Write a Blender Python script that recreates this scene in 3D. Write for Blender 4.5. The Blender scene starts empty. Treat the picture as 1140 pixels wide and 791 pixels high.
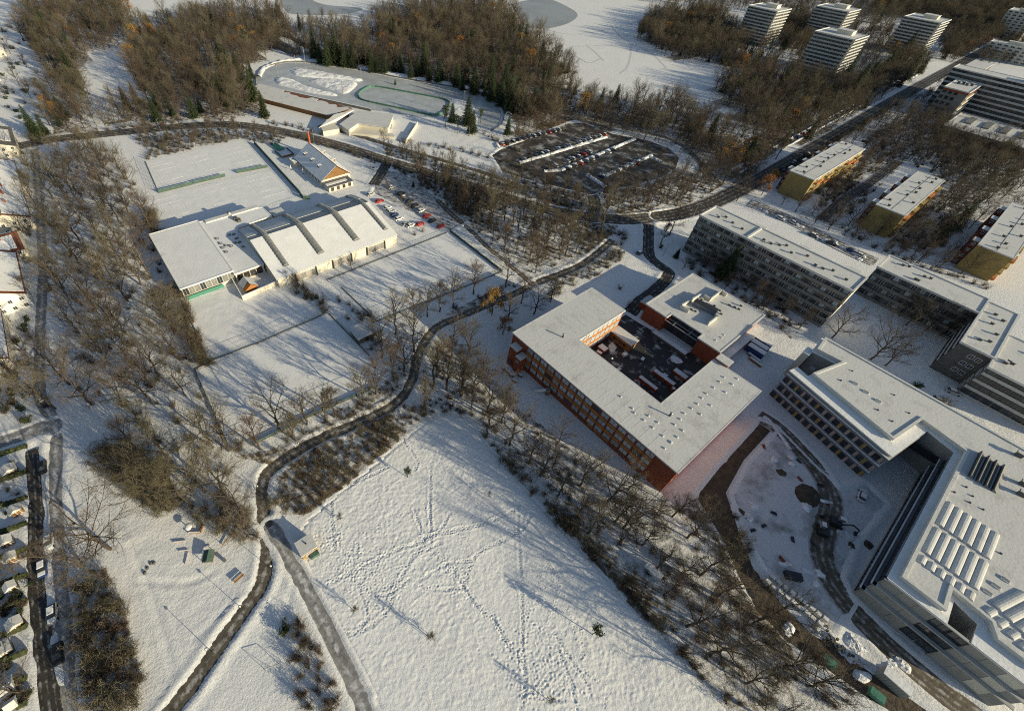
import bpy, math, random
import numpy as np
from mathutils import Matrix, Vector

# ---------------------------------------------------------------- camera, sky, sun, exposure
# The scene frame: X and Y run along the street grid that all the buildings follow, Z is up, metres.
SC = bpy.context.scene
COL = SC.collection
F_PX, CX, CY, PITCH, ROLL, CAM_H, GRID = 500.464, 497.626, 379.151, 0.813, -0.07, 115.0, math.radians(-49.3)

def _cam_axes():
    cp, sp = math.cos(PITCH), math.sin(PITCH)
    right = np.array([1, 0, 0.]); fwd = np.array([0, cp, -sp]); down = np.array([0, -sp, -cp])
    cr, sr = math.cos(ROLL), math.sin(ROLL)
    R = np.stack([cr*right + sr*down, -sr*right + cr*down, fwd], 1)
    M = np.array([[math.cos(GRID), math.sin(GRID), 0], [-math.sin(GRID), math.cos(GRID), 0], [0, 0, 1.]])
    return M @ R
AX = _cam_axes()
cam_data = bpy.data.cameras.new('camera')
cam = bpy.data.objects.new('camera', cam_data); COL.objects.link(cam)
cam.matrix_world = Matrix(((AX[0,0], -AX[0,1], -AX[0,2], 0), (AX[1,0], -AX[1,1], -AX[1,2], 0),
                           (AX[2,0], -AX[2,1], -AX[2,2], CAM_H), (0, 0, 0, 1)))
cam_data.sensor_width = 36.0
cam_data.lens = 36.0*F_PX/1140.0
cam_data.shift_x = (570.0 - CX)/1140.0
cam_data.shift_y = (CY - 395.5)/1140.0
cam_data.clip_start = 1.0; cam_data.clip_end = 12000.0
SC.camera = cam

SUN_AZ, SUN_EL = math.radians(20.3), math.radians(15.5)
world = bpy.data.worlds.new('World'); SC.world = world; world.use_nodes = True
wn = world.node_tree.nodes; wl = world.node_tree.links
sky = wn.new('ShaderNodeTexSky'); sky.sky_type = 'NISHITA'; sky.sun_disc = False
sky.sun_elevation = SUN_EL; sky.sun_rotation = math.pi/2 - SUN_AZ
sky.altitude = 500; sky.air_density = 1.0; sky.dust_density = 1.0; sky.ozone_density = 1.0
wl.new(sky.outputs[0], wn['Background'].inputs[0]); wn['Background'].inputs[1].default_value = 0.092
sun_d = bpy.data.lights.new('sun', 'SUN'); sun_d.energy = 4.6; sun_d.angle = math.radians(0.5); sun_d.color = (1.0, 0.89, 0.62)
sun = bpy.data.objects.new('sun', sun_d); COL.objects.link(sun)
sun.rotation_euler = Vector((math.cos(SUN_EL)*math.cos(SUN_AZ), math.cos(SUN_EL)*math.sin(SUN_AZ), math.sin(SUN_EL))).to_track_quat('Z', 'Y').to_euler()
sun.location = (200, 60, 200)
SC.view_settings.view_transform = 'Standard'; SC.view_settings.look = 'None'
SC.view_settings.exposure = 0.36; SC.view_settings.gamma = 1.0; SC.view_settings.use_curve_mapping = False
SC.cycles.use_denoising = False; SC.cycles.pixel_filter_type = 'BLACKMAN_HARRIS'; SC.cycles.filter_width = 1.05
SC.cycles.max_bounces = 5; SC.cycles.diffuse_bounces = 3; SC.cycles.glossy_bounces = 2
SC.cycles.transparent_max_bounces = 4; SC.cycles.caustics_reflective = False; SC.cycles.caustics_refractive = False

# ---------------------------------------------------------------- survey helpers
def at(x, y, z=0.0):
    """ground survey: a mark read off the photograph, as a point of the place at height z"""
    d = AX @ np.array([(x - CX)/F_PX, (y - CY)/F_PX, 1.0])
    t = (z - CAM_H)/d[2]
    return (float(d[0]*t), float(d[1]*t))
def ats(pts, z=0.0): return [at(x, y, z) for x, y in pts]
def seen(x, y, z=0.0):
    c = AX.T @ np.array([x, y, z - CAM_H])
    return (F_PX*c[0]/c[2] + CX, F_PX*c[1]/c[2] + CY) if c[2] > 1 else (-9999, -9999)
def zr(off, s, pts): return [(off[0] + a/s, off[1] + b/s) for a, b in pts]

RNG = np.random.default_rng(11)
random.seed(5)
ORD = ['first','second','third','fourth','fifth','sixth','seventh','eighth','ninth','tenth','eleventh','twelfth','thirteenth',
       'fourteenth','fifteenth','sixteenth','seventeenth','eighteenth','nineteenth','twentieth']
def ordn(i):
    if i < 20: return ORD[i]
    tens = ['', '', 'twenty', 'thirty', 'forty', 'fifty', 'sixty', 'seventy', 'eighty', 'ninety']; n = i + 1; t = tens[(n//10) % 10]; h = 'hundred and ' if n > 100 else ''
    return h + (ORD[n % 100 - 1] if 0 < n % 100 < 21 else (t[:-1] + 'ieth') if n % 10 == 0 else t + '-' + ORD[n % 10 - 1])

# ---------------------------------------------------------------- materials
def mat(name, col, rough=0.85, var=0.0, scale=1.0, bump=0.0, bscale=4.0, bdist=0.05, metal=0.0, col2=None, spec=0.3, objvar=0.0):
    m = bpy.data.materials.new(name); m.use_nodes = True
    nt = m.node_tree; n = nt.nodes; l = nt.links; b = n['Principled BSDF']
    b.inputs['Roughness'].default_value = rough; b.inputs['Metallic'].default_value = metal
    b.inputs['Specular IOR Level'].default_value = spec
    c = (*col, 1.0)
    b.inputs['Base Color'].default_value = c
    geo = n.new('ShaderNodeNewGeometry'); out = None
    if var > 0 or col2:
        no = n.new('ShaderNodeTexNoise'); no.inputs['Scale'].default_value = scale; no.inputs['Detail'].default_value = 5; no.inputs['Roughness'].default_value = 0.65
        l.new(geo.outputs['Position'], no.inputs['Vector'])
        ra = n.new('ShaderNodeValToRGB'); ra.color_ramp.elements[0].position = 0.36; ra.color_ramp.elements[1].position = 0.64
        c2 = (*col2, 1.0) if col2 else tuple([x*(1 - var) for x in col]) + (1.0,)
        c1 = c if col2 else tuple([min(1, x*(1 + var)) for x in col]) + (1.0,)
        ra.color_ramp.elements[0].color = c2; ra.color_ramp.elements[1].color = c1
        l.new(no.outputs['Fac'], ra.inputs[0]); out = ra.outputs[0]
    if objvar > 0:
        oi = n.new('ShaderNodeObjectInfo'); hs = n.new('ShaderNodeHueSaturation')
        mr = n.new('ShaderNodeMapRange'); mr.inputs[3].default_value = 1 - objvar; mr.inputs[4].default_value = 1 + objvar
        l.new(oi.outputs['Random'], mr.inputs[0]); l.new(mr.outputs[0], hs.inputs['Value'])
        mh = n.new('ShaderNodeMapRange'); mh.inputs[3].default_value = 0.488; mh.inputs[4].default_value = 0.512
        mu = n.new('ShaderNodeMath'); mu.operation = 'FRACT'; mm = n.new('ShaderNodeMath'); mm.operation = 'MULTIPLY'; mm.inputs[1].default_value = 7.31
        l.new(oi.outputs['Random'], mm.inputs[0]); l.new(mm.outputs[0], mu.inputs[0]); l.new(mu.outputs[0], mh.inputs[0]); l.new(mh.outputs[0], hs.inputs['Hue'])
        if out: l.new(out, hs.inputs['Color'])
        else: hs.inputs['Color'].default_value = c
        out = hs.outputs[0]
    if out: l.new(out, b.inputs['Base Color'])
    if bump > 0:
        nb = n.new('ShaderNodeTexNoise'); nb.inputs['Scale'].default_value = bscale; nb.inputs['Detail'].default_value = 4
        l.new(geo.outputs['Position'], nb.inputs['Vector'])
        bp = n.new('ShaderNodeBump'); bp.inputs['Strength'].default_value = bump; bp.inputs['Distance'].default_value = bdist
        l.new(nb.outputs['Fac'], bp.inputs['Height']); l.new(bp.outputs[0], b.inputs['Normal'])
    return m

SNOW = (0.81, 0.80, 0.775)
M = {}
M['snow'] = mat('snow', SNOW, 0.7, 0.05, 0.25, 0.55, 1.3, 0.12)
M['roof_snow'] = mat('roof snow', (0.62, 0.61, 0.58), 0.8, 0.0, 0.22, 0.6, 1.5, 0.09, col2=(0.49, 0.48, 0.455))
M['roof_snow'].node_tree.nodes['Color Ramp'].color_ramp.elements[0].position = 0.30; M['roof_snow'].node_tree.nodes['Color Ramp'].color_ramp.elements[1].position = 0.48
M['court_snow'] = mat('court snow', (0.80, 0.79, 0.77), 0.7, 0.04, 0.2, 0.6, 1.4, 0.09)
M['bank_snow'] = mat('ploughed snow', (0.74, 0.74, 0.74), 0.8, 0.25, 0.7, 0.8, 2.0, 0.2)
M['ice'] = mat('ice', (0.44, 0.455, 0.45), 0.35, 0.14, 0.12, 0.1, 1.0, 0.02, spec=0.5)
M['pond_ice'] = mat('pond ice', (0.34, 0.35, 0.35), 0.45, 0.12, 0.02, spec=0.4)
M['asphalt'] = mat('wet asphalt', (0.055, 0.05, 0.042), 0.55, 0.4, 0.5, 0.3, 3.0, 0.03)
M['road'] = mat('slushy road', (0.075, 0.064, 0.048), 0.7, 0.45, 0.35, 0.4, 2.0, 0.04)
M['path'] = mat('slushy path', (0.16, 0.14, 0.11), 0.8, 0.0, 0.45, 0.5, 2.5, 0.05, col2=(0.06, 0.05, 0.038))
M['grey_path'] = mat('swept path with packed snow', (0.42, 0.41, 0.40), 0.8, 0.0, 0.3, 0.5, 2.0, 0.05, col2=(0.20, 0.19, 0.18))
M['lot'] = mat('half cleared asphalt', (0.055, 0.049, 0.042), 0.65, 0.0, 0.16, 0.4, 2.0, 0.05, col2=(0.40, 0.385, 0.36))
M['lot'].node_tree.nodes['Color Ramp'].color_ramp.elements[0].position = 0.34; M['lot'].node_tree.nodes['Color Ramp'].color_ramp.elements[1].position = 0.50
M['site'] = mat('churned snow and dirt', (0.66, 0.65, 0.64), 0.8, 0.0, 0.13, 1.0, 0.9, 0.25, col2=(0.22, 0.20, 0.18))
M['site'].node_tree.nodes['Color Ramp'].color_ramp.elements[0].position = 0.28; M['site'].node_tree.nodes['Color Ramp'].color_ramp.elements[1].position = 0.50
M['trodden'] = mat('trodden snow', (0.60, 0.60, 0.60), 0.8, 0.1, 0.5, 0.8, 1.5, 0.15)
M['yard'] = mat('yard with melting snow', (0.045, 0.042, 0.04), 0.6, 0.0, 0.28, 0.5, 1.5, 0.08, col2=(0.44, 0.43, 0.41))
M['yard'].node_tree.nodes['Color Ramp'].color_ramp.elements[0].position = 0.36; M['yard'].node_tree.nodes['Color Ramp'].color_ramp.elements[1].position = 0.46
M['mud'] = mat('churned mud', (0.115, 0.088, 0.058), 0.9, 0.0, 0.5, 0.9, 1.2, 0.25, col2=(0.055, 0.042, 0.03))
M['tracked'] = mat('tyre tracked slush', (0.50, 0.48, 0.46), 0.8, 0.0, 0.4, 0.8, 1.0, 0.15, col2=(0.13, 0.115, 0.10))
M['brick'] = mat('red brick', (0.27, 0.075, 0.035), 0.9, 0.2, 1.5, 0.2, 8, 0.02)
M['orange'] = mat('orange panel', (0.42, 0.17, 0.045), 0.7, 0.12, 0.8)
M['dkred'] = mat('dark red render', (0.15, 0.045, 0.03), 0.9, 0.12, 0.4)
M['redframe'] = mat('red frame', (0.26, 0.06, 0.03), 0.7)
M['blind'] = mat('window with lowered blind', (0.40, 0.44, 0.45), 0.35, 0.15, 0.5, spec=0.5, objvar=0.25)
M['glass'] = mat('window glass', (0.035, 0.042, 0.05), 0.12, 0.3, 0.6, spec=0.6, objvar=0.5)
M['glass_grey'] = mat('hazy roof glazing', (0.22, 0.22, 0.205), 0.3, 0.2, 1.0, spec=0.5)
M['white'] = mat('white paint', (0.78, 0.77, 0.74), 0.7, 0.05, 1.0)
M['offwhite'] = mat('balcony concrete', (0.46, 0.455, 0.43), 0.8, 0.08, 0.3)
M['concrete'] = mat('exposed concrete', (0.21, 0.20, 0.175), 0.9, 0.12, 0.3)
M['dkconcrete'] = mat('weathered concrete', (0.125, 0.12, 0.11), 0.9, 0.15, 0.4)
M['cream'] = mat('cream render', (0.66, 0.61, 0.50), 0.9, 0.06, 0.3)
M['ochre'] = mat('ochre render', (0.33, 0.235, 0.085), 0.9, 0.1, 0.3)
M['pink'] = mat('pale facade panel', (0.38, 0.32, 0.28), 0.8, 0.06, 0.5)
M['grey'] = mat('grey facade panel', (0.32, 0.31, 0.28), 0.8, 0.08, 0.5)
M['dark'] = mat('dark metal', (0.05, 0.05, 0.055), 0.5, 0.2, 1.0, metal=0.3)
M['metal'] = mat('zinc sheet', (0.20, 0.21, 0.23), 0.45, 0.15, 0.4, metal=0.4)
M['galv'] = mat('galvanised steel', (0.35, 0.35, 0.34), 0.5, 0.1, 1.0, metal=0.6)
M['wood'] = mat('brown timber', (0.24, 0.13, 0.05), 0.85, 0.2, 1.0)
M['tile'] = mat('red roof tile', (0.19, 0.075, 0.045), 0.9, 0.2, 1.0, 0.3, 4, 0.05)
M['green'] = mat('green board', (0.07, 0.235, 0.165), 0.7, 0.1, 1.0)
M['rinkgreen'] = mat('weathered green board', (0.075, 0.19, 0.135), 0.8, 0.25, 0.5)
M['dkgreen'] = mat('green netting', (0.075, 0.125, 0.10), 0.85, 0.2, 1.0)
M['orangeplastic'] = mat('red lead paint', (0.42, 0.10, 0.04), 0.6)
M['yellow'] = mat('yellow paint', (0.60, 0.40, 0.04), 0.5)
M['rubber'] = mat('tyre rubber', (0.02, 0.02, 0.02), 0.8)
M['bark'] = mat('bark', (0.075, 0.060, 0.045), 0.95, 0.3, 2.0, objvar=0.25)
M['twig'] = mat('bare twigs', (0.104, 0.084, 0.059), 0.95, 0.25, 0.3, objvar=0.5)
M['twig_olive'] = mat('olive twigs', (0.116, 0.100, 0.061), 0.95, 0.2, 0.3, objvar=0.5)
M['twig_red'] = mat('reddish brown twigs', (0.104, 0.074, 0.051), 0.95, 0.25, 0.3, objvar=0.3)
M['leaf'] = mat('withered orange leaves', (0.30, 0.155, 0.045), 0.9, 0.25, 0.6, objvar=0.2)
M['needle'] = mat('dark needles', (0.040, 0.058, 0.022), 0.9, 0.35, 0.5, objvar=0.3)
M['hedge'] = mat('evergreen hedge', (0.045, 0.055, 0.022), 0.95, 0.35, 0.8, 0.5, 2, 0.2)
M['canvas'] = mat('pale tarpaulin', (0.62, 0.61, 0.58), 0.8, 0.12, 0.7, 0.4, 1.5, 0.1)
CARCOL = {}
for nme, c in (('black', (0.012, 0.012, 0.014)), ('grey', (0.09, 0.095, 0.10)), ('silver', (0.38, 0.39, 0.40)), ('white', (0.72, 0.72, 0.71)),
               ('red', (0.42, 0.03, 0.015)), ('blue', (0.02, 0.05, 0.16)), ('orange', (0.62, 0.13, 0.02))):
    CARCOL[nme] = mat(nme + ' car paint', c, 0.3, 0.05, 1.0, spec=0.5)

def road_material(name, lane, slush, snow_amt, n_tracks, scale=0.5):
    """asphalt worn free in the wheel tracks, slush between and along the edges"""
    m = mat(name, lane, 0.7, 0.35, scale, 0.6, 2.2, 0.06); nt = m.node_tree; n = nt.nodes; l = nt.links; b = n['Principled BSDF']
    at_ = n.new('ShaderNodeAttribute'); at_.attribute_name = 'across'
    w = n.new('ShaderNodeMath'); w.operation = 'MULTIPLY'; w.inputs[1].default_value = math.pi*n_tracks; l.new(at_.outputs['Fac'], w.inputs[0])
    c = n.new('ShaderNodeMath'); c.operation = 'COSINE'; l.new(w.outputs[0], c.inputs[0])
    geo = n.new('ShaderNodeNewGeometry'); no = n.new('ShaderNodeTexNoise'); no.inputs['Scale'].default_value = 0.55; no.inputs['Detail'].default_value = 7; no.inputs['Roughness'].default_value = 0.7; l.new(geo.outputs['Position'], no.inputs['Vector'])
    ab = n.new('ShaderNodeMath'); ab.operation = 'ABSOLUTE'; l.new(at_.outputs['Fac'], ab.inputs[0]); p4 = n.new('ShaderNodeMath'); p4.operation = 'POWER'; p4.inputs[1].default_value = 5.0; l.new(ab.outputs[0], p4.inputs[0])
    m1 = n.new('ShaderNodeMath'); m1.operation = 'MULTIPLY_ADD'; m1.inputs[1].default_value = 0.075; l.new(c.outputs[0], m1.inputs[0]); l.new(no.outputs['Fac'], m1.inputs[2])
    m2 = n.new('ShaderNodeMath'); m2.operation = 'MULTIPLY_ADD'; m2.inputs[1].default_value = 0.22; l.new(p4.outputs[0], m2.inputs[0]); l.new(m1.outputs[0], m2.inputs[2])
    mr = n.new('ShaderNodeMapRange'); mr.inputs[1].default_value = 0.58 - snow_amt; mr.inputs[2].default_value = 0.74 - snow_amt; l.new(m2.outputs[0], mr.inputs[0])
    mx = n.new('ShaderNodeMix'); mx.data_type = 'RGBA'; l.new(mr.outputs[0], mx.inputs[0]); l.new(n['Color Ramp'].outputs[0], mx.inputs[6]); mx.inputs[7].default_value = (*slush, 1); l.new(mx.outputs[2], b.inputs['Base Color'])
    return m
M['road'] = road_material('slushy road', (0.078, 0.066, 0.050), (0.36, 0.34, 0.31), 0.05, 4)
M['asphalt'] = road_material('wet asphalt', (0.05, 0.045, 0.038), (0.36, 0.345, 0.325), 0.03, 4)
M['path'] = road_material('slushy path', (0.115, 0.096, 0.071), (0.42, 0.40, 0.37), 0.07, 2)
M['grey_path'] = road_material('packed snow path', (0.26, 0.25, 0.235), (0.62, 0.61, 0.60), 0.08, 2)
M['dirt'] = road_material('dirt track', (0.13, 0.105, 0.075), (0.46, 0.44, 0.41), 0.06, 4)
M['tracked'] = road_material('tyre tracked slush', (0.13, 0.115, 0.10), (0.56, 0.55, 0.54), 0.12, 4)
def ground_material():
    m = bpy.data.materials.new('snow covered ground'); m.use_nodes = True
    nt = m.node_tree; n = nt.nodes; l = nt.links; b = n['Principled BSDF']; b.inputs['Roughness'].default_value = 0.75; b.inputs['Specular IOR Level'].default_value = 0.3
    geo = n.new('ShaderNodeNewGeometry')
    at_ = n.new('ShaderNodeAttribute'); at_.attribute_name = 'litter'
    n1 = n.new('ShaderNodeTexNoise'); n1.inputs['Scale'].default_value = 0.45; n1.inputs['Detail'].default_value = 7; n1.inputs['Roughness'].default_value = 0.72
    l.new(geo.outputs['Position'], n1.inputs['Vector'])
    ad = n.new('ShaderNodeMath'); ad.operation = 'ADD'; l.new(at_.outputs['Fac'], ad.inputs[0]); l.new(n1.outputs['Fac'], ad.inputs[1])
    mr = n.new('ShaderNodeMapRange'); mr.inputs[1].default_value = 0.92; mr.inputs[2].default_value = 1.12; l.new(ad.outputs[0], mr.inputs[0])
    n2 = n.new('ShaderNodeTexNoise'); n2.inputs['Scale'].default_value = 0.9; n2.inputs['Detail'].default_value = 5; l.new(geo.outputs['Position'], n2.inputs['Vector'])
    ra = n.new('ShaderNodeValToRGB'); ra.color_ramp.elements[0].color = (0.06, 0.045, 0.026, 1); ra.color_ramp.elements[1].color = (0.17, 0.125, 0.07, 1)
    ra.color_ramp.elements[0].position = 0.35; ra.color_ramp.elements[1].position = 0.65; l.new(n2.outputs['Fac'], ra.inputs[0])
    n3 = n.new('ShaderNodeTexNoise'); n3.inputs['Scale'].default_value = 0.06; n3.inputs['Detail'].default_value = 4; l.new(geo.outputs['Position'], n3.inputs['Vector'])
    r3 = n.new('ShaderNodeValToRGB'); r3.color_ramp.elements[0].color = (0.74, 0.73, 0.71, 1); r3.color_ramp.elements[1].color = (0.83, 0.82, 0.795, 1); l.new(n3.outputs['Fac'], r3.inputs[0])
    mx = n.new('ShaderNodeMix'); mx.data_type = 'RGBA'; l.new(mr.outputs[0], mx.inputs[0]); l.new(r3.outputs[0], mx.inputs[6]); l.new(ra.outputs[0], mx.inputs[7])
    l.new(mx.outputs[2], b.inputs['Base Color'])
    n4 = n.new('ShaderNodeTexNoise'); n4.inputs['Scale'].default_value = 1.4; n4.inputs['Detail'].default_value = 8; n4.inputs['Roughness'].default_value = 0.7; l.new(geo.outputs['Position'], n4.inputs['Vector'])
    bp = n.new('ShaderNodeBump'); bp.inputs['Strength'].default_value = 0.9; bp.inputs['Distance'].default_value = 0.22
    l.new(n4.outputs['Fac'], bp.inputs['Height']); l.new(bp.outputs[0], b.inputs['Normal'])
    return m
M['ground'] = ground_material()

# ---------------------------------------------------------------- object helpers
def props(o, label=None, cat=None, group=None, kind=None):
    if label: o['label'] = label
    if cat: o['category'] = cat
    if group: o['group'] = group
    if kind: o['kind'] = kind
    return o
def thing(name, label, cat, loc=(0, 0, 0), rotz=0.0, group=None):
    o = bpy.data.objects.new(name, None); COL.objects.link(o); o.location = loc; o.rotation_euler = (0, 0, rotz)
    o.empty_display_size = 0.5
    return props(o, label, cat, group)
def mesh(name, v, f, m, smooth=False):
    me = bpy.data.meshes.new(name); me.from_pydata([tuple(map(float, p)) for p in v], [], f)
    for q in (m if isinstance(m, (list, tuple)) else [m]): me.materials.append(q)
    if smooth: me.polygons.foreach_set('use_smooth', [True]*len(me.polygons))
    me.update(); return me
def link(name, me, parent=None, loc=(0, 0, 0), rotz=0.0):
    o = bpy.data.objects.new(name, me); COL.objects.link(o); o.parent = parent; o.location = loc; o.rotation_euler = (0, 0, rotz); return o
def boxes(bs):
    v, f = [], []
    for x0, x1, y0, y1, z0, z1 in bs:
        k = len(v)
        v += [(x0,y0,z0),(x1,y0,z0),(x1,y1,z0),(x0,y1,z0),(x0,y0,z1),(x1,y0,z1),(x1,y1,z1),(x0,y1,z1)]
        f += [tuple(k+i for i in q) for q in ((3,2,1,0),(4,5,6,7),(0,1,5,4),(1,2,6,5),(2,3,7,6),(3,0,4,7))]
    return v, f
def box(name, parent, x0, x1, y0, y1, z0, z1, m):
    return link(name, mesh(name, *boxes([(x0,x1,y0,y1,z0,z1)]), m), parent)
_unit = {}
def ubox(name, parent, m, loc, size, rotz=0.0):
    """a box with shared mesh data: loc is the centre of its base"""
    key = (name, m.name, tuple(round(s, 3) for s in size))
    if key not in _unit:
        a, b, c = size; _unit[key] = mesh(name, *boxes([(-a/2, a/2, -b/2, b/2, 0, c)]), m)
    return link(name, _unit[key], parent, loc, rotz)
def prism(poly, z0, z1):
    a = sum(poly[i][0]*poly[(i+1) % len(poly)][1] - poly[(i+1) % len(poly)][0]*poly[i][1] for i in range(len(poly)))
    if a < 0: poly = poly[::-1]
    n = len(poly); v = [(x, y, z0) for x, y in poly] + [(x, y, z1) for x, y in poly]
    f = [tuple(range(n-1, -1, -1)), tuple(range(n, 2*n))] + [(i, (i+1) % n, n+(i+1) % n, n+i) for i in range(n)]
    return v, f
def offset_poly(poly, d):
    a = sum(poly[i][0]*poly[(i+1) % len(poly)][1] - poly[(i+1) % len(poly)][0]*poly[i][1] for i in range(len(poly)))
    if a < 0: poly = poly[::-1]
    out = []
    for i in range(len(poly)):
        p0, p1, p2 = (np.array(poly[(i+k) % len(poly)], float) for k in (-1, 0, 1))
        e1 = (p1-p0)/np.linalg.norm(p1-p0); e2 = (p2-p1)/np.linalg.norm(p2-p1)
        n1 = np.array([e1[1], -e1[0]]); n2 = np.array([e2[1], -e2[0]])
        b = n1 + n2; b = b/max(0.3, (1 + n1 @ n2))
        out.append(tuple(p1 + d*b))
    return out
def parapet_roof(parent, poly, z, m_snow, m_edge, over=0.25, h=0.35, w=0.55):
    """snow-covered flat roof with its snow-capped rim"""
    o = link('roof', mesh('roof', *prism(offset_poly(poly, over), z, z + 0.18), m_snow), parent)
    outer = offset_poly(poly, over + 0.03); inner = offset_poly(poly, over - w)
    n = len(outer); v = []; f = []
    for zz in (z - 0.25, z + 0.18 + h):
        v += [(x, y, zz) for x, y in outer]
    v += [(x, y, z + 0.18 + h) for x, y in inner] + [(x, y, z + 0.17) for x, y in inner]
    for i in range(n):
        j = (i+1) % n
        f += [(i, j, n+j, n+i), (n+i, n+j, 2*n+j, 2*n+i), (2*n+i, 2*n+j, 3*n+j, 3*n+i)]
    link('parapet', mesh('parapet', v, f, m_edge), o)
    return o
def tube(path, radii, sides=6):
    v, f = [], []
    P = [np.array(p, float) for p in path]
    for i, p in enumerate(P):
        d = P[min(i+1, len(P)-1)] - P[max(i-1, 0)]; d = d/(np.linalg.norm(d) + 1e-9)
        a = np.cross(d, (0, 0, 1) if abs(d[2]) < 0.9 else (1, 0, 0)); a /= np.linalg.norm(a); b = np.cross(d, a)
        for k in range(sides):
            t = 2*math.pi*k/sides; v.append(p + radii[i]*(math.cos(t)*a + math.sin(t)*b))
    for i in range(len(P)-1):
        for k in range(sides):
            f.append((i*sides+k, i*sides+(k+1) % sides, (i+1)*sides+(k+1) % sides, (i+1)*sides+k))
    f.append(tuple(range(sides-1, -1, -1))); f.append(tuple(range((len(P)-1)*sides, len(P)*sides)))
    return v, f
def merge(*ms):
    v, f = [], []
    for a, b in ms:
        k = len(v); v += list(a); f += [tuple(i+k for i in q) for q in b]
    return v, f
def dome(cx, cy, z, rx, ry, h, n=10, rings=4):
    v, f = [], []
    for r in range(rings):
        t = r/rings*math.pi/2
        v += [(cx + rx*math.cos(t)*math.cos(2*math.pi*k/n), cy + ry*math.cos(t)*math.sin(2*math.pi*k/n), z + h*math.sin(t)) for k in range(n)]
    v.append((cx, cy, z + h))
    for r in range(rings-1):
        f += [(r*n+k, r*n+(k+1) % n, (r+1)*n+(k+1) % n, (r+1)*n+k) for k in range(n)]
    f += [((rings-1)*n+k, (rings-1)*n+(k+1) % n, rings*n) for k in range(n)]
    return v, f

def loft(secs):
    v, f = [], []
    for x, w, z0, z1, w1 in secs: v += [(x,-w/2,z0),(x,w/2,z0),(x,w1/2,z1),(x,-w1/2,z1)]
    n = len(secs)
    for i in range(n-1):
        b = 4*i; f += [(b,b+4,b+5,b+1),(b+1,b+5,b+6,b+2),(b+2,b+6,b+7,b+3),(b+3,b+7,b+4,b)]
    f += [(0,1,2,3),(4*n-1,4*n-2,4*n-3,4*n-4)]
    return v, f

# value noise for relief
_lat = RNG.random((256, 256))
def vnoise(x, y, s):
    x = np.asarray(x)/s; y = np.asarray(y)/s
    xi = np.floor(x).astype(int); yi = np.floor(y).astype(int); fx = x - xi; fy = y - yi
    fx = fx*fx*(3-2*fx); fy = fy*fy*(3-2*fy)
    g = lambda a, b: _lat[a % 256, b % 256]
    return (g(xi,yi)*(1-fx)+g(xi+1,yi)*fx)*(1-fy) + (g(xi,yi+1)*(1-fx)+g(xi+1,yi+1)*fx)*fy - 0.5
def inside(poly, x, y):
    x = np.asarray(x); y = np.asarray(y); r = np.zeros(x.shape, bool); n = len(poly)
    for i in range(n):
        x0, y0 = poly[i]; x1, y1 = poly[(i+1) % n]
        if y0 == y1: continue
        c = ((y0 > y) != (y1 > y)) & (x < (x1-x0)*(y-y0)/(y1-y0) + x0); r ^= c
    return r
def smooth_line(pts, n=6):
    P = [np.array(p, float) for p in pts]; P = [2*P[0]-P[1]] + P + [2*P[-1]-P[-2]]; out = []
    for i in range(1, len(P)-2):
        for k in range(n):
            t = k/n; a, b, c, d = P[i-1:i+3]
            out.append(tuple(0.5*((2*b) + (c-a)*t + (2*a-5*b+4*c-d)*t*t + (3*b-a-3*c+d)*t**3)))
    out.append(tuple(P[-2])); return out
def line_dist(line, x, y, reach):
    d = np.full(x.shape, 1e3)
    for (x0, y0), (x1, y1) in zip(line[:-1], line[1:]):
        m = (x > min(x0,x1)-reach) & (x < max(x0,x1)+reach) & (y > min(y0,y1)-reach) & (y < max(y0,y1)+reach)
        if not m.any(): continue
        L = (x1-x0)**2 + (y1-y0)**2 + 1e-9
        t = np.clip(((x[m]-x0)*(x1-x0) + (y[m]-y0)*(y1-y0))/L, 0, 1)
        d[m] = np.minimum(d[m], np.hypot(x[m]-x0-t*(x1-x0), y[m]-y0-t*(y1-y0)))
    return d
def poly_dist(poly, x, y, reach): return line_dist(list(poly) + [poly[0]], x, y, reach)

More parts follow.
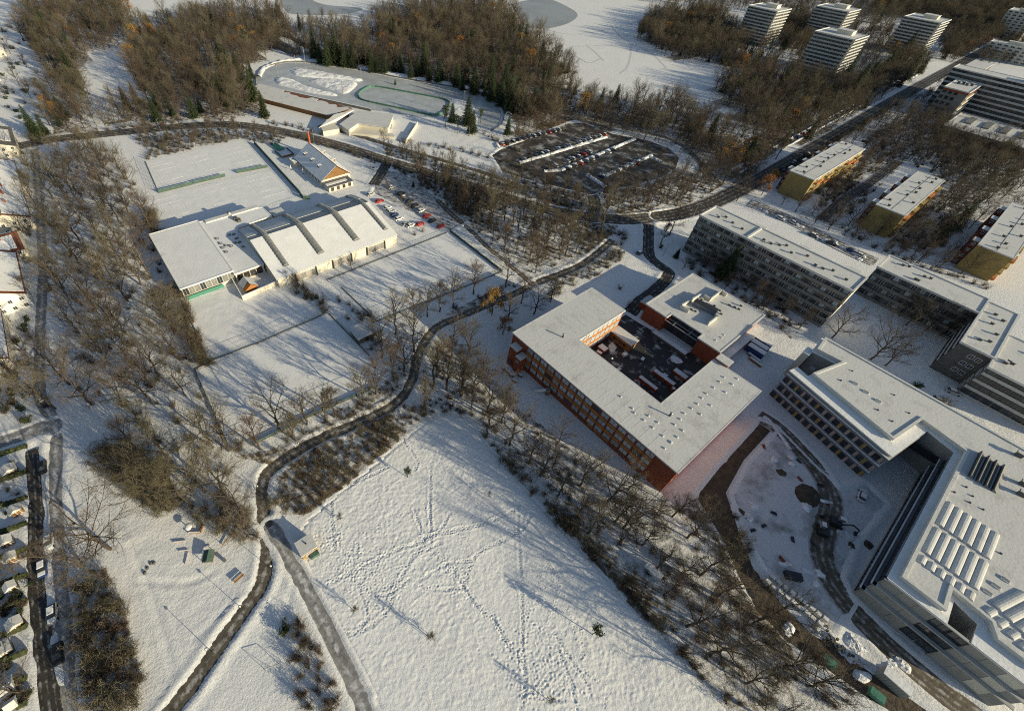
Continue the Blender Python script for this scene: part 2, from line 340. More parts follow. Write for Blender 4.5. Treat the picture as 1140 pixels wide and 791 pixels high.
# ---------------------------------------------------------------- the plan: roads, paths, cleared areas (marks read off the photograph)
ROADS = {  # name: (marks, width, material, bank height)
 'main_road': ([(-30,172),(30,161),(62,155),(100,151),(150,146),(200,141),(260,139),(320,148),(380,163),(430,179),(480,194),(540,213),(600,231),(650,241),(700,244.5),(750,239)], 8.5, 'road', 0.5),
 'boulevard': ([(735,241.5),(760,237),(790,227),(830,208),(870,186),(900,168),(940,145),(980,121),(1020,98),(1060,76),(1100,54),(1140,32),(1165,18)], 9.0, 'asphalt', 0.5),
 'curving_path': ([(100,905),(145,850),(180,805),(212,764),(240,724),(270,682),(291,650),(298,612),(293,565),(292,540),(303,521),(350,491),(400,470),(440,449),(458,425),(464,400),(474,378),(490,362),(530,345),(570,328),(592,317),(640,298),(662,284),(682,267)], 3.4, 'path', 0.3),
 'field_path': ([(303,585),(322,622),(345,662),(372,715),(395,765),(412,805)], 3.2, 'grey_path', 0.25),
 'wood_path': ([(487,222),(500,236),(520,253),(545,277),(570,297),(592,316)], 2.4, 'path', 0.2),
 'rink_path': ([(355,140),(395,150),(440,164),(500,181),(545,195),(590,212),(620,222)], 3.0, 'road', 0.3),
 'school_drive': ([(722,249),(722,268),(723,284),(735,296),(745,304),(735,318),(715,334),(700,350)], 5.0, 'asphalt', 0.3),
 'street_lane': ([(38,166),(42,200),(45,245),(48,300),(46,350),(44,400),(45,440),(62,476),(62,510),(61,560),(66,640),(72,720),(78,805),(90,900)], 3.2, 'grey_path', 0.2),
 'side_street': ([(-30,498),(0,492),(25,484),(45,476),(60,474)], 4.5, 'grey_path', 0.2),
 'garden_street': ([(36,500),(40,560),(40,620),(44,680),(50,740),(58,805),(70,890)], 3.0, 'asphalt', 0.2),
 'clinic_road': ([(835,226),(860,236),(890,250),(920,266),(950,281),(975,292)], 8.5, 'tracked', 0.3),
 'site_road': ([(845,462),(868,478),(890,500),(915,530),(925,560),(918,590),(915,615),(925,645),(950,680),(985,715),(1030,755),(1090,800),(1180,860)], 5.0, 'dirt', 0.3),
 'lot_entrance': ([(660,240),(662,226),(658,214)], 6.0, 'asphalt', 0.2),
 'lot_ring_path': ([(634,131),(660,137),(700,144),(740,153),(765,166),(780,182),(800,204)], 2.5, 'path', 0.25),
 'apartment_drive': ([(1000,180),(965,206),(935,226),(915,244)], 4.0, 'asphalt', 0.2),
 'tennis_drive': ([(431,182),(424,194),(416,206)], 5.0, 'asphalt', 0.2),
}
LINES = {k: smooth_line(ats(v[0]), 6) for k, v in ROADS.items()}
AREAS = {  # paved or iced areas: marks, material
 'car_park': ([(548,173),(556,167),(600,150),(634,137),(650,137),(682,149),(720,156),(745,165),(756,176),(752,188),(730,199),(700,207),(656,216),(630,210),(600,203),(560,192)], 'lot'),
 'tennis_car_park': ([(424,193),(432,190),(447,192),(520,245),(500,257),(415,214)], 'tracked'),
 'school_yard': ([(697,350),(706,356),(790,405),(740,452),(646,381)], 'yard'),
 'building_site': ([(850,472),(864,478),(905,520),(935,548),(965,540),(985,560),(950,600),(935,640),(945,670),(925,700),(905,690),(858,640),(836,600),(812,560),(806,545),(828,512)], 'site'),
 'muddy_strip': ([(775,553),(800,522),(848,469),(861,476),(828,512),(808,548),(822,590),(838,630),(870,672),(905,705),(960,742),(1000,768),(1045,800),(1130,850),(1085,860),(1005,800),(960,772),(915,740),(875,712),(846,684),(822,640),(802,595)], 'mud'),
}
AREA_W = {k: ats(v[0]) for k, v in AREAS.items()}
RINK_RING = [(289,97),(286,89),(291,80),(306,73),(328,70),(360,73),(400,79),(440,87),(480,94),(517,101),(540,108),(553,117),(558,127),(555,138),(545,144),(532,140),(533,131),(524,122),(505,124),(480,131),(440,126),(400,120),(340,107)]
RINK_W = ats(RINK_RING)
PONDS = [ats([(310,-8),(319,13),(341,16.5),(370,16.5),(395,14),(402,9),(365,6),(347,0),(335,-10)]), ats([(570,5),(576,16),(584,28),(597,32),(616,31),(635,25),(643,17),(634,9),(610,-1),(585,1)])]
PITCH_POLY = ats([(331,592),(345,573),(400,528),(470,470),(492,459),(520,462),(560,512)]) + [(-21, 55), (8, 55), (34, 55), (34, -4), (5, -11), (-4, -8.5)] + ats([(424,800),(406,762),(385,718),(360,674),(338,632)])
COURTS = {  # tennis and sports courts
 'upper': ats([(162.5,179.5),(271.5,156),(298,186.6),(176,214.5)]),
 'middle': ats([(171,218),(302,190.5),(334,216),(300,226),(175,258)]),
 'lower_small': ats([(205,334),(300,313),(338,330),(352,349),(233,401)]),
 'lower_large': ats([(218,413),(364,350),(411,396),(400,432),(280,494),(254,494)]),
 'shadow': ats([(364,312),(501,258.5),(558,302),(420,358)]),
}

# ---------------------------------------------------------------- ground sheet: snow lying on everything, cut down to the roads, banked along them
def axis(lo, hi, fine, far):
    a = list(np.arange(lo, hi, fine)); s = fine; x = hi
    while x < far: a.append(x); s = min(s*1.12, 260); x += s
    a.append(far); s = fine; x = lo
    while x > -far: s = min(s*1.12, 260); x -= s; a.insert(0, max(x, -far))
    return np.array(sorted(set(a)))
gx = axis(-212, 76, 0.75, 6000); gy = axis(-62, 212, 0.75, 6000)
GX, GY = np.meshgrid(gx, gy, indexing='ij')
gxf, gyf = GX.ravel(), GY.ravel()
relief = 0.14*vnoise(gxf, gyf, 9) + 0.09*vnoise(gxf, gyf, 3.1) + 0.10*vnoise(gxf+50, gyf, 1.6) + 0.07
dfar = np.maximum(0, np.maximum(np.maximum(gxf-76, -212-gxf), np.maximum(gyf-212, -62-gyf)))
relief *= np.clip(1 - dfar/60, 0, 1)
for k, (marks, w, mm, bank) in ROADS.items():
    d = line_dist(LINES[k], gxf, gyf, w/2 + 6)
    ridge = bank*np.exp(-((d - w/2 - 0.9)/0.7)**2)*(0.55 + 0.9*(vnoise(gxf, gyf, 1.7)+0.5))
    near = np.clip(1 - dfar/30, 0, 1)
    relief = np.minimum(relief + ridge*near, -0.14 + 0.55*np.maximum(0, d - (w/2 - 0.35) + 0.5*vnoise(gxf, gyf, 2.2)))
TRACKS = [[(634,52),(670,51),(700,50.5),(720,50)],[(702,51),(702,62),(698,75),(690,82)],[(652,50),(662,58),(672,68)],[(600,30),(630,38),(660,36),(690,30),(716,22)],[(712,52),(728,62),(742,76)],[(640,62),(655,70),(668,66)],[(680,28),(690,40),(705,50)],
 [(144,604),(160,640),(170,668),(182,705),(193,750)],[(155,646),(205,649),(240,636)],[(277,652),(240,690),(215,712)],[(100,500),(110,540),(140,600)],[(330,640),(318,680),(312,720)]]
for tr in TRACKS:
    if tr[0][1] > 300:
        d = line_dist(smooth_line(ats(tr), 6), gxf, gyf, 3) + 0.3*vnoise(gxf, gyf, 2.0); relief = relief - 0.16*np.exp(-(d/0.5)**2) + 0.10*np.exp(-((d-1.1)/0.4)**2)
keep_flat = list(AREA_W.values()) + [RINK_W] + PONDS
for p in keep_flat:
    d = poly_dist(p, gxf, gyf, 3); sd = np.where(inside(p, gxf, gyf), -d, d)
    relief = np.minimum(relief + 0.3*np.exp(-((sd-1.3)/0.8)**2)*np.clip(1 - dfar/30, 0, 1), np.where(sd < 2.5, -0.14 + 0.5*np.maximum(0, sd + 0.3 + 0.8*vnoise(gxf, gyf, 2.4)), 99))
for p in COURTS.values(): relief = np.where(inside(p, gxf, gyf), -0.10, relief)
pin = inside(PITCH_POLY, gxf, gyf) & (poly_dist(PITCH_POLY, gxf, gyf, 2) > 1.2)
relief = np.where(pin, -0.45, relief)
WOODS = {  # wooded ground: marks of the outline; density of fallen leaves on the snow
 'left_belt': ([(58,168),(140,166),(166,240),(202,335),(232,405),(265,512),(288,560),(276,598),(200,575),(118,545),(140,480),(80,445),(62,400),(57,300)], 0.22),
 'path_belt': ([(258,508),(300,500),(420,432),(462,392),(497,348),(560,316),(588,318),(492,360),(468,398),(444,447),(352,487),(300,518)], 0.36),
 'path_south': ([(306,530),(352,496),(442,455),(500,440),(520,462),(470,470),(400,528),(345,573),(312,574)], 0.38),
 'school_belt': ([(468,420),(500,372),(540,400),(560,440),(600,470),(660,520),(735,560),(790,570),(800,600),(830,660),(880,720),(950,800),(800,800),(760,760),(700,672),(640,600),(590,545),(540,490),(505,460)], 0.33),
 'triangle': ([(498,212),(560,225),(640,246),(690,252),(680,262),(640,295),(590,314),(545,275),(500,238)], 0.33),
 'road_south': ([(438,186),(480,197),(540,217),(560,226),(525,240),(505,242),(480,225)], 0.38),
 'road_north': ([(425,160),(500,184),(560,203),(625,224),(600,229),(540,211),(480,192),(430,176)], 0.34),
 'tennis_north': ([(150,150),(200,146),(260,143),(320,152),(310,165),(282,158),(240,160),(165,178)], 0.30),
 'lot_south': ([(560,194),(640,214),(700,209),(770,192),(800,200),(812,212),(760,233),(700,240),(640,234),(600,222)], 0.35),
 'lot_north': ([(560,150),(640,118),(660,112),(720,118),(770,125),(830,152),(868,168),(858,188),(812,212),(785,190),(752,164),(680,148),(640,133),(600,148),(560,165)], 0.42),
 'north_wood': ([(322,62),(335,48),(420,56),(418,40),(455,34),(500,30),(540,28),(575,36),(600,48),(622,64),(640,88),(640,116),(600,140),(572,140),(560,114),(520,98),(440,82),(380,72)], 0.45),
 'far_wood_north': ([(330,32),(400,26),(430,14),(480,6),(560,4),(572,20),(588,34),(560,40),(520,34),(450,40),(415,52),(330,46)], 0.40),
 'west_wood': ([(140,40),(190,26),(235,14),(312,14),(322,36),(330,48),(300,64),(280,74),(276,96),(290,118),(300,132),(250,136),(190,138),(150,142),(110,146),(122,130),(152,108),(146,74)], 0.42),
 'corner_wood': ([(28,8),(80,0),(140,-6),(150,28),(135,52),(104,64),(96,100),(120,128),(96,146),(60,150),(48,120),(60,92),(40,60),(20,36)], 0.36),
 'tower_wood': ([(706,42),(722,20),(790,14),(826,40),(830,62),(905,92),(935,100),(1010,62),(1030,78),(985,108),(940,136),(900,160),(868,164),(830,148),(795,118),(786,98),(830,86),(800,74),(745,66)], 0.42),
 'tower_garden': ([(868,16),(905,22),(905,50),(880,60),(858,52),(840,60),(850,40)], 0.36),
 'tower_lawn': ([(862,52),(884,40),(905,22),(985,22),(1008,50),(1000,64),(945,98),(905,94),(880,66)], 0.3),
 'far_wood_east': ([(960,12),(1000,4),(1060,8),(1080,2),(1150,-6),(1150,30),(1100,48),(1062,70),(1040,66),(1060,34),(1030,22),(985,20)], 0.42),
 'garden_one': ([(905,205),(930,190),(960,166),(1010,178),(975,212),(945,240),(915,235)], 0.32),
 'garden_two': ([(955,160),(1000,130),(1040,120),(1075,148),(1140,165),(1140,200),(1096,222),(1060,262),(1020,284),(985,275),(1010,240),(1040,195)], 0.36),
 'slab_garden': ([(780,262),(810,300),(900,362),(880,378),(850,350),(800,322),(770,300),(762,270)], 0.30),
 'boulevard_trees': ([(812,226),(850,206),(905,174),(955,143),(1005,114),(1045,92),(1052,102),(1010,128),(962,158),(930,176),(890,190),(862,206),(846,222),(825,232)], 0.25),
 'house_lawns': ([(850,222),(880,236),(905,225),(930,240),(975,262),(1010,282),(1040,292),(1085,308),(1130,330),(1110,322),(1060,312),(985,284),(940,266),(890,246)], 0.22),  # leaf tone here also stands in for the shade on this snow
 'house_yards': ([(1060,200),(1100,215),(1140,214),(1140,150),(1060,146),(1030,150),(1020,165)], 0.25),
 'third_house_garden': ([(1012,286),(1040,286),(1070,262),(1098,224),(1140,208),(1140,232),(1098,252),(1080,286),(1074,304),(1040,296)], 0.28),
 'office_garden': ([(1040,130),(1062,146),(1140,150),(1140,165),(1075,148)], 0.36),
}
WOOD_W = {k: ats(v[0]) for k, v in WOODS.items()}
litter = np.zeros(gxf.shape)
for k, p in WOOD_W.items(): litter = np.where(inside(p, gxf, gyf), WOODS[k][1] + 0.15 + 0.26*vnoise(gxf, gyf, 11), litter)
gbox = ats([(-5,500),(30,500),(52,800),(-40,800)])
litter = np.where(inside(gbox, gxf, gyf), 0.30, litter)
nx, ny = len(gx), len(gy)
me = bpy.data.meshes.new('ground')
me.vertices.add(nx*ny); me.vertices.foreach_set('co', np.stack([gxf, gyf, relief], 1).astype(np.float32).ravel())
ii, jj = np.meshgrid(np.arange(nx-1), np.arange(ny-1), indexing='ij'); a = (ii*ny + jj).ravel()
quads = np.stack([a, a+ny, a+ny+1, a+1], 1).astype(np.int32)
def quad_mesh(me, quads):
    me.loops.add(quads.size); me.loops.foreach_set('vertex_index', quads.ravel())
    me.polygons.add(len(quads)); me.polygons.foreach_set('loop_start', np.arange(0, quads.size, 4, dtype=np.int32)); me.polygons.foreach_set('loop_total', np.full(len(quads), 4, np.int32))
    me.polygons.foreach_set('use_smooth', np.ones(len(quads), bool)); me.update(calc_edges=True)
quad_mesh(me, quads)
att = me.attributes.new('litter', 'FLOAT', 'POINT'); att.data.foreach_set('value', litter.astype(np.float32))
me.materials.append(M['ground']); props(link('ground', me), kind='structure')

# roads and paths
def ribbon(name, line, w, z, m, jit=0.0):
    v, f = [], []
    P = [np.array(p) for p in line]
    for i, p in enumerate(P):
        d = P[min(i+1, len(P)-1)] - P[max(i-1, 0)]; d /= np.linalg.norm(d) + 1e-9; n = np.array([-d[1], d[0]])
        for s in (-1, -0.33, 0.33, 1):
            q = p + n*s*(w/2 + (jit*random.uniform(-1, 1) if abs(s) == 1 else 0)); v.append((q[0], q[1], z))
    for i in range(len(P)-1):
        for k in range(3): f.append((4*i+k, 4*i+4+k, 4*i+5+k, 4*i+1+k))
    me = mesh(name, v, f, m); a = me.attributes.new('across', 'FLOAT', 'POINT'); a.data.foreach_set('value', np.tile([-1.0, -0.33, 0.33, 1.0], len(P)).astype(np.float32)); return me
for i, (k, (marks, w, mm, bank)) in enumerate(ROADS.items()):
    dd = np.hypot(*np.mean(LINES[k], 0))
    z = 0.0 + 0.006*i if dd < 230 else 0.13 + 0.006*i
    props(link(k, ribbon(k, LINES[k], w + 1.2, z, M[mm], 0.1)), kind='structure')
for i, (k, p) in enumerate(AREA_W.items()):
    v = [(x, y, 0.0 + 0.005*i) for x, y in p]
    props(link(k, mesh(k, v, [tuple(range(len(v)))], M[AREAS[k][1]])), kind='structure')

for ti, tr in enumerate(TRACKS):
    if tr[0][1] > 300: continue
    props(link('trodden_track', ribbon('trodden_track', smooth_line(ats(tr), 6), 1.6, 0.03 + 0.006*ti, M['trodden'], 0.1)), kind='structure')
# frozen ponds with irregular shores
for i, p in enumerate(PONDS):
    q = smooth_line(p + [p[0]], 6)[:-1]
    props(link('frozen_pond', mesh('frozen_pond', [(x, y, 0.16) for x, y in q], [tuple(range(len(q)))], M['pond_ice'])), kind='structure')

# the sports pitch: trampled snow, every footprint pressed in
def pitch():
    x0, x1, y0, y1, s = -63, 36, -13, 59, 0.18
    X, Y = np.meshgrid(np.arange(x0, x1, s), np.arange(y0, y1, s), indexing='ij'); nx, ny = X.shape
    x, y = X.ravel(), Y.ravel()
    mod = 0.55 + 0.9*(vnoise(x+7, y, 11) + 0.5)
    h = 0.10*vnoise(x, y, 8) + mod*(0.04*vnoise(x, y, 1.9) + 0.05*vnoise(x+9, y, 0.85) + 0.07*vnoise(x, y+31, 0.45))
    H = h.reshape(nx, ny)
    def dent(px, py, r, dep):
        i0, i1 = int((px-r*2.2-x0)/s), int((px+r*2.2-x0)/s)+2; j0, j1 = int((py-r*2.2-y0)/s), int((py+r*2.2-y0)/s)+2
        if i0 < 0 or j0 < 0 or i1 > nx or j1 > ny: return
        d2 = ((X[i0:i1,j0:j1]-px)**2 + (Y[i0:i1,j0:j1]-py)**2)/r**2
        H[i0:i1,j0:j1] += -dep*np.exp(-d2*1.6) + 0.55*dep*np.exp(-((np.sqrt(d2)-1.45)/0.4)**2)
    A = lambda pts: ats(zr((400,560), 3.425, pts)); B = lambda pts: ats(zr((320,480), 5.65, pts))
    trails = [(A([(605,0),(606,100),(610,200),(618,330),(620,440),(620,540),(630,650),(630,730),(610,791)]), 2),
      (A([(395,320),(440,385),(500,440),(540,490),(575,550),(635,640)]), 3), (A([(400,330),(450,400),(505,430),(530,480),(570,560),(620,620)]), 2),
      (A([(-160,330),(-80,290),(0,250),(80,210),(160,170),(230,150),(300,115),(400,95),(500,70),(600,20)]), 3),
      (A([(-100,500),(0,490),(100,420),(130,340),(160,280),(210,200),(260,175),(310,150)]), 3),
      (A([(395,320),(430,220),(460,185),(530,150),(620,100),(650,50)]), 3), (A([(210,25),(230,80),(240,130),(300,110),(345,40)]), 2),
      (A([(265,0),(270,100),(240,150),(300,200),(350,250),(395,320)]), 2), (A([(230,310),(290,330),(390,320)]), 2), (A([(240,290),(280,260),(340,230),(420,220)]), 2),
      (A([(300,110),(410,130),(420,220)]), 1), (A([(690,330),(690,270),(730,250),(745,340)]), 1), (A([(740,490),(800,590),(860,680),(880,740)]), 2),
      (A([(760,560),(810,700),(830,791)]), 2), (A([(615,735),(665,715),(715,750),(780,745)]), 2), (A([(700,300),(640,400),(650,500),(620,540)]), 1),
      (A([(690,340),(760,300),(740,420),(700,470)]), 1), (A([(750,660),(700,700),(640,740)]), 1), (A([(0,330),(30,430),(0,470)]), 2), (A([(-60,250),(20,320),(100,350),(190,290)]), 2),
      (B([(262,360),(275,480),(285,600),(295,740)]), 4), (B([(270,395),(330,370),(390,340),(520,280),(640,225)]), 3), (B([(900,250),(895,500),(905,640),(900,700)]), 2),
      (B([(720,30),(750,100),(780,130),(820,200),(800,240)]), 2), (B([(790,490),(830,600),(860,650)]), 2), (B([(560,600),(700,540),(900,480)]), 1),
      (B([(310,640),(350,760),(480,770)]), 2), (B([(440,700),(440,791)]), 2), (A([(450,0),(470,60),(600,110),(740,250),(850,600)]), 1), (A([(850,480),(860,640),(930,690),(940,780)]), 1)]
    for line, wgt in trails:
        q = smooth_line(line, 8)
        if wgt > 1:
            dl = line_dist(q, x, y, 1.6) + 0.35*vnoise(x, y, 1.3); H += (-0.055*np.exp(-(dl/(0.18+0.07*wgt))**2) + 0.035*np.exp(-((dl-0.55-0.06*wgt)/0.16)**2)).reshape(nx, ny)
        for rep in range(wgt):
            off = random.uniform(-0.5, 0.5) if rep else 0.0; acc = 0.0; side = 1
            for (a0, b0), (a1, b1) in zip(q[:-1], q[1:]):
                L = math.hypot(a1-a0, b1-b0)
                if L < 1e-6: continue
                nxx, nyy = -(b1-b0)/L, (a1-a0)/L
                while acc < L:
                    t = acc/L; side = -side; o = off + side*0.15 + random.gauss(0, 0.16)
                    dent(a0+(a1-a0)*t+nxx*o, b0+(b1-b0)*t+nyy*o, random.uniform(0.13, 0.24), random.uniform(0.04, 0.12))
                    acc += random.uniform(0.36, 0.6)
                acc -= L
    for (u, v), r, n in [(at(430,650),8,330), (at(408,640),8,300), (at(385,622),7,260), (at(600,740),9,300), (at(590,700),6,110), (at(505,640),5,140), (at(612,762),6,150), (at(365,600),4,120),(at(570,752),4,60)]:
        for _ in range(n): dent(u+random.gauss(0, r*0.5), v+random.gauss(0, r*0.5), random.uniform(0.18, 0.34), random.uniform(0.02, 0.07))
    for _ in range(250): dent(random.uniform(x0, x1), random.uniform(y0, y1), random.uniform(0.25, 0.5), random.uniform(0.01, 0.04))
    H = H + 0.16
    z = H.ravel(); d = poly_dist(PITCH_POLY, x, y, 2.5); ins = inside(PITCH_POLY, x, y)
    z = np.where(ins, z - 0.25*np.clip(1 - d/1.5, 0, 1), -0.6)
    me = bpy.data.meshes.new('snow_pitch')
    ii, jj = np.meshgrid(np.arange(nx-1), np.arange(ny-1), indexing='ij'); a = (ii*ny+jj).ravel(); q = np.stack([a, a+ny, a+ny+1, a+1], 1).astype(np.int32)
    q = q[ins[q].all(1)]
    used = np.unique(q); remap = np.zeros(nx*ny, np.int32); remap[used] = np.arange(len(used)); q = remap[q]
    me.vertices.add(len(used)); me.vertices.foreach_set('co', np.stack([x[used], y[used], z[used]], 1).astype(np.float32).ravel())
    quad_mesh(me, q); me.materials.append(M['pitch'])
    props(link('snow_pitch', me), kind='structure')
M['pitch'] = mat('trampled snow', (0.82, 0.81, 0.785), 0.75, 0.03, 0.1, 0.7, 4.0, 0.08)
pitch()

# ---------------------------------------------------------------- sports courts under snow, court fences
COURT_TXT = {'upper': 'court_surface', 'middle': 'court_surface', 'lower_small': 'court_surface', 'lower_large': 'court_surface', 'shadow': 'court_surface'}
for k, p in COURTS.items():
    # a fine sheet with slight hollows
    xs = [q[0] for q in p]; ys = [q[1] for q in p]; s = 0.8
    X, Y = np.meshgrid(np.arange(min(xs), max(xs)+s, s), np.arange(min(ys), max(ys)+s, s), indexing='ij'); n_x, n_y = X.shape; x, y = X.ravel(), Y.ravel()
    rough = 2.2 if k in ('lower_small',) else 1.0
    z = 0.06 + 0.03*rough*vnoise(x, y, 5) + 0.05*rough*vnoise(x, y, 1.6)
    if k in ('upper', 'middle'):   # ghost of the court lines: snow sags over them
        pass
    ins = inside(p, x, y); ii, jj = np.meshgrid(np.arange(n_x-1), np.arange(n_y-1), indexing='ij'); a = (ii*n_y+jj).ravel(); q = np.stack([a, a+n_y, a+n_y+1, a+1], 1).astype(np.int32)
    q = q[ins[q].any(1)]
    me = bpy.data.meshes.new('court_surface'); me.vertices.add(n_x*n_y); me.vertices.foreach_set('co', np.stack([x, y, z], 1).astype(np.float32).ravel())
    quad_mesh(me, q); me.materials.append(M['court_snow']); props(link('court_surface', me), kind='structure')

def court_marking(cx, cy, w, l, i, field):
    """raised ridges of snow over one tennis court's tapes: length along x"""
    b = []; t = 0.09; z0, z1 = 0.04, 0.085
    for yy in (-w/2, -w/2+1.37, w/2-1.37, w/2): b.append((-l/2, l/2, yy-t, yy+t, z0, z1))
    for xx in (-l/2, -6.4, 6.4, l/2): b.append((xx-t, xx+t, -w/2+0.12, w/2-0.12, z0, z1+0.004))
    b.append((-6.3, 6.3, -t, t, z0, z1-0.004))
    o = link('court_marking', mesh('court_marking', *boxes(b), M['court_snow']), None, (cx, cy, 0))
    props(o, 'snow covered lines of the %s tennis court from the left in the %s row' % (ordn(i), field), 'court lines', 'tennis court lines under snow')
for fi, (cc, nm) in enumerate((('upper', 'back'), ('middle', 'front'))):
    p = COURTS[cc]; cx = np.mean([q[0] for q in p[:4]]); y0 = min(q[1] for q in p); y1 = max(q[1] for q in p)
    for i in range(3): court_marking(cx + (1.0 if fi == 0 else -2.0), y0 + (y1-y0)*(i+0.5)/3, 10.97, 23.77, i, nm)

_post = mesh('post', *tube([(0,0,0),(0,0,3.0)], [0.045, 0.045], 5), M['galv'])
_postg = mesh('post', *tube([(0,0,0),(0,0,3.0)], [0.05, 0.05], 5), M['dkgreen'])
def fence(marks, label, h=3.0, step=5.0, fabric=None, net=True, world_pts=None, group=None):
    pts = world_pts or ats(marks)
    t = thing('court_fence', label, 'fence', (*pts[0], 0), group=group)
    b = []
    for (x0, y0), (x1, y1) in zip(pts[:-1], pts[1:]):
        L = math.hypot(x1-x0, y1-y0); n = max(1, int(L/step)); ang = math.atan2(y1-y0, x1-x0)
        for i in range(n+1):
            q = (x0+(x1-x0)*i/n-pts[0][0], y0+(y1-y0)*i/n-pts[0][1], 0); o = link('post', _postg if fabric else _post, t, q); o.scale = (1, 1, h/3.0)
        for zz, nm in ((h-0.05, 'top_rail'), (0.18, 'bottom_rail')):
            link(nm, mesh(nm, *boxes([(0, L, -0.03, 0.03, zz-0.03, zz+0.03)]), M['galv']), t, (x0-pts[0][0], y0-pts[0][1], 0), ang)
        link('kerb', mesh('kerb', *boxes([(0.02, L-0.02, -0.14, 0.14, -0.1, 0.32)]), M['dkconcrete']), t, (x0-pts[0][0], y0-pts[0][1], 0), ang)  # added dark strip: stands in for shaded edges and hedges round the courts
        if fabric:
            link('windscreen', mesh('windscreen', *boxes([(0.05, L-0.05, 0.035, 0.06, 0.3, fabric)]), M['dkgreen']), t, (x0-pts[0][0], y0-pts[0][1], 0), ang)
        elif net:
            bb = [(i*0.9, i*0.9+0.035, -0.012, 0.012, 0.2, h-0.1) for i in range(int(L/0.9))] + [(0, L, -0.01, 0.01, zz, zz+0.035) for zz in np.arange(0.7, h-0.3, 0.7)]
            link('wire_mesh', mesh('wire_mesh', *boxes(bb), M['dkgreen']), t, (x0-pts[0][0], y0-pts[0][1], 0), ang)
    return t
fence([(177,215),(215,205.5)], 'bright green windscreen fence at the left end between the two tennis rows', 1.9, 4, 1.6)
fence([(216,205),(251,196.5)], 'middle dark green windscreen fence between the two snowy tennis rows', 1.9, 4, 1.6)
fence([(264,193),(298,186.5)], 'right hand green windscreen fence between the two snowy tennis rows', 1.9, 4, 1.6)
fence([(283,160),(335,217)], 'long dark fence between the tennis courts and the restaurant terrace', 2.4, 5, 1.9)
fence([(334,217),(338,222),(345,222)], 'short green fence beside the kiosk at the arched hall', 2.4, 4, 2.0)
fence([(162,180),(177,215)], 'green fence along the left side of the back tennis row', 3.0, 5)
fence([(203,335),(233,402)], 'fence on the left of the small court below the glazed hall', 3.0, 5)
fence([(217,412),(254,495)], 'fence on the left of the large lower court by the trees', 3.0, 5, 0.8)
fence([(217,412),(234,402),(287,382),(340,359),(365,348)], 'wire fence between the small and the large lower court', 2.2, 5)
fence([(280,496),(340,466),(420,430)], 'wire fence with green foot along the lower edge of the large court', 3.0, 5, 0.9)
fence([(366,349),(411,396)], 'wire fence right of the large lower court beside the shed', 2.2, 5)
fence([(501,258),(559,303)], 'dark fence on the right of the shadow striped court', 2.6, 5, 1.2)
fence([(364,312),(501,258)], 'low fence between the arched hall and the shadow striped court', 1.2, 5)
fence([(380,320),(420,358)], 'fence left of the shadow striped court by the shed', 2.0, 5)
fence([(420,358),(490,330),(558,303)], 'wire fence along the lower edge of the shadow striped court', 2.6, 5)

# ---------------------------------------------------------------- windows and other building parts
_wm = {}
def win_mesh(w, h, fm, pm, bars=1):
    key = (round(w,2), round(h,2), fm.name, pm.name, bars)
    if key not in _wm:
        fb = [(-w/2, -w/2+0.10, -0.10, 0.0, 0, h), (w/2-0.10, w/2, -0.10, 0.0, 0, h), (-w/2+0.1, w/2-0.1, -0.095, 0.0, h-0.1, h), (-w/2+0.1, w/2-0.1, -0.13, 0.0, 0, 0.1)]
        for i in range(bars): x = -w/2 + w*(i+1)/(bars+1); fb.append((x-0.04, x+0.04, -0.09, 0.0, 0.1, h-0.1))
        v1, f1 = boxes(fb); v2, f2 = boxes([(-w/2+0.09, w/2-0.09, -0.03, 0.0, 0.09, h-0.09)])
        me = mesh('window', v1 + v2, f1 + [tuple(i+len(v1) for i in q) for q in f2], [fm, pm])
        me.polygons.foreach_set('material_index', [0]*len(f1) + [1]*len(f2)); _wm[key] = me
    return _wm[key]
ROT = {'S': 0.0, 'E': math.pi/2, 'W': -math.pi/2, 'N': math.pi}
def win(parent, face, a, z, fixed, w, h, fm, pm, bars=1, name='window'):
    me = win_mesh(w, h, fm, pm, bars)
    loc = (a, fixed, z) if face in 'SN' else (fixed, a, z)
    return link(name, me, parent, loc, ROT[face])
def band(parent, name, face, a0, a1, z0, z1, fixed, depth, m):
    if face == 'S': return box(name, parent, a0, a1, fixed-depth, fixed-0.003, z0, z1, m)
    if face == 'E': return box(name, parent, fixed+0.003, fixed+depth, a0, a1, z0, z1, m)
    if face == 'W': return box(name, parent, fixed-depth, fixed-0.003, a0, a1, z0, z1, m)
_vent = mesh('roof_vent', *merge(boxes([(-0.5,0.5,-0.3,0.3,0,0.75),(-0.62,0.62,-0.42,0.42,0.75,0.9)])), [M['dkconcrete']])
_cap = mesh('snow_cap', *boxes([(-0.6,0.6,-0.4,0.4,0.903,1.0)]), M['roof_snow'])
def vent(parent, x, y, z, s=1.0):
    o = link('roof_vent', _vent, parent, (x, y, z)); o.scale = (s, s, s); c = link('snow_cap', _cap, o); return o
_bump = mesh('roof_light', *dome(0, 0, 0, 0.38, 0.38, 0.34, 8, 3), M['roof_snow'])

_pm = {}
def _panel(w, h, m):
    key = (round(w,2), round(h,2), m.name)
    if key not in _pm: _pm[key] = mesh('facade_panel', *boxes([(-w/2, w/2, -0.07, -0.003, 0, h)]), m)
    return _pm[key]

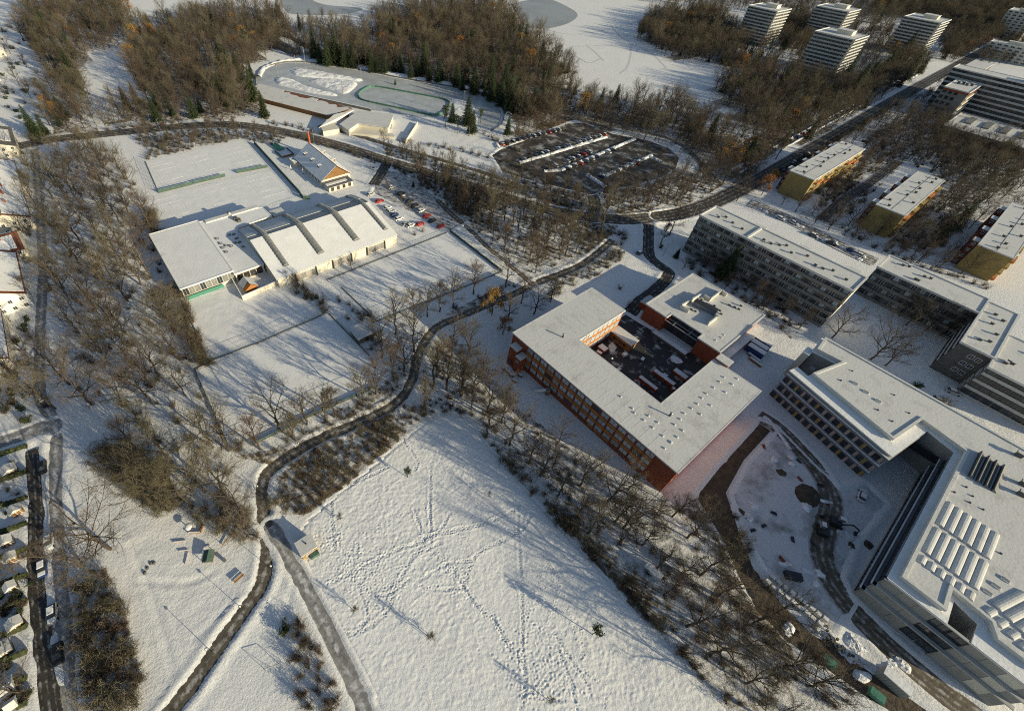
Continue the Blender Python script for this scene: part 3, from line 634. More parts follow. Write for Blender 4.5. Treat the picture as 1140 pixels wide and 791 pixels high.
# ---- school of red brick
def school():
    t = thing('school_building', 'three storey red brick school around a yard, snow on its flat U-shaped roof', 'school', (-34, 84, 0))
    ox, oy = 34, -84; P = [(-64.5,83.8),(-3.8,83.8),(-3.8,128),(-18.8,128),(-18.8,98.8),(-50,98.8),(-50,123.3),(-64.5,123.3)]
    P = [(x+ox, y+oy) for x, y in P]
    link('wall', mesh('wall', *prism(P, -0.2, 11.45), M['brick']), t)
    r = parapet_roof(t, P, 11.45, M['roof_snow'], M['roof_snow'], 0.3, 0.03, 0.3)
    y = -0.2
    for zc, sp in ((8.75, 7.35), (5.35, 3.95), (1.95, None)):
        for i in range(16):
            win(t, 'S', -11.4-3.0*i+ox, zc, y-0.0, 2.62, 1.95, M['redframe'], M['blind'] if (i*7+int(zc)*3) % 11 else M['glass'], 1)
        if sp: band(t, 'spandrel_panel', 'S', -58+ox, -9.9+ox, sp, sp+1.25, y, 0.09, M['orange'])
    for i in range(17): ubox('mullion', t, M['redframe'], (-9.9-3.0*i+ox, y-0.1, 0.6), (0.22, 0.2, 10.6))
    band(t, 'plinth', 'S', -30+ox, -22+ox, 0.9, 1.9, y, 0.06, M['orange'])
    box('porch', t, -62.8+ox, -59.6+ox, 81.2+oy, y-0.003, -0.2, 8.4, M['brick']); box('porch_roof', t, -62.9+ox, -59.5+ox, 81.1+oy, y-0.01, 8.403, 8.75, M['roof_snow'])
    box('porch', t, -59.2+ox, -57.0+ox, 80.6+oy, y-0.003, -0.2, 6.9, M['brick']); box('porch_roof', t, -59.3+ox, -56.9+ox, 80.5+oy, y-0.01, 6.903, 7.25, M['roof_snow'])
    win(t, 'S', -58.1+ox, 4.6, 80.6+oy, 1.6, 1.6, M['redframe'], M['blind']); win(t, 'S', -61.2+ox, 1.2, 81.2+oy, 1.6, 2.1, M['redframe'], M['glass'], name='door')
    for z in (8.6, 5.1, 1.6):      # yard side of the left wing, in the sun
        for i in range(9): win(t, 'E', 101.0+2.55*i+oy, z, -50+ox, 2.1, 1.9, M['white'], M['blind'], 2)
        if z > 2: band(t, 'spandrel_panel', 'E', 99.2+oy, 122.8+oy, z-1.5, z-0.12, -50+ox, 0.10, M['orange'])
    for z in (8.6, 5.1, 1.6):
        for i in range(13): win(t, 'E', 87.5+3.0*i+oy, z, -3.8+ox, 2.3, 1.9, M['redframe'], M['blind'], 1)
        if z > 2: band(t, 'spandrel_panel', 'E', 85.5+oy, 126.5+oy, z-1.4, z-0.12, -3.8+ox, 0.10, M['orange'])
    for a, b in zr((640,430), 7.19, [(555,270),(625,330),(705,395),(770,450),(845,262),(800,305),(665,288),(820,405),(590,235),(478,212),(720,495)]) + zr((550,300), 3.044, [(645,487),(700,490),(735,460),(705,435),(720,420),(745,400),(765,380),(780,365),(785,415),(808,388),(825,370),(600,583),(640,545),(670,470),(690,455),(430,430),(470,470),(400,300),(330,230)]):
        u, v = at(a, b, 11.7); link('roof_light', _bump, r, (u+ox, v+oy, 11.62))
    for a, b in ((626.5,375), (745.5,462.5)):
        u, v = at(a, b, 11.7); c = link('flue', mesh('flue', *tube([(0,0,0),(0,0,1.5)], [0.28,0.25], 8), M['dark']), r, (u+ox, v+oy, 11.6))
        link('cowl', mesh('cowl', *tube([(0,0,1.5),(0,0,1.62)], [0.42,0.30], 8), M['galv']), c)
    for i in range(17): ubox('roof_seam', r, M['roof_snow'], (-12.9-3.0*i+ox, 88.5+oy+0.4*(i % 3), 11.6), (0.10, 8.6+1.1*(i % 2), 0.055))
    for i in range(9): ubox('roof_seam', r, M['roof_snow'], (-57+ox, 100.5+2.6*i+oy, 11.6), (9.5, 0.10, 0.055))
    for i in range(10): ubox('roof_seam', r, M['roof_snow'], (-11.5+ox, 100+2.8*i+oy, 11.6), (8.5, 0.10, 0.045))
    box('stair_head', t, -18.6+ox, -14.6+ox, 128.2+oy, 131.2+oy, -0.2, 12.3, M['brick']); box('stair_head_roof', t, -18.8+ox, -14.4+ox, 128.0+oy, 131.4+oy, 12.303, 12.6, M['roof_snow'])
    q = thing('yard_annex', 'small flat roofed brown annex in the school yard beside the orange windows', 'annex', (-44.5, 122, 0))
    box('wall', q, -5.3, 3.2, -2.0, 2.0, -0.2, 3.3, M['wood']); box('roof', q, -5.6, 3.5, -2.3, 2.3, 3.303, 3.6, M['roof_snow']); win(q, 'S', -1.2, 0.9, -2.0, 5.5, 1.5, M['orange'], M['glass'], 4)
    for i, (a, b, L, w) in enumerate([(*at(721,427,.5),7.0,1.6), (*at(739,421,.5),8.0,1.8), (*at(757,417,.5),5.0,2.2), (*at(671,388,.5),3.2,2.6)]):
        o = thing('planter', ('snow topped red brick planter, %s from the left in the school yard' % ordn((1,2,3,0)[i])), 'planter', (a, b, 0), group='brick planters in the school yard')
        box('wall', o, -L/2, L/2, -w/2, w/2, -0.1, 1.1, M['brick']); link('snow_cap', mesh('snow_cap', *boxes([(-L/2+0.15, L/2-0.15, -w/2+0.15, w/2-0.15, 1.103, 1.3)]), M['snow']), o)
school()
YARD = [(-46,117,'snow'),(-47,111,'brick'),(-41,117.5,'canvas'),(-36,121,'dkgreen'),(-38,110,'dark'),(-27,121,'canvas'),(-44,104,'dark'),(-29,131,'snow'),(-22,118,'brick'),(-24.5,126,'dark')]
for i, (a, b, m_) in enumerate(sorted(YARD, key=lambda q: seen(q[0], q[1])[0])):
    L, w, h = random.uniform(1.2,2.6), random.uniform(1.0,2.0), random.uniform(.5,1.1)
    t = thing('yard_item', {'snow': 'snow heap', 'brick': 'red play block', 'canvas': 'pale covered crate', 'dkgreen': 'green play mat box', 'dark': 'dark covered bench'}[m_] + ' in the school yard, %s from the left' % ordn(i), 'yard object', (a, b, 0), random.uniform(0,3), 'things lying in the school yard')
    vv, ff = dome(0,0,-.05,L,w,h*.7,10,4) if m_ == 'snow' else loft([(-L/2,w*.9,0,h*.9,w*.8),(-L/2+.1,w,0,h,w*.95),(L/2-.1,w,0,h,w*.95),(L/2,w*.9,0,h*.9,w*.8)])
    link('heap' if m_ == 'snow' else 'body', mesh('heap' if m_ == 'snow' else 'body', [(p+random.gauss(0,.06 if m_ != 'snow' else .3), q+random.gauss(0,.06 if m_ != 'snow' else .3), r_*(1 if m_ != 'snow' else random.uniform(.3,1.2))) for p,q,r_ in vv], ff, M['bank_snow'] if m_ == 'snow' else M[m_]), t)
    if m_ != 'snow': ubox('snow_cap', t, M['snow'], (0,0,h+.003), (round(L*.8,1), round(w*.8,1), .12))

# ---- kindergarten block beside the school
def kindergarten():
    t = thing('kindergarten_building', 'low brick block with glazed porch and plant on its snowy square roof', 'building', (-35, 138, 0)); ox, oy = 35, -138
    P = [(x+ox, y+oy) for x, y in [(-49.2,138.2),(-41,138.2),(-41,141.4),(-28,141.4),(-28,138.2),(-20.4,138.2),(-20.4,169.2),(-49.2,169.2)]]
    link('wall', mesh('wall', *prism(P, -0.2, 7.4), M['brick']), t)
    r = parapet_roof(t, P, 7.4, M['roof_snow'], M['roof_snow'], 0.45, 0.10, 0.5)
    for i in range(6): win(t, 'S', -40+1.08+2.17*i+ox-0.05, 0.2, 141.4+oy, 2.1, 6.6, M['dark'], M['glass'], 1, 'glazing')
    b = box('canopy', t, -41+ox+0.05, -28+ox-0.05, 137.6+oy, 138.0+oy, 6.2, 6.4, M['galv']); box('canopy', t, -41+ox+0.05, -28+ox-0.05, 139.5+oy, 139.7+oy, 6.2, 6.4, M['galv'])
    for x in (-37.5, -31.5): box('canopy_beam', t, x+ox-0.1, x+ox+0.1, 137.2+oy, 141.2+oy, 6.41, 6.6, M['galv'])
    box('ramp', t, -42+ox, -28+ox, 134.6+oy, 137.0+oy, -0.1, 0.9, M['dkconcrete']); box('ramp_snow', t, -41.8+ox, -28.2+ox, 134.8+oy, 136.8+oy, 0.903, 1.05, M['snow'])
    for i in range(6): win(t, 'E', 142+4.6*i+oy, 4.2, -20.4+ox, 3.6, 2.4, M['orange'], M['blind'], 2)
    box('side_canopy', t, -20.39+ox, -17.6+ox, 140+oy, 168+oy, 3.2, 3.5, M['brick']); box('side_canopy_snow', t, -20.38+ox, -17.5+ox, 140+oy, 168+oy, 3.503, 3.7, M['snow'])
    z = 7.58
    def wall_u(name, pts, w, h, m):
        for (x0,y0),(x1,y1) in zip(pts[:-1], pts[1:]):
            L = math.hypot(x1-x0, y1-y0); o = link(name, mesh(name, *boxes([(-w/2, L+w/2, -w/2, w/2, 0, h)]), m), r, (x0+ox, y0+oy, z), math.atan2(y1-y0, x1-x0))
            link('snow_cap', mesh('snow_cap', *boxes([(-w/2-0.05, L+w/2+0.05, -w/2-0.05, w/2+0.05, h+0.003, h+0.2)]), M['roof_snow']), o)
    K = lambda pts: ats(zr((700,300), 6.594, pts), 8.8)
    wall_u('screen_wall', K([(440,300),(385,262),(525,182)]), 0.35, 1.3, M['cream']); wall_u('screen_wall', K([(590,390),(650,345),(640,320)]), 0.35, 1.3, M['cream'])
    wall_u('screen_wall', K([(560,190),(600,215),(685,150),(720,180)]), 0.35, 1.3, M['cream'])
    (x0,y0),(x1,y1) = K([(480,232),(650,315)]); L = math.hypot(x1-x0, y1-y0)
    o = link('air_handler', mesh('air_handler', *boxes([(0, L, -1.0, 1.0, 0, 1.9)]), M['metal']), r, (x0+ox, y0+oy, z), math.atan2(y1-y0, x1-x0)); link('hood', mesh('hood', *boxes([(0.3, L-0.3, -1.15, 1.15, 1.903, 2.1)]), M['dark']), o)
    for p in K([(470,275),(500,290),(545,205),(750,245),(790,260),(820,275),(835,250),(640,250),(680,285),(690,310)]): vent(r, p[0]+ox, p[1]+oy, z, 0.8)
    for p in zr((700,300), 6.594, [(680,500),(640,520),(700,480)]): u, v = at(*p, 7.6); link('roof_light', _bump, r, (u+ox, v+oy, z-0.05))
    q = thing('garden_store', 'small flat block with snowy roof behind the upper left corner of the kindergarten', 'annex', (-52, 146, 0))
    box('wall', q, -1.6, 1.4, -3, 3, -0.1, 3.0, M['brick']); box('roof', q, -1.8, 1.6, -3.2, 3.2, 3.003, 3.3, M['roof_snow'])
kindergarten()

# ---- long clinic slabs of grey concrete
def slab(name, label, x0, x1, y0, y1, H, n_st, step, extra=None, end='E', west=False):
    t = thing(name, label, 'building', ((x0+x1)/2, y0, 0)); ox, oy = -(x0+x1)/2, -y0
    X0, X1, Y1 = x0+ox, x1+ox, y1+oy
    P = [(X0,0),(X1,0),(X1,Y1),(X0,Y1)]
    box('wall', t, X0, X1, 0, Y1, -0.2, H, M['dkconcrete'])
    r = parapet_roof(t, P, H, M['roof_snow'], M['roof_snow'], 0.3, 0.35, 0.6)
    sh = H/n_st; n = int((x1-x0-1)/step)
    for s in range(n_st):
        z = s*sh
        band(t, 'balcony_front', 'S', X0+0.1, X1-0.1, z+0.05 if s else -0.1, z+1.2, 0.0, 0.75, M['concrete'])
        for i in range(n):
            xx = X0 + (x1-x0)*(i+0.5)/n
            k = (i*5 + s*3) % 7
            win(t, 'S', xx, z+1.02, 0.0, step*0.62, sh-1.25, M['white'] if k in (1, 4) else M['dkconcrete'], M['glass'] if k < 5 else M['blind'], 1)
            if k in (0, 2, 5): ubox('partition', t, M['offwhite'], (xx+step*0.42, -0.36, z+1.2), (0.12, 0.66, sh-1.25))
        if s: band(t, 'cornice', 'S', X0+0.1, X1-0.1, z-0.16, z+0.047, 0.0, 0.42, M['dkconcrete'])
    band(t, 'end_wall', 'E', 0.05, Y1-0.05, -0.1, H-0.3, X1, 0.18, M['cream'])
    if west:
        for s in range(n_st):
            for i in range(3): win(t, 'W', 2.5+(Y1-5)*i/2, s*sh+1.0, X0, 1.8, sh-1.3, M['white'], M['glass'])
    return t, r, ox, oy
t, r, ox, oy = slab('clinic_slab', 'six storey grey concrete slab behind the kindergarten, snowy roof with a row of vents', -65.5, -5.4, 193.2, 206.2, 17.6, 6, 2.85)
for a, b in zr((740,210), 4.75, [(285,150),(325,150),(360,180),(410,212),(525,270),(563,290),(608,298),(645,300),(670,338),(755,355),(797,403),(838,422),(890,432),(960,480)]):
    u, v = at(a, b, 18.0); vent(r, u+ox, v+oy, 17.75, 1.0)
(u, v) = at(*zr((740,210), 4.75, [(470,235)])[0], 18); box('roof_divider', r, u+ox-0.4, u+ox+0.4, 0.6, 12.4, 17.75, 18.3, M['roof_snow'])
for x0, x1, d in ((-48,-44,2.2), (-30,-26,2.2), (-13,-8,3.0)): box('stair_tower', t, x0+ox, x1+ox, 206.6+oy, 206.6+d+oy, -0.2, 17.3, M['dkconcrete']); box('stair_tower_roof', t, x0+ox-0.1, x1+ox+0.1, 206.62+oy, 206.7+d+oy, 17.303, 17.6, M['roof_snow'])
t, r, ox, oy = slab('clinic_wing', 'four storey concrete slab right of the gap, behind the leafless garden trees', -5.8, 27.3, 228.4, 241.8, 13.0, 4, 2.85)
for a, b in zr((820,180), 3.5625, [(660,410),(685,415),(710,465),(745,455),(770,462),(720,470)]): u, v = at(a, b, 13.4); vent(r, u+ox, v+oy, 13.15, 1.0)
box('stair_tower', t, 9+ox, 13+ox, 242.2+oy, 244+oy, -0.2, 12.8, M['dkconcrete'])
def clinic_corner():
    t = thing('clinic_corner_building', 'stepped concrete clinic block at the right edge with white banded side', 'building', (34, 204, 0)); ox, oy = -34, -204
    for x0, x1, y0, y1, H in ((27.35,36.3,204.2,240,13.0), (36.35,62,198.3,224,12.6)):
        P = [(x0+ox,y0+oy),(x1+ox,y0+oy),(x1+ox,y1+oy),(x0+ox,y1+oy)]
        box('wall', t, x0+ox, x1+ox, y0+oy, y1+oy, -0.2, H, M['dkconcrete']); r = parapet_roof(t, P, H, M['roof_snow'], M['roof_snow'], 0.3, 0.3, 0.6)
        for k in range(6): vent(r, x0+ox+2.5+random.uniform(0, x1-x0-5), y0+oy+6+random.uniform(0, y1-y0-10), H+0.15, 1.0)
    for s in range(4):
        z = s*3.2
        for i in range(4):
            band(t, 'facade_band', 'W', 204.6+oy, 227.5+oy, z+0.1, z+1.1, 27.35+ox, 0.25, M['offwhite']) if i == 0 else None
            win(t, 'W', 207+5.6*i+oy, z+1.15, 27.35+ox, 4.4, 1.8, M['dark'], M['glass'], 2)
        if s < 3: 
            for i in range(2): win(t, 'S', 32.2+2.0*i+ox, z+3.0, 204.2+oy, 1.5, 1.6, M['white'], M['glass'])
        band(t, 'facade_band', 'S', 36.5+ox, 61.5+ox, z+0.1, z+1.15, 198.3+oy, 0.22, M['offwhite'])
        for i in range(9): win(t, 'S', 38+2.75*i+ox, z+1.2, 198.3+oy, 2.2, 1.75, M['dark'], M['glass'], 1)
        win(t, 'W', 201.2+oy, z+1.2, 36.35+ox, 3.6, 1.75, M['white'], M['glass'], 1)
clinic_corner()

# ---- new clinic with the angled wing and the vaulted roof lights
def new_clinic():
    t = thing('clinic_main_building', 'large new clinic with ledged storeys, angled wing and vaulted rooflights on its snowy roof', 'building', (20, 150, 0)); ox, oy = -20, -150
    S = lambda pts: [(x+ox, y+oy) for x, y in pts]
    body = [(2.6,145.1),(-1.0,146.2),(-1.8,143.2),(28.4,135.2),(31.7,153.4),(39.0,151.2),(39.0,99.2),(49.4,99.2),(49.0,106.0),(54.2,104.6),(54.2,99.2),(65.5,99.2),(65.5,128),(110,128),(110,167.4),(-1.8,167.0),(-1.2,158.2),(6,159.0)]
    link('wall', mesh('wall', *prism(S(body), -0.2, 11.9), M['grey']), t)
    terrace = link('terrace', mesh('terrace', *prism(offset_poly(S(body), 0.35), 11.903, 12.2), M['snow']), t)
    upper = [(2.9,146.6),(26.6,140.2),(29.4,154.9),(40.3,152.6),(40.3,100.8),(48.2,100.8),(47.8,107.0),(55.0,106.2),(56.6,103.2),(64.6,103.2),(64.6,129.5),(110,129.5),(110,167.0),(-1.4,166.6),(-0.8,158.8),(6.6,159.7)]
    link('top_wall', mesh('top_wall', *prism(S(upper), 12.203, 13.0), M['cream']), t)
    r = parapet_roof(t, S(upper), 13.0, M['roof_snow'], M['roof_snow'], 0.15, 0.3, 0.7)
    # angled wing front
    p0, p1 = np.array((-1.8+ox, 143.2+oy)), np.array((28.4+ox, 135.2+oy)); L = np.linalg.norm(p1-p0); ang = math.atan2(*(p1-p0)[::-1])
    def on_line(name, p0, ang, bs, m): return link(name, mesh(name, *boxes(bs), m), t, (p0[0], p0[1], 0), ang)
    for z in (3.7, 7.4, 11.0):
        on_line('ledge', p0, ang, [(0.0, L+0.6, -0.95, -0.003, z, z+0.22)], M['offwhite']); on_line('ledge_snow', p0, ang, [(0.0, L+0.6, -0.98, -0.78, z+0.223, z+0.32)], M['snow'])
        on_line('fascia', p0, ang, [(0.0, L+0.5, -0.80, -0.003, z-0.75, z-0.003)], M['metal'])
    c, s_ = math.cos(ang), math.sin(ang)
    for row, z in enumerate((0.3, 4.0, 7.7)):
        n = 13
        for i in range(n):
            w = L/n; sh = 0.35*w*(row % 2)
            xc = i*w + 0.33*w + sh*0.5; link('window', win_mesh(w*0.64, 2.6, M['dark'], M['glass'], 1), t, (p0[0]+c*xc, p0[1]+s_*xc, z), ang)
            xc = i*w + 0.83*w + sh*0.4; link('facade_panel', _panel(w*0.30, 2.6, M['ochre'] if (i+row) % 3 == 0 else M['pink']), t, (p0[0]+c*xc, p0[1]+s_*xc, z), ang)
    q0, q1 = np.array((28.4+ox,135.2+oy)), np.array((31.7+ox,153.4+oy)); L2 = np.linalg.norm(q1-q0); a2 = math.atan2(*(q1-q0)[::-1])
    for z in (3.7, 7.4, 11.0): on_line('ledge', q0, a2, [(0.003, L2-0.2, -0.6, -0.003, z, z+0.22)], M['offwhite'])
    for row, z in enumerate((0.4, 4.0, 7.7)):
        for i in range(5):
            xc = (i+0.5)*L2/5; link('window', win_mesh(L2/5*0.9, 2.9, M['dark'], M['glass'], 1), t, (q0[0]+math.cos(a2)*xc, q0[1]+math.sin(a2)*xc, z), a2)
    # long dark side towards the building site, ledges at every storey
    for z in (4.9, 8.4, 11.85):
        band(t, 'ledge', 'W', 98.0+oy, 150.5+oy, z, z+0.25, 39.0+ox, 1.0 if z < 11 else 0.6, M['metal'])
        band(t, 'ledge_snow', 'W', 98.0+oy, 150.0+oy, z+0.253, z+0.33, 38.25+ox, 0.25, M['snow']) if z < 11 else None
        band(t, 'ledge', 'S', 38.4+ox, 66.1+ox, z, z+0.25, 99.2+oy, 1.0 if z < 11 else 0.6, M['offwhite'])
    for z in (1.2, 5.3, 8.8):
        for i in range(17): win(t, 'W', 101+2.95*i+oy, z, 39.0+ox, 2.8, 2.6, M['dark'], M['glass'], 1)
        for i in range(8):
            if i not in (3, 4): link('facade_panel', _panel(2.85, 2.7, M['cream'] if i > 6 else M['grey']), t, (40.7+3.0*i+ox, 99.2+oy, z), 0.0)  # sunlit end and shaded rest put into the panel colours
            else: win(t, 'S', 40.7+3.0*i+ox, z, 99.2+oy, 2.7, 2.6, M['dark'], M['glass'], 1)
    band(t, 'facade_strip', 'S', 31.9+ox, 38.9+ox, 5.5, 8.0, 151.2+oy-0.0, 0.05, M['dark'])
    z = 13.17
    # glass saw-tooth rooflights
    for i in range(4):
        x = 42.6 + 1.6*i; y0, y1 = 143.6, 154.8
        o = link('glass_rooflight', mesh('glass_rooflight', [(0,y0,0),(1.2,y0,0),(1.2,y1,0),(0,y1,0),(0.1,y0,0.9),(0.1,y1,0.9)], [(0,1,4),(1,2,5,4),(2,3,5),(3,0,4,5),(3,2,1,0)], M['glass_grey']), r, (x+ox, oy, z))
        link('rooflight_back', mesh('rooflight_back', *boxes([(-0.12, 0.09, y0-0.1, y1+0.1, 0, 1.0)]), M['dark']), o)
    # vaulted rooflights under snow
    def vault(w, L, h, n=7):
        v, f = [], []
        for yy in (0, L):
            for k in range(n+1): a = math.pi*k/n; v.append((-w/2*math.cos(a), yy, h*math.sin(a)))
        for k in range(n): f.append((k, k+1, n+2+k, n+1+k))
        f += [tuple(range(n, -1, -1)), tuple(range(n+1, 2*n+2))]
        return v, f
    vl = mesh('vaulted_rooflight', *vault(1.80, 8.9, 0.48), M['roof_snow']); vs = mesh('vaulted_rooflight', *vault(1.5, 2.2, 0.42), M['roof_snow'])
    for i in range(6):
        for y in (121.6, 111.2): link('vaulted_rooflight', vl, r, (41.9+1.78*i+ox, y+oy, z))
        link('vaulted_rooflight', vs, r, (41.9+1.78*i+ox, 107.6+oy, z))
    for i in range(6):
        link('vaulted_rooflight', vl, r, (55.0+2.0*i+ox, 110.4-0.7*i+oy, z), math.radians(-20)); link('vaulted_rooflight', vs, r, (54.0+2.0*i+ox, 107.2-0.7*i+oy, z), math.radians(-20))
    for a, b in zr((860,360), 7.193, [(665,480),(750,548),(848,620)]) + zr((960,620), 4.628, [(648,180),(690,148),(738,115)]):
        u, v = at(a, b, 13.3); o = ubox('skylight', r, M['white'], (u+ox, v+oy, z-0.02), (1.5, 0.9, 0.3)); ubox('pane', o, M['glass_grey'], (0, 0, 0.303), (1.25, 0.65, 0.05))
    for a, b in zr((860,360), 7.193, [(640,378),(547,455),(975,570),(845,690),(960,780)]) + zr((1000,480), 4.943, [(375,305),(310,333),(395,390),(468,428),(565,670),(410,355)]) + zr((900,420), 6.594, [(240,20),(510,238),(615,320),(740,260)]):
        u, v = at(a, b, 13.3); ubox('roof_outlet', r, M['dark'], (u+ox, v+oy, z), (0.4, 0.4, 0.25))
    for a, b in zr((1000,480), 4.943, [(665,130),(690,290),(680,345)]):
        u, v = at(a, b, 13.6); vent(r, u+ox, v+oy, z, 1.5)
    # north-west corner cut with plant
    for a, b, w, h in ((4.2,151.5,2.0,1.6), (1.8,154.6,1.5,2.2), (0.6,148.8,1.2,1.2)): ubox('plant_unit', t, M['galv'], (a+ox, b+oy, 0), (w, 1.6, h+7))
    box('plant_screen', t, -3.2+ox, -1.25+ox, 156.5+oy, 160.2+oy, -0.2, 11.0, M['cream']); box('plant_screen_snow', t, -3.3+ox, -1.2+ox, 156.4+oy, 160.3+oy, 11.003, 11.3, M['snow'])
new_clinic()

# ---- apartment towers with continuous balconies
def tower(label, x0, x1, y0, y1, H=30.0, n=11, group='balconied apartment towers'):
    t = thing('apartment_tower', label, 'tower', ((x0+x1)/2, y0, 0), group=group); w, d = x1-x0, y1-y0; X0, X1 = -w/2, w/2
    sh = H/n
    box('core', t, X0, X1, 1.2, d, -0.2, H, M['dkconcrete'])
    for s in range(n):
        z = s*sh
        link('balcony', mesh('balcony', *boxes([(X0-0.2, X1+1.5, -0.15, 1.197, z+sh*0.02, z+0.2), (X0-0.2, X1+1.5, -0.25, 0.0, z, z+1.15), (X1+1.35, X1+1.6, 0.0, d, z, z+1.15), (X1+0.003, X1+1.35, 1.2, d, z+sh*0.02, z+0.2)]), M['offwhite']), t)
        for i in range(8):
            if (i*3+s) % 5: win(t, 'S', X0+w*(i+0.5)/8, z+0.3, 1.2, w/8*0.72, sh-0.55, M['white'], M['glass'], 1)
        for i in range(6): win(t, 'E', 1.2+(d-1.2)*(i+0.5)/6, z+0.3, X1, (d-1.2)/6*0.6, sh-0.55, M['white'], M['glass'], 1)
    r = parapet_roof(t, [(X0-0.2,-0.3),(X1+1.6,-0.3),(X1+1.6,d),(X0-0.2,d)], H, M['roof_snow'], M['roof_snow'], 0.1, 0.5, 0.6)
    box('roof_house', r, X0+w*0.38, X0+w*0.78, d*0.45, d*0.72, H+0.18, H+3.0, M['cream']); box('roof_house_snow', r, X0+w*0.37, X0+w*0.79, d*0.44, d*0.73, H+3.003, H+3.3, M['roof_snow'])
tower('leftmost white balconied apartment tower behind the meadow', -256, -227.5, 596.5, 628)
tower('white balconied apartment tower in front, nearest of the four towers', -169, -138, 544.5, 576)
tower('white balconied apartment tower half hidden behind the nearest tower', -221.5, -190.5, 677, 709)
tower('rightmost of the four white balconied towers, standing among trees', -151.5, -121, 720, 754)
def far_block(label, x0, x1, y0, y1, H, n, face, dim):
    t = thing('far_apartment_block', label, 'building', ((x0+x1)/2, y0, 0)); w = x1-x0; sh = H/n
    box('wall', t, -w/2, w/2, 0, y1-y0, -0.2, H, face)
    for s in range(n):
        band(t, 'balcony', 'S', -w/2, w/2, s*sh+0.05, s*sh+1.15, 0.0, 0.9, M['offwhite'])
        for i in range(int(w/5)): win(t, 'S', -w/2+(i+0.5)*w/int(w/5), s*sh+1.2, 0.0, 3.4, sh-1.4, M['white'], M['glass'])
    r = parapet_roof(t, [(-w/2,0),(w/2,0),(w/2,y1-y0),(-w/2,y1-y0)], H, M['roof_snow'], M['roof_snow'], 0.3, 0.4, 0.6)
    box('roof_house', r, -w*0.2, w*0.15, 4, 9, H+0.18, H+2.8, M['cream']); box('roof_house_snow', r, -w*0.21, w*0.16, 3.9, 9.1, H+2.803, H+3.1, M['roof_snow'])
far_block('distant terraced apartment block in the upper right corner', -106, -78, 955, 985, 26, 9, M['cream'], 1)
far_block('lower distant apartment block in front of the upper right corner block', -84, -40, 800, 815, 14, 5, M['cream'], 1)
far_block('distant apartment block cut by the right edge of the picture', -58, -10, 880, 905, 22, 8, M['cream'], 1)

# ---- ochre apartment houses
def ochre_house(label, x0, x1, y0, y1, H=12.3):
    t = thing('ochre_apartment_house', label, 'building', ((x0+x1)/2, y0, 0), group='ochre apartment houses'); w, d = x1-x0, y1-y0
    box('wall', t, -w/2, w/2, 0, d, -0.2, H, M['ochre'])
    r = parapet_roof(t, [(-w/2,0),(w/2,0),(w/2,d),(-w/2,d)], H, M['roof_snow'], M['roof_snow'], 0.2, 0.06, 0.4)
    for k in range(4):
        y = d*(0.06+0.25*k); o = box('stair_tower', t, -w/2-2.6, -w/2-0.003, y, y+4.2, -0.2, H-0.6, M['dkred']); box('stair_tower_roof', t, -w/2-2.7, -w/2-0.01, y-0.1, y+4.3, H-0.597, H-0.3, M['roof_snow'])
        for s in range(4): win(t, 'S', -w/2-1.3, 0.8+3*s, y, 1.2, 1.4, M['white'], M['glass'])
    for s in range(4):
        for i in range(5):
            y = d*(i+0.5)/5
            box('balcony', t, w/2+0.003, w/2+1.5, y-3.6, y+3.6, 3.0*s+0.1, 3.0*s+1.1, M['ochre'] if (i+s) % 3 else M['orange'])
            win(t, 'E', y-1.7, 3.0*s+1.15, w/2, 2.6, 1.5, M['white'], M['glass'], 1); win(t, 'E', y+1.7, 3.0*s+1.15, w/2, 2.6, 1.5, M['white'], M['blind'], 1)
    for i in range(9): vent(r, random.uniform(-w/2+1.5, w/2-1.5), d*(i+0.5)/9, H+0.15, 1.1)
    link('wire', mesh('wire', *boxes([(-0.05, 0.05, 1, d-1, H+0.2, H+0.26)]), M['dark']), r)
ochre_house('ochre apartment house with snowy roof nearest the boulevard', -66.5, -54.2, 288.5, 358.5)
ochre_house('ochre apartment house in the middle of the three parallel ones', -25.4, -13.2, 288.5, 352)
ochre_house('ochre apartment house at the right edge, nearest the stepped clinic', 14.8, 27.0, 288.8, 354)

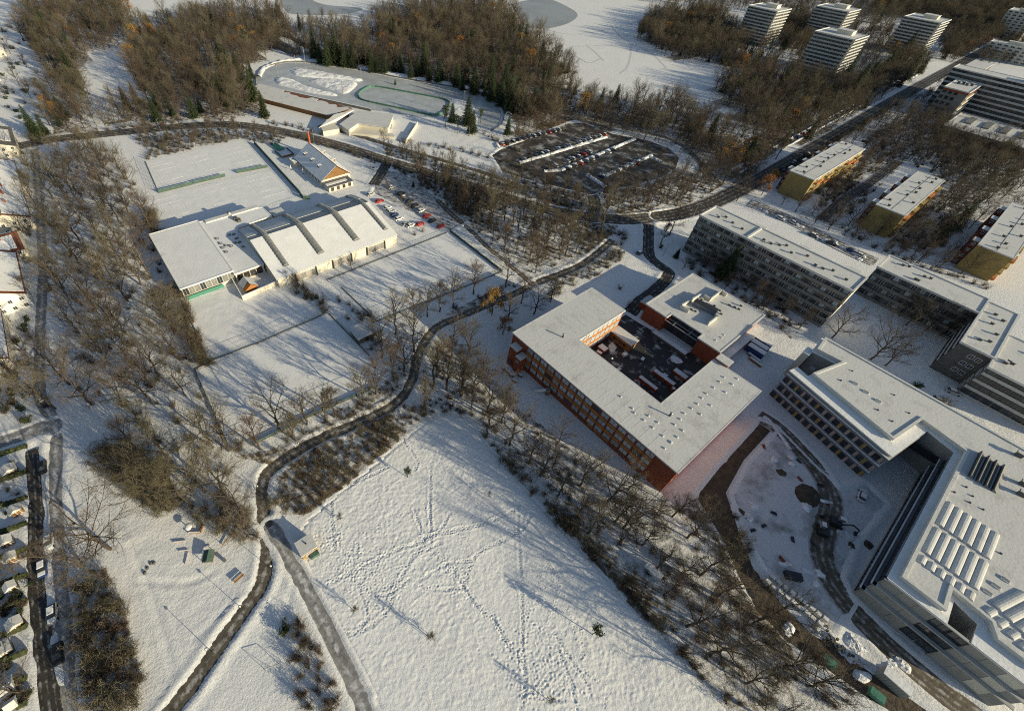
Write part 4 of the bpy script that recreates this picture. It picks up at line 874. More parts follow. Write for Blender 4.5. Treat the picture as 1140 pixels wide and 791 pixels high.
# ---- office slab, brick block and low hall at the upper right
def office():
    t = thing('office_slab', 'long grey eight storey office slab at the right edge with ribbon windows', 'building', (-20, 554, 0)); w = 110; H = 26
    box('wall', t, -47, 63, 0, 16, -0.2, H, M['dkconcrete'])
    for s in range(8):
        band(t, 'sill_band', 'S', -47, 63, s*3.25+0.1, s*3.25+1.35, 0.0, 0.4, M['offwhite'])
        for i in range(36): win(t, 'S', -47+110*(i+0.5)/36, s*3.25+1.4, 0.0, 2.6, 1.75, M['dark'], M['glass'], 1)
    r = parapet_roof(t, [(-47,0),(63,0),(63,16),(-47,16)], H, M['roof_snow'], M['roof_snow'], 0.3, 0.3, 0.6)
    t2 = box('rear_wing', t, -44, -32, 16.4, 52, -0.2, H-1, M['dkconcrete']); box('rear_wing_roof', t, -44.3, -31.7, 16.45, 52.3, H-0.997, H-0.6, M['roof_snow'])
    box('roof_house', r, -5, 4, 6, 12, H+0.18, H+3, M['grey']); box('roof_house_snow', r, -5.2, 4.2, 5.8, 12.2, H+3.003, H+3.3, M['roof_snow'])
    t = thing('concrete_block', 'square concrete block with deep square windows beside the boulevard', 'building', (-52, 517.3, 0)); H = 20
    box('wall', t, -7.6, 7.6, 0, 33, -0.2, H, M['concrete'])
    for s in range(5):
        for i in range(3): win(t, 'S', -5.2+3.4*i-0.6, 2+3.7*s, 0.0, 2.3, 2.2, M['dkconcrete'], M['glass'], 0)
        for i in range(7): win(t, 'E', 3+4.4*i, 2+3.7*s, 7.6, 2.4, 2.0, M['orange'], M['glass'], 1)
        band(t, 'balcony', 'E', 1, 32, 3.7*s+0.3, 3.7*s+1.3, 7.6, 0.9, M['cream'])
    box('cornice', t, -7.7, 7.7, -0.12, 33.1, H-1.6, H-0.01, M['brick'])
    r = parapet_roof(t, [(-7.6,0),(7.6,0),(7.6,33),(-7.6,33)], H, M['roof_snow'], M['roof_snow'], 0.3, 0.3, 0.6)
    for k in range(4): vent(r, -4+2.5*k, 20+3*(k % 2), H+0.15, 1.8)
    t = thing('flat_hall', 'low flat roofed hall in front of the office slab', 'building', (-20, 482, 0))
    box('wall', t, -21, 40, 0, 44, -0.2, 5.6, M['cream'])
    for i in range(20): win(t, 'S', -19.5+3.0*i, 1.2, 0.0, 2.4, 2.8, M['dark'], M['glass'], 1)
    r = parapet_roof(t, [(-21,0),(40,0),(40,44),(-21,44)], 5.6, M['roof_snow'], M['roof_snow'], 0.4, 0.3, 0.6)
    for k in range(4): box('roof_light', r, -14+10*k, -10+10*k, 20, 38, 5.78, 6.6, M['glass_grey'])
office()

# ---------------------------------------------------------------- tennis centre
def glazed_hall():
    t = thing('glazed_sports_hall', 'flat roofed sports hall with glazed end above a green board', 'hall', (-176, 14, 0)); ox, oy = 176, -14
    P = [(-196.5+ox,4.7+oy),(-155+ox,4.7+oy),(-155+ox,23.4+oy),(-196.5+ox,23.4+oy)]
    box('wall', t, P[0][0], P[1][0], P[0][1], P[2][1], -0.2, 5.0, M['cream'])
    r = parapet_roof(t, P, 5.0, M['snow'], M['white'], 0.35, 0.10, 0.4)
    for i in range(9): win(t, 'E', 5.9+2.03*i+oy, 1.5, -155+ox, 1.95, 3.2, M['offwhite'], M['glass_grey'] if i % 3 else M['glass'], 1)
    box('green_board', t, -154.2+ox, -154.0+ox, 5.2+oy, 18.5+oy, 0.0, 1.5, M['green'])
    for i in range(8): win(t, 'S', -193+5*i+ox, 2.0, 4.7+oy, 3.0, 2.2, M['offwhite'], M['glass'], 1)
    t = thing('flat_link_hall', 'lower flat roofed link with round skylights between glazed hall and arched hall', 'hall', (-175, 24, 0)); ox, oy = 175, -24
    P = [(x+ox, y+oy) for x, y in [(-196.3,23.6),(-153.6,23.6),(-153.6,34.6),(-183.5,35.2),(-184.6,51),(-193.2,50.4)]]
    link('wall', mesh('wall', *prism(P, -0.2, 4.3), M['cream']), t)
    r = parapet_roof(t, P, 4.3, M['snow'], M['white'], 0.3, 0.08, 0.4)
    for i in range(4): win(t, 'E', 25.2+2.5*i+oy, 0.8, -153.6+ox, 2.3, 2.8, M['wood'], M['glass'], 1)
    for a, b in zr((140,140), 3.954, [(400,495),(415,515),(425,535),(440,553),(440,525),(462,527),(455,478),(475,475),(487,493),(480,513),(500,510),(515,530)]):
        u, v = at(a, b, 4.7); o = link('dome_skylight', mesh('dome_skylight', *dome(0,0,0,0.62,0.62,0.5,10,3), M['glass_grey']), r, (u+ox, v+oy, 4.5)); link('curb', mesh('curb', *tube([(0,0,-0.05),(0,0,0.12)],[0.8,0.75],10), M['dark']), o)
    for (a, b), s in ((at(255,237,5),1.0), (at(262,243,5),1.3), (at(266,245,5),1.2)): ubox('roof_unit', r, M['dkconcrete'], (a+ox, b+oy, 4.48), (1.6*s, 1.2*s, 1.1))
    u, v = at(255,237,5.5); link('satellite_dish', mesh('satellite_dish', *dome(0,0,0,0.7,0.7,0.35,10,3), M['white']), r, (u+ox, v+oy, 5.2)).rotation_euler = (1.2, 0, 0.5)
    box('snow_kerb', r, -195.9+ox, -193.6+ox, 26+oy, 49+oy, 4.48, 4.95, M['roof_snow'])
    # kiosk with flat roof
    u, v = at(*zr((140,140), 3.954, [(668,378)])[0], 3.0); t = thing('court_kiosk', 'small square kiosk with flat snowy roof at the corner of the arched hall', 'kiosk', (u, v, 0))
    box('wall', t, -2.2, 2.2, -2.4, 2.4, -0.1, 2.6, M['cream']); box('roof', t, -2.7, 2.7, -2.9, 2.9, 2.603, 3.0, M['roof_snow']); win(t, 'S', 0, 0.9, -2.4, 2.4, 1.3, M['wood'], M['glass'])
glazed_hall()
def arched_hall():
    t = thing('arched_tennis_hall', 'arched tennis hall with four glazed roof strips, snow on its roof', 'hall', (-141.4, 62, 0)); ox, oy = 141.4, -62
    prof = [(-141.4,4.3),(-146,5.25),(-151,6.25),(-156,7.25),(-160.5,8.15),(-164.5,8.9),(-168,8.3),(-172,7.4),(-177,6.0),(-182,4.4)]
    y0, y1 = 34.9, 89.3
    def sheet(name, pr, ya, yb, dz0, dz1, m, parent):
        n = len(pr); v = [(x+ox, ya+oy, z+dz1) for x, z in pr] + [(x+ox, yb+oy, z+dz1) for x, z in pr] + [(x+ox, ya+oy, z+dz0) for x, z in pr] + [(x+ox, yb+oy, z+dz0) for x, z in pr]
        f = []
        for i in range(n-1): f += [(i, n+i, n+i+1, i+1), (2*n+i, 2*n+i+1, 3*n+i+1, 3*n+i), (i, i+1, 2*n+i+1, 2*n+i), (n+i, 3*n+i, 3*n+i+1, n+i+1)]
        f += [(0, 2*n, 3*n, n), (n-1, 2*n-1, 4*n-1, 3*n-1)]
        return link(name, mesh(name, v, f, m), parent)
    pts = [(-141.6,-0.2)] + [(x, z-0.3) for x, z in prof[0:]] + [(-182,-0.2)]
    n = len(pts); v = [(x+ox, y0+oy+0.4, z) for x, z in pts] + [(x+ox, y1+oy-0.4, z) for x, z in pts]
    link('wall', mesh('wall', v, [tuple(range(n)), tuple(range(2*n-1, n-1, -1))] + [(i, i+n, (i+1) % n + n, (i+1) % n) for i in range(n)], M['cream']), t)
    r = sheet('roof', prof, y0, y1, -0.28, 0.0, M['metal'], t)
    cuts = [(y0, 39.9), (42.3, 54.25), (57.35, 70.55), (73.65, 85.3), (87.5, y1)]
    for k, (ya, yb) in enumerate(cuts):
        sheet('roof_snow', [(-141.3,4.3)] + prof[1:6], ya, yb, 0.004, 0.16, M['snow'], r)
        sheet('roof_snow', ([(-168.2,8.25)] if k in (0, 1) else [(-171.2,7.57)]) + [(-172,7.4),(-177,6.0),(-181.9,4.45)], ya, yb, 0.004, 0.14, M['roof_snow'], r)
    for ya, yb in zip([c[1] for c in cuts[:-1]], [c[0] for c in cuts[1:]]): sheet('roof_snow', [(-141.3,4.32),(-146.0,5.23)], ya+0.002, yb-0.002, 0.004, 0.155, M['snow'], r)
    for yc, hw in ((41.1, 1.1), (55.8, 1.45), (72.1, 1.45), (86.4, 1.0)):
        v, f = [], []; pr = [(-146.3,5.31)] + prof[2:9] + [(-180,5.1)]; nn = 7
        for x, z in pr:
            for k in range(nn+1): a = math.pi*k/nn; v.append((x+ox, yc+oy-hw*math.cos(a), z+0.03+0.85*math.sin(a)))
        for i in range(len(pr)-1):
            for k in range(nn): f.append((i*(nn+1)+k, i*(nn+1)+k+1, (i+1)*(nn+1)+k+1, (i+1)*(nn+1)+k))
        f += [tuple(range(nn, -1, -1)), tuple(range((len(pr)-1)*(nn+1), len(pr)*(nn+1)))]
        s = link('barrel_rooflight', mesh('barrel_rooflight', v, f, M['glass_grey']), r)
        hoops = []
        for j in range(24):
            q = j/23*(len(pr)-1.001); i = int(q); tt = q-i; x = pr[i][0]*(1-tt)+pr[i+1][0]*tt; z = pr[i][1]*(1-tt)+pr[i+1][1]*tt
            hoops.append(tube([(x+ox, yc+oy-(hw+0.05)*math.cos(math.pi*k/6), z+0.05+0.9*math.sin(math.pi*k/6)) for k in range(7)], [0.055]*7, 4))
        link('glazing_bar', mesh('glazing_bar', *merge(*hoops), M['galv']), s)
        for sgn in (-1, 1): sheet('kerb_snow', [(-146.1,5.27)] + prof[2:9], yc+sgn*(hw+0.12)-0.08, yc+sgn*(hw+0.12)+0.08, 0.0, 0.17, M['snow'], r)
    for (ya, yb) in ((42.3,50.6), (58.3,66.3), (74.1,82.4)):
        for i in range(4): win(t, 'E', ya+(yb-ya)*(i+0.5)/4+oy, 0.5, -141.55+ox+0.2, (yb-ya)/4*0.95, 2.9, M['offwhite'], M['glass_grey'] if i % 2 else M['pink'], 1)
        for y in (ya-0.2, yb+0.2): box('post', t, -141.3+ox, -140.9+ox, y+oy-0.2, y+oy+0.2, -0.1, 3.9, M['dark'])
    t = thing('walled_patio', 'cream walled patio in front of the link hall', 'wall', (-146, 28, 0)); p = ats([(257,309),(271,334),(312,316)])
    for (xa,ya),(xb,yb) in zip(p[:-1], p[1:]):
        L = math.hypot(xb-xa, yb-ya); o = link('wall', mesh('wall', *boxes([(0.0, L, -0.12, 0.12, -0.1, 2.0)]), M['cream']), t, (xa+146, ya-28, 0), math.atan2(yb-ya, xb-xa)); link('snow_cap', mesh('snow_cap', *boxes([(0, L, -0.16, 0.16, 2.003, 2.12)]), M['snow']), o)
    u, v = at(277,318,1.5); t = thing('garden_pavilion', 'little timber pavilion with half bared orange roof in the walled patio', 'pavilion', (u, v, 0), math.radians(4))
    box('wall', t, -2.4, 2.4, -2.0, 2.0, 0, 2.2, M['wood'])
    link('roof', mesh('roof', [(-3,-2.6,2.1),(3,-2.6,2.1),(3,2.6,2.1),(-3,2.6,2.1),(-3,0,3.9),(3,0,3.9)], [(0,1,5,4),(2,3,4,5),(1,2,5),(3,0,4),(3,2,1,0)], M['orange']), t)
    link('roof_snow', mesh('roof_snow', [(-3.1,-2.7,2.18),(1.4,-2.7,2.18),(0.4,0,4.05),(-3.1,0,4.05),(-3.1,2.7,2.18),(3.1,2.7,2.18),(2.2,0,4.0)], [(0,1,2,3),(3,6,5,4)], M['roof_snow']), t)
    u, v = at(403,369,2); t = thing('tool_shed', 'small dark shed with flat snowy roof between the two lower courts', 'shed', (u, v, 0))
    box('wall', t, -3, 3, -3.0, 3.0, -0.1, 2.5, M['dkconcrete']); link('roof', mesh('roof', *prism([(-3.4,-3.4),(3.4,-3.4),(3.4,3.4),(-3.4,3.4)], 2.503, 2.85), M['roof_snow']), t); win(t, 'E', 0, 0.1, 3.0, 1.8, 2.1, M['wood'], M['dark'], 0, 'door')
arched_hall()

# ---- restaurant house with gable and red chimney
def restaurant():
    t = thing('gabled_restaurant', 'gabled restaurant with timber end wall, dormers and blue-shaded snowy roof', 'house', (-218, 93, 0)); ox, oy = 218, -93
    x0, x1, ya, yr, yb, ze, zr_ = -233+ox, -203.5+ox, 84.2+oy, 93.6+oy, 101.5+oy, 3.4, 9.2
    v = [(x0,ya+.5,-.2),(x1,ya+.5,-.2),(x1,yb-.5,-.2),(x0,yb-.5,-.2),(x0,ya+.5,ze),(x1,ya+.5,ze),(x1,yb-.5,ze),(x0,yb-.5,ze)]
    link('wall', mesh('wall', v, [(3,2,1,0),(0,1,5,4),(1,2,6,5),(2,3,7,6),(3,0,4,7),(4,5,6,7)], M['cream']), t)
    for xx, nm in ((x1, 'gable'), (x0, 'gable')):
        e = 0.12 if xx > 0 else -0.12
        link(nm, mesh(nm, [(xx,ya+.5,ze),(xx,yb-.5,ze),(xx,yr,zr_-0.5),(xx+e,ya+.5,ze),(xx+e,yb-.5,ze),(xx+e,yr,zr_-0.5)], [(0,1,2),(5,4,3),(0,3,4,1),(1,4,5,2),(2,5,3,0)], M['wood']), t)
    def pane(name, pts, th, m): 
        n = len(pts); return link(name, mesh(name, [(a,b,c) for a,b,c in pts]+[(a,b,c-th) for a,b,c in pts], [tuple(range(n)), tuple(range(2*n-1,n-1,-1))]+[(i,i+n,(i+1)%n+n,(i+1)%n) for i in range(n)], m), t)
    X0, X1 = x0-0.9, x1+1.0
    a = pane('roof', [(X0,ya,ze-.3),(X1,ya,ze-.3),(X1,yr,zr_),(X0,yr,zr_)], 0.22, M['tile']); b = pane('roof', [(X1,yb,ze-.3),(X0,yb,ze-.3),(X0,yr+.02,zr_),(X1,yr+.02,zr_)], 0.22, M['tile'])
    pane('roof_snow', [(X0+.1,ya+.05,ze-.1),(X1-.15,ya+.05,ze-.1),(X1-.15,yr-.25,zr_+.06),(X0+.1,yr-.25,zr_+.06)], 0.15, M['snow']); pane('roof_snow', [(X1-.15,yb-.05,ze-.1),(X0+.1,yb-.05,ze-.1),(X0+.1,yr+.3,zr_+.04),(X1-.15,yr+.3,zr_+.04)], 0.15, M['snow'])
    for k, xx in enumerate((-228.5, -220.5, -212.5)):
        yy = ya + (yr-ya)*0.5; zz = ze + (zr_-ze)*0.5-0.3; o = box('dormer', t, xx+ox-0.7, xx+ox+0.7, yy-0.9, yy+0.7, zz-0.3, zz+0.9, M['dark']); box('dormer_roof', t, xx+ox-0.85, xx+ox+0.85, yy-1.0, yy+0.9, zz+0.903, zz+1.05, M['snow'])
    for xx in (-226, -215): yy = yr+(yb-yr)*0.5; zz = zr_-(zr_-ze)*0.5; box('dormer', t, xx+ox-1.0, xx+ox+1.0, yy-0.6, yy+1.0, zz-0.6, zz+0.7, M['wood']); box('dormer_roof', t, xx+ox-1.2, xx+ox+1.2, yy-0.8, yy+1.2, zz+0.703, zz+0.9, M['snow'])
    for i in range(8): win(t, 'S', -230+3.4*i+ox, 0.9, ya+.5, 1.8, 1.7, M['white'], M['glass'])
    for i in range(4): win(t, 'E', 88+3.6*i+oy, 0.9, x1, 1.8, 1.6, M['white'], M['glass'])
    link('chimney', mesh('chimney', *tube([(0,0,0),(0,0,13.0)], [0.65,0.5], 10), M['orangeplastic']), t, (-239+ox, 96.5+oy, 0))
    a = thing('restaurant_annex', 'low annex with dark bare roof strips before the restaurant gable', 'annex', (-199.5, 91.5, 0))
    box('wall', a, -2.6, 3.0, -6.3, 7.0, -0.1, 2.5, M['cream']); box('roof', a, -2.9, 3.4, -6.7, 7.4, 2.503, 2.7, M['metal'])
    box('roof_snow', a, -0.8, 1.2, -6.4, 5, 2.703, 2.85, M['snow']); 
    for i in range(4): win(a, 'E', -4.5+3.2*i, 0.3, 3.0, 1.6, 1.9, M['wood'], M['glass'])
    (u, v) = at(*zr((290,130), 8.77, [(360,420)])[0], 2.5); s = thing('terrace_shed', 'square snow striped shed beside the restaurant roof', 'shed', (u, v, 0))
    box('wall', s, -3, 3, -3.2, 3.2, -0.1, 2.6, M['cream']); box('roof', s, -3.4, 3.4, -3.6, 3.6, 2.603, 2.8, M['dkconcrete'])
    for i in range(3): box('roof_snow', s, -3.2+2.2*i, -1.5+2.2*i, -3.4, 3.4, 2.803, 2.95, M['snow'])
    (u, v) = at(*zr((290,130), 8.77, [(175,290)])[0], 1.5); s = thing('play_tent', 'small green tent roof beside a snow covered cage on the terrace', 'tent', (u, v, 0), 0.1)
    link('canopy', mesh('canopy', [(-3.6,-2.0,1.0),(3.6,-2.0,1.0),(3.6,2.0,1.0),(-3.6,2.0,1.0),(-3.6,0,2.9),(3.6,0,2.9)], [(0,1,5,4),(2,3,4,5),(1,2,5),(3,0,4),(3,2,1,0)], M['green']), s)
    for a_ in (-3.3, 3.3):
        for b_ in (-1.7, 1.7): ubox('pole', s, M['galv'], (a_, b_, 0), (0.1, 0.1, 1.2))
    (u, v) = at(*zr((290,130), 8.77, [(235,345)])[0], 1.0); s = thing('ball_cage', 'low caged play court with snowy floor by the green tent', 'play court', (u, v, 0))
    box('floor', s, -5, 4, -3.2, 3.2, 0, 0.5, M['snow']); box('board', s, 4.003, 4.15, -3.3, 3.3, 0, 1.1, M['wood']); box('board', s, -5.2, 4.2, -3.5, -3.25, 0, 1.1, M['dkgreen']); box('board', s, -5.2, 4.2, 3.25, 3.5, 0, 1.1, M['dark'])
    for i, (a_, b_) in enumerate(zr((290,130), 8.77, [(300,520),(485,560),(420,560)])):
        u, v = at(a_, b_, 0); s = thing('closed_parasol', 'closed pale parasol on the restaurant terrace, %s from the left' % ordn((0,2,1)[i]), 'parasol', (u, v, 0), group='parasols on the restaurant terrace')
        link('pole', mesh('pole', *tube([(0,0,0),(0,0,1.0)], [0.05,0.05], 5), M['galv']), s); link('canopy', mesh('canopy', *tube([(0,0,1.0),(0,0,1.6),(0,0,3.0)], [0.34,0.26,0.05], 8), M['white']), s); ubox('base', s, M['dkconcrete'], (0,0,0), (0.7,0.7,0.15))
restaurant()

# ---------------------------------------------------------------- ice rink
def snow_ridge(name, line, w, h, label, cat, group):
    P = smooth_line(line, 8); x0, y0 = P[0]; v, f = [], []; K = 7
    for i, p in enumerate(P):
        a = np.array(P[min(i+1,len(P)-1)]) - np.array(P[max(i-1,0)]); a /= np.linalg.norm(a)+1e-9; n = np.array([-a[1], a[0]])
        for k in range(K):
            s = k/(K-1)*2-1; q = np.array(p) + n*s*w/2*random.uniform(.8,1.15); v.append((q[0]-x0, q[1]-y0, max(-0.05, h*(1-s*s)*random.uniform(.5,1.3)) if abs(s) < 1 else -0.08))
    for i in range(len(P)-1):
        for k in range(K-1): f.append((i*K+k, (i+1)*K+k, (i+1)*K+k+1, i*K+k+1))
    o = link(name, mesh(name, v, f, M['bank_snow'], True), None, (x0, y0, 0)); return props(o, label, cat, group)
def rink():
    q = smooth_line(RINK_W + [RINK_W[0]], 5)[:-1]
    props(link('ice_track', mesh('ice_track', [(x, y, 0.10) for x, y in q], [tuple(range(len(q)))], M['ice'])), kind='structure')
    ring = smooth_line(ats([(287,99),(285,89),(290,79.5),(306,72),(328,69),(360,72),(400,78),(440,86),(480,93),(517,100),(541,107),(555,116.5),(561,127),(558,139),(547,146)]), 8)
    c0 = ring[0]; t = thing('track_kerb', 'low dark kerb wall along the outer edge of the skating track', 'kerb', (*c0, 0))
    v, f = [], []
    for i, p in enumerate(ring):
        a = np.array(ring[min(i+1, len(ring)-1)]) - np.array(ring[max(i-1, 0)]); a /= np.linalg.norm(a); nn = np.array([-a[1], a[0]])
        for o_, zz in ((-.2,-.1),(-.2,.8),(.2,.8),(.2,-.1)): v.append((p[0]+nn[0]*o_-c0[0], p[1]+nn[1]*o_-c0[1], zz))
    for i in range(len(ring)-1):
        for k in range(3): f.append((4*i+k, 4*i+k+1, 4*i+5+k, 4*i+4+k))
    link('wall', mesh('wall', v, f, M['dkconcrete']), t)
    snow_ridge('snow_bank', ats([(288,86),(293,77),(308,70),(330,66.5),(362,69),(402,75.5),(442,83.5),(482,90.5),(520,97.5),(544,104.5),(560,115),(566,128)]), 5.0, 1.2, 'ploughed snow bank outside the skating track', 'snow bank', None)
    def heap(marks, label, h):
        p = smooth_line(ats(marks) + [ats(marks)[0]], 4)[:-1]; xs = [a for a, b in p]; ys = [b for a, b in p]; s = 0.8
        X, Y = np.meshgrid(np.arange(min(xs)-s, max(xs)+s, s), np.arange(min(ys)-s, max(ys)+s, s), indexing='ij'); nx, ny = X.shape; x, y = X.ravel(), Y.ravel()
        ins = inside(p, x, y); d = poly_dist(p, x, y, 6); d = np.minimum(d, 6)
        z = 0.1 + np.where(ins, 0.8*h*(1-np.exp(-d/1.6))*(0.7+0.6*(vnoise(x, y, 2.9)+0.5)) + 0.4*vnoise(x, y, 1.3)*np.clip(d, 0, 1), -0.1)
        ii, jj = np.meshgrid(np.arange(nx-1), np.arange(ny-1), indexing='ij'); a = (ii*ny+jj).ravel(); qd = np.stack([a,a+ny,a+ny+1,a+1],1).astype(np.int32); qd = qd[ins[qd].any(1)]
        me = bpy.data.meshes.new('snow_heap'); me.vertices.add(nx*ny); me.vertices.foreach_set('co', np.stack([x,y,z],1).astype(np.float32).ravel()); quad_mesh(me, qd); me.materials.append(M['bank_snow'])
        props(link('snow_heap', me), label, 'snow heap', 'ploughed snow heaps inside the skating track')
    Z6 = lambda pts: zr((250,60), 6.594, pts); Z7 = lambda pts: zr((380,60), 6.0, pts)
    heap(Z6([(365,185),(430,175),(500,190),(600,240),(800,290),(810,312),(640,290),(480,250),(385,225)]), 'long ploughed snow heap at the near inner edge of the skating track', 1.6)
    heap(Z6([(480,130),(560,115),(700,130),(880,165),(1010,190),(980,205),(860,190),(700,180),(540,165)]), 'long ploughed snow heap at the far inner edge of the skating track', 1.6)
    heap(Z6([(620,200),(720,185),(900,195),(970,215),(960,245),(890,295),(800,270),(700,235)]), 'wide ploughed snow heap next to the hockey rink', 1.4)
    heap(Z7([(740,300),(830,315),(890,355),(880,390),(800,385),(735,350)]), 'snow mound at the right hand end of the hockey rink', 0.5)
    # hockey rink with green boards
    p = smooth_line(ats(Z7([(112,285),(125,262),(170,232),(225,222),(400,252),(600,290),(690,310),(722,330),(715,360),(680,395),(630,412),(560,405),(350,360),(150,315)]) + [Z7([(112,285)])[0]]), 4)[:-1]
    props(link('hockey_ice', mesh('hockey_ice', [(x, y, 0.14) for x, y in p], [tuple(range(len(p)))], M['ice'])), kind='structure')
    c = np.mean(p, 0); t = thing('rink_boards', 'green boards and netting round the hockey rink', 'rink boards', (c[0], c[1], 0)); n = len(p)
    for i in range(n):
        (xa,ya),(xb,yb) = p[i], p[(i+1) % n]; L = math.hypot(xb-xa, yb-ya)
        link('board', mesh('board', *boxes([(0, L, -0.06, 0.06, 0, 1.0), (0, L, -0.10, 0.10, 1.003, 1.08)]), M['rinkgreen']), t, (xa-c[0], ya-c[1], 0.05), math.atan2(yb-ya, xb-xa))
        ubox('board_post', t, M['dkgreen'], (xa-c[0], ya-c[1], 0), (0.14, 0.14, 2.2))
    # grandstand roof, long low building
    f0, f1, b1, b0 = at(267,103.5,3.2), at(366.5,129,3.2), at(392.5,120.5,5.5), at(289.5,93.4,5.5)
    t = thing('rink_stand', 'long low rink building with snow sliding off its red roof', 'building', (*f0, 0)); o_ = f0
    R = lambda p_, z: (p_[0]-o_[0], p_[1]-o_[1], z)
    lerp = lambda a, b, s: (a[0]+(b[0]-a[0])*s, a[1]+(b[1]-a[1])*s)
    def slabq(name, pts, th, m): 
        v = list(pts) + [(a,b,c-th) for a,b,c in pts]; return link(name, mesh(name, v, [(0,1,2,3),(7,6,5,4),(0,4,5,1),(1,5,6,2),(2,6,7,3),(3,7,4,0)], m), t)
    slabq('roof', [R(f0,3.2),R(f1,3.2),R(b1,5.5),R(b0,5.5)], 0.25, M['tile'])
    i0, i1, j1, j0 = (lerp(lerp(f0,f1,a),lerp(b0,b1,a),b) for a, b in ((0.02,0.12),(0.98,0.12),(0.98,0.9),(0.02,0.9)))
    v = [R(i0,-0.2),R(i1,-0.2),R(j1,-0.2),R(j0,-0.2),R(i0,3.15),R(i1,3.15),R(j1,4.9),R(j0,4.9)]
    link('wall', mesh('wall', v, [(3,2,1,0),(0,1,5,4),(1,2,6,5),(2,3,7,6),(3,0,4,7),(4,5,6,7)], M['wood']), t)
    v, f = [], []; N = 60
    for k in range(N+1):
        a = k/N; top = 0.99 if (a < 0.3 or 0.58 < a < 0.66) else 0.99-0.24*(0.5+vnoise(np.array([k*1.0]), np.array([3.0]), 3.0)[0]); pa = lerp(f0,f1,a); pb = lerp(b0,b1,a); pm = lerp(pa,pb,top)
        v += [R(pa,3.22), R(pm,3.22+2.3*top), R(pa,3.40), R(pm,3.40+2.3*top)]
    for k in range(N): b = 4*k; f += [(b+2,b+6,b+7,b+3),(b,b+4,b+6,b+2),(b+1,b+3,b+7,b+5)]
    link('roof_snow', mesh('roof_snow', v, f, M['roof_snow']), t)
    e0, e1 = at(355,141.5,3.2), at(391,121,6.2); g0 = at(368,136,3.2)
    slabq('end_roof', [R(e0,3.0),R(at(374,135,3.2),3.0),R(at(394,122,6.2),6.0),R(at(372,128,5.0),5.4)], 0.3, M['roof_snow'])
    p = ats(zr((250,60),6.594,[(695,540),(800,490),(835,570),(700,565)]),1.5); link('end_wall', mesh('end_wall', *prism([(a-o_[0],b-o_[1]) for a,b in ats([(357,143),(374,136),(378,146),(360,149)],1.5)], -0.2, 2.9), M['cream']), t)
    w0, w1 = at(288,97,0), at(413,124,0); L = math.hypot(w1[0]-w0[0], w1[1]-w0[1])
    w = thing('retaining_wall', 'low concrete retaining wall between the skating track and the rink building', 'wall', (*w0, 0), math.atan2(w1[1]-w0[1], w1[0]-w0[0])); box('wall', w, 0, L, -0.2, 0.2, -0.1, 1.6, M['dkconcrete']); box('snow_cap', w, 0, L, -0.25, 0.25, 1.603, 1.75, M['snow'])
    # pavilion with courtyard
    P = lambda pts, z: ats(Z7(pts), z)
    out = P([(0,440),(115,383),(350,405),(330,500),(350,545),(45,515)], 3.5); c = np.mean(out, 0)
    t = thing('rink_pavilion', 'cream L-shaped rink pavilion round a small courtyard', 'building', (c[0], c[1], 0)); S = lambda pts: [(a-c[0], b-c[1]) for a, b in pts]
    l_ = S(P([(-5,470),(115,383),(345,405),(310,490),(110,462),(48,505)], 3.8))
    link('wall', mesh('wall', *prism(l_, -0.2, 3.6), M['cream']), t); link('roof', mesh('roof', *prism(offset_poly(l_, 0.6), 3.603, 3.95), M['roof_snow']), t)
    yd = S(P([(45,530),(355,560),(350,540),(120,495)], 1.0)); link('yard_wall', mesh('yard_wall', *prism(yd, -0.1, 1.4), M['cream']), t)
    g = S(P([(345,410),(505,465),(440,530),(335,505)], 0)); link('terrace', mesh('terrace', *prism(g, -0.1, 0.5), M['snow']), t)
    a0, a1 = S(P([(510,465),(430,590)], 1)); L = math.hypot(a1[0]-a0[0], a1[1]-a0[1]); link('yard_wall', mesh('yard_wall', *boxes([(0,L,-0.15,0.15,-0.1,2.2)]), M['cream']), t, (*a0, 0), math.atan2(a1[1]-a0[1], a1[0]-a0[0]))
    # floodlight masts
    ms = [(402.5,91,1),(387.5,74,0),(408,76,0),(430,79,0),(453,86,0),(476,90,0),(499,97.5,0),(516,117.5,2),(502.5,126,0),(330,77,1),(310.6,88,1),(382,107,2),(340,70.5,0)]
    ms.sort()
    for i, (a, b, kind) in enumerate(ms):
        u, v = at(a, b); t = thing('floodlight_mast', '%s mast from the left round the ice rink' % (('slim grey floodlight', 'red topped floodlight', 'thick wooden floodlight')[kind] + ', ' + ordn(i)), 'mast', (u, v, 0), group='masts round the ice rink')
        h = 9.0; link('pole', mesh('pole', *tube([(0,0,0),(0,0,h)], [0.16 if kind == 2 else 0.11, 0.10], 6), M['wood'] if kind == 2 else M['galv']), t)
        link('lamp_head', mesh('lamp_head', *boxes([(-0.7,0.7,-0.25,0.25,h+0.003,h+0.35)]), M['orangeplastic'] if kind == 1 else M['galv']), t)
rink()

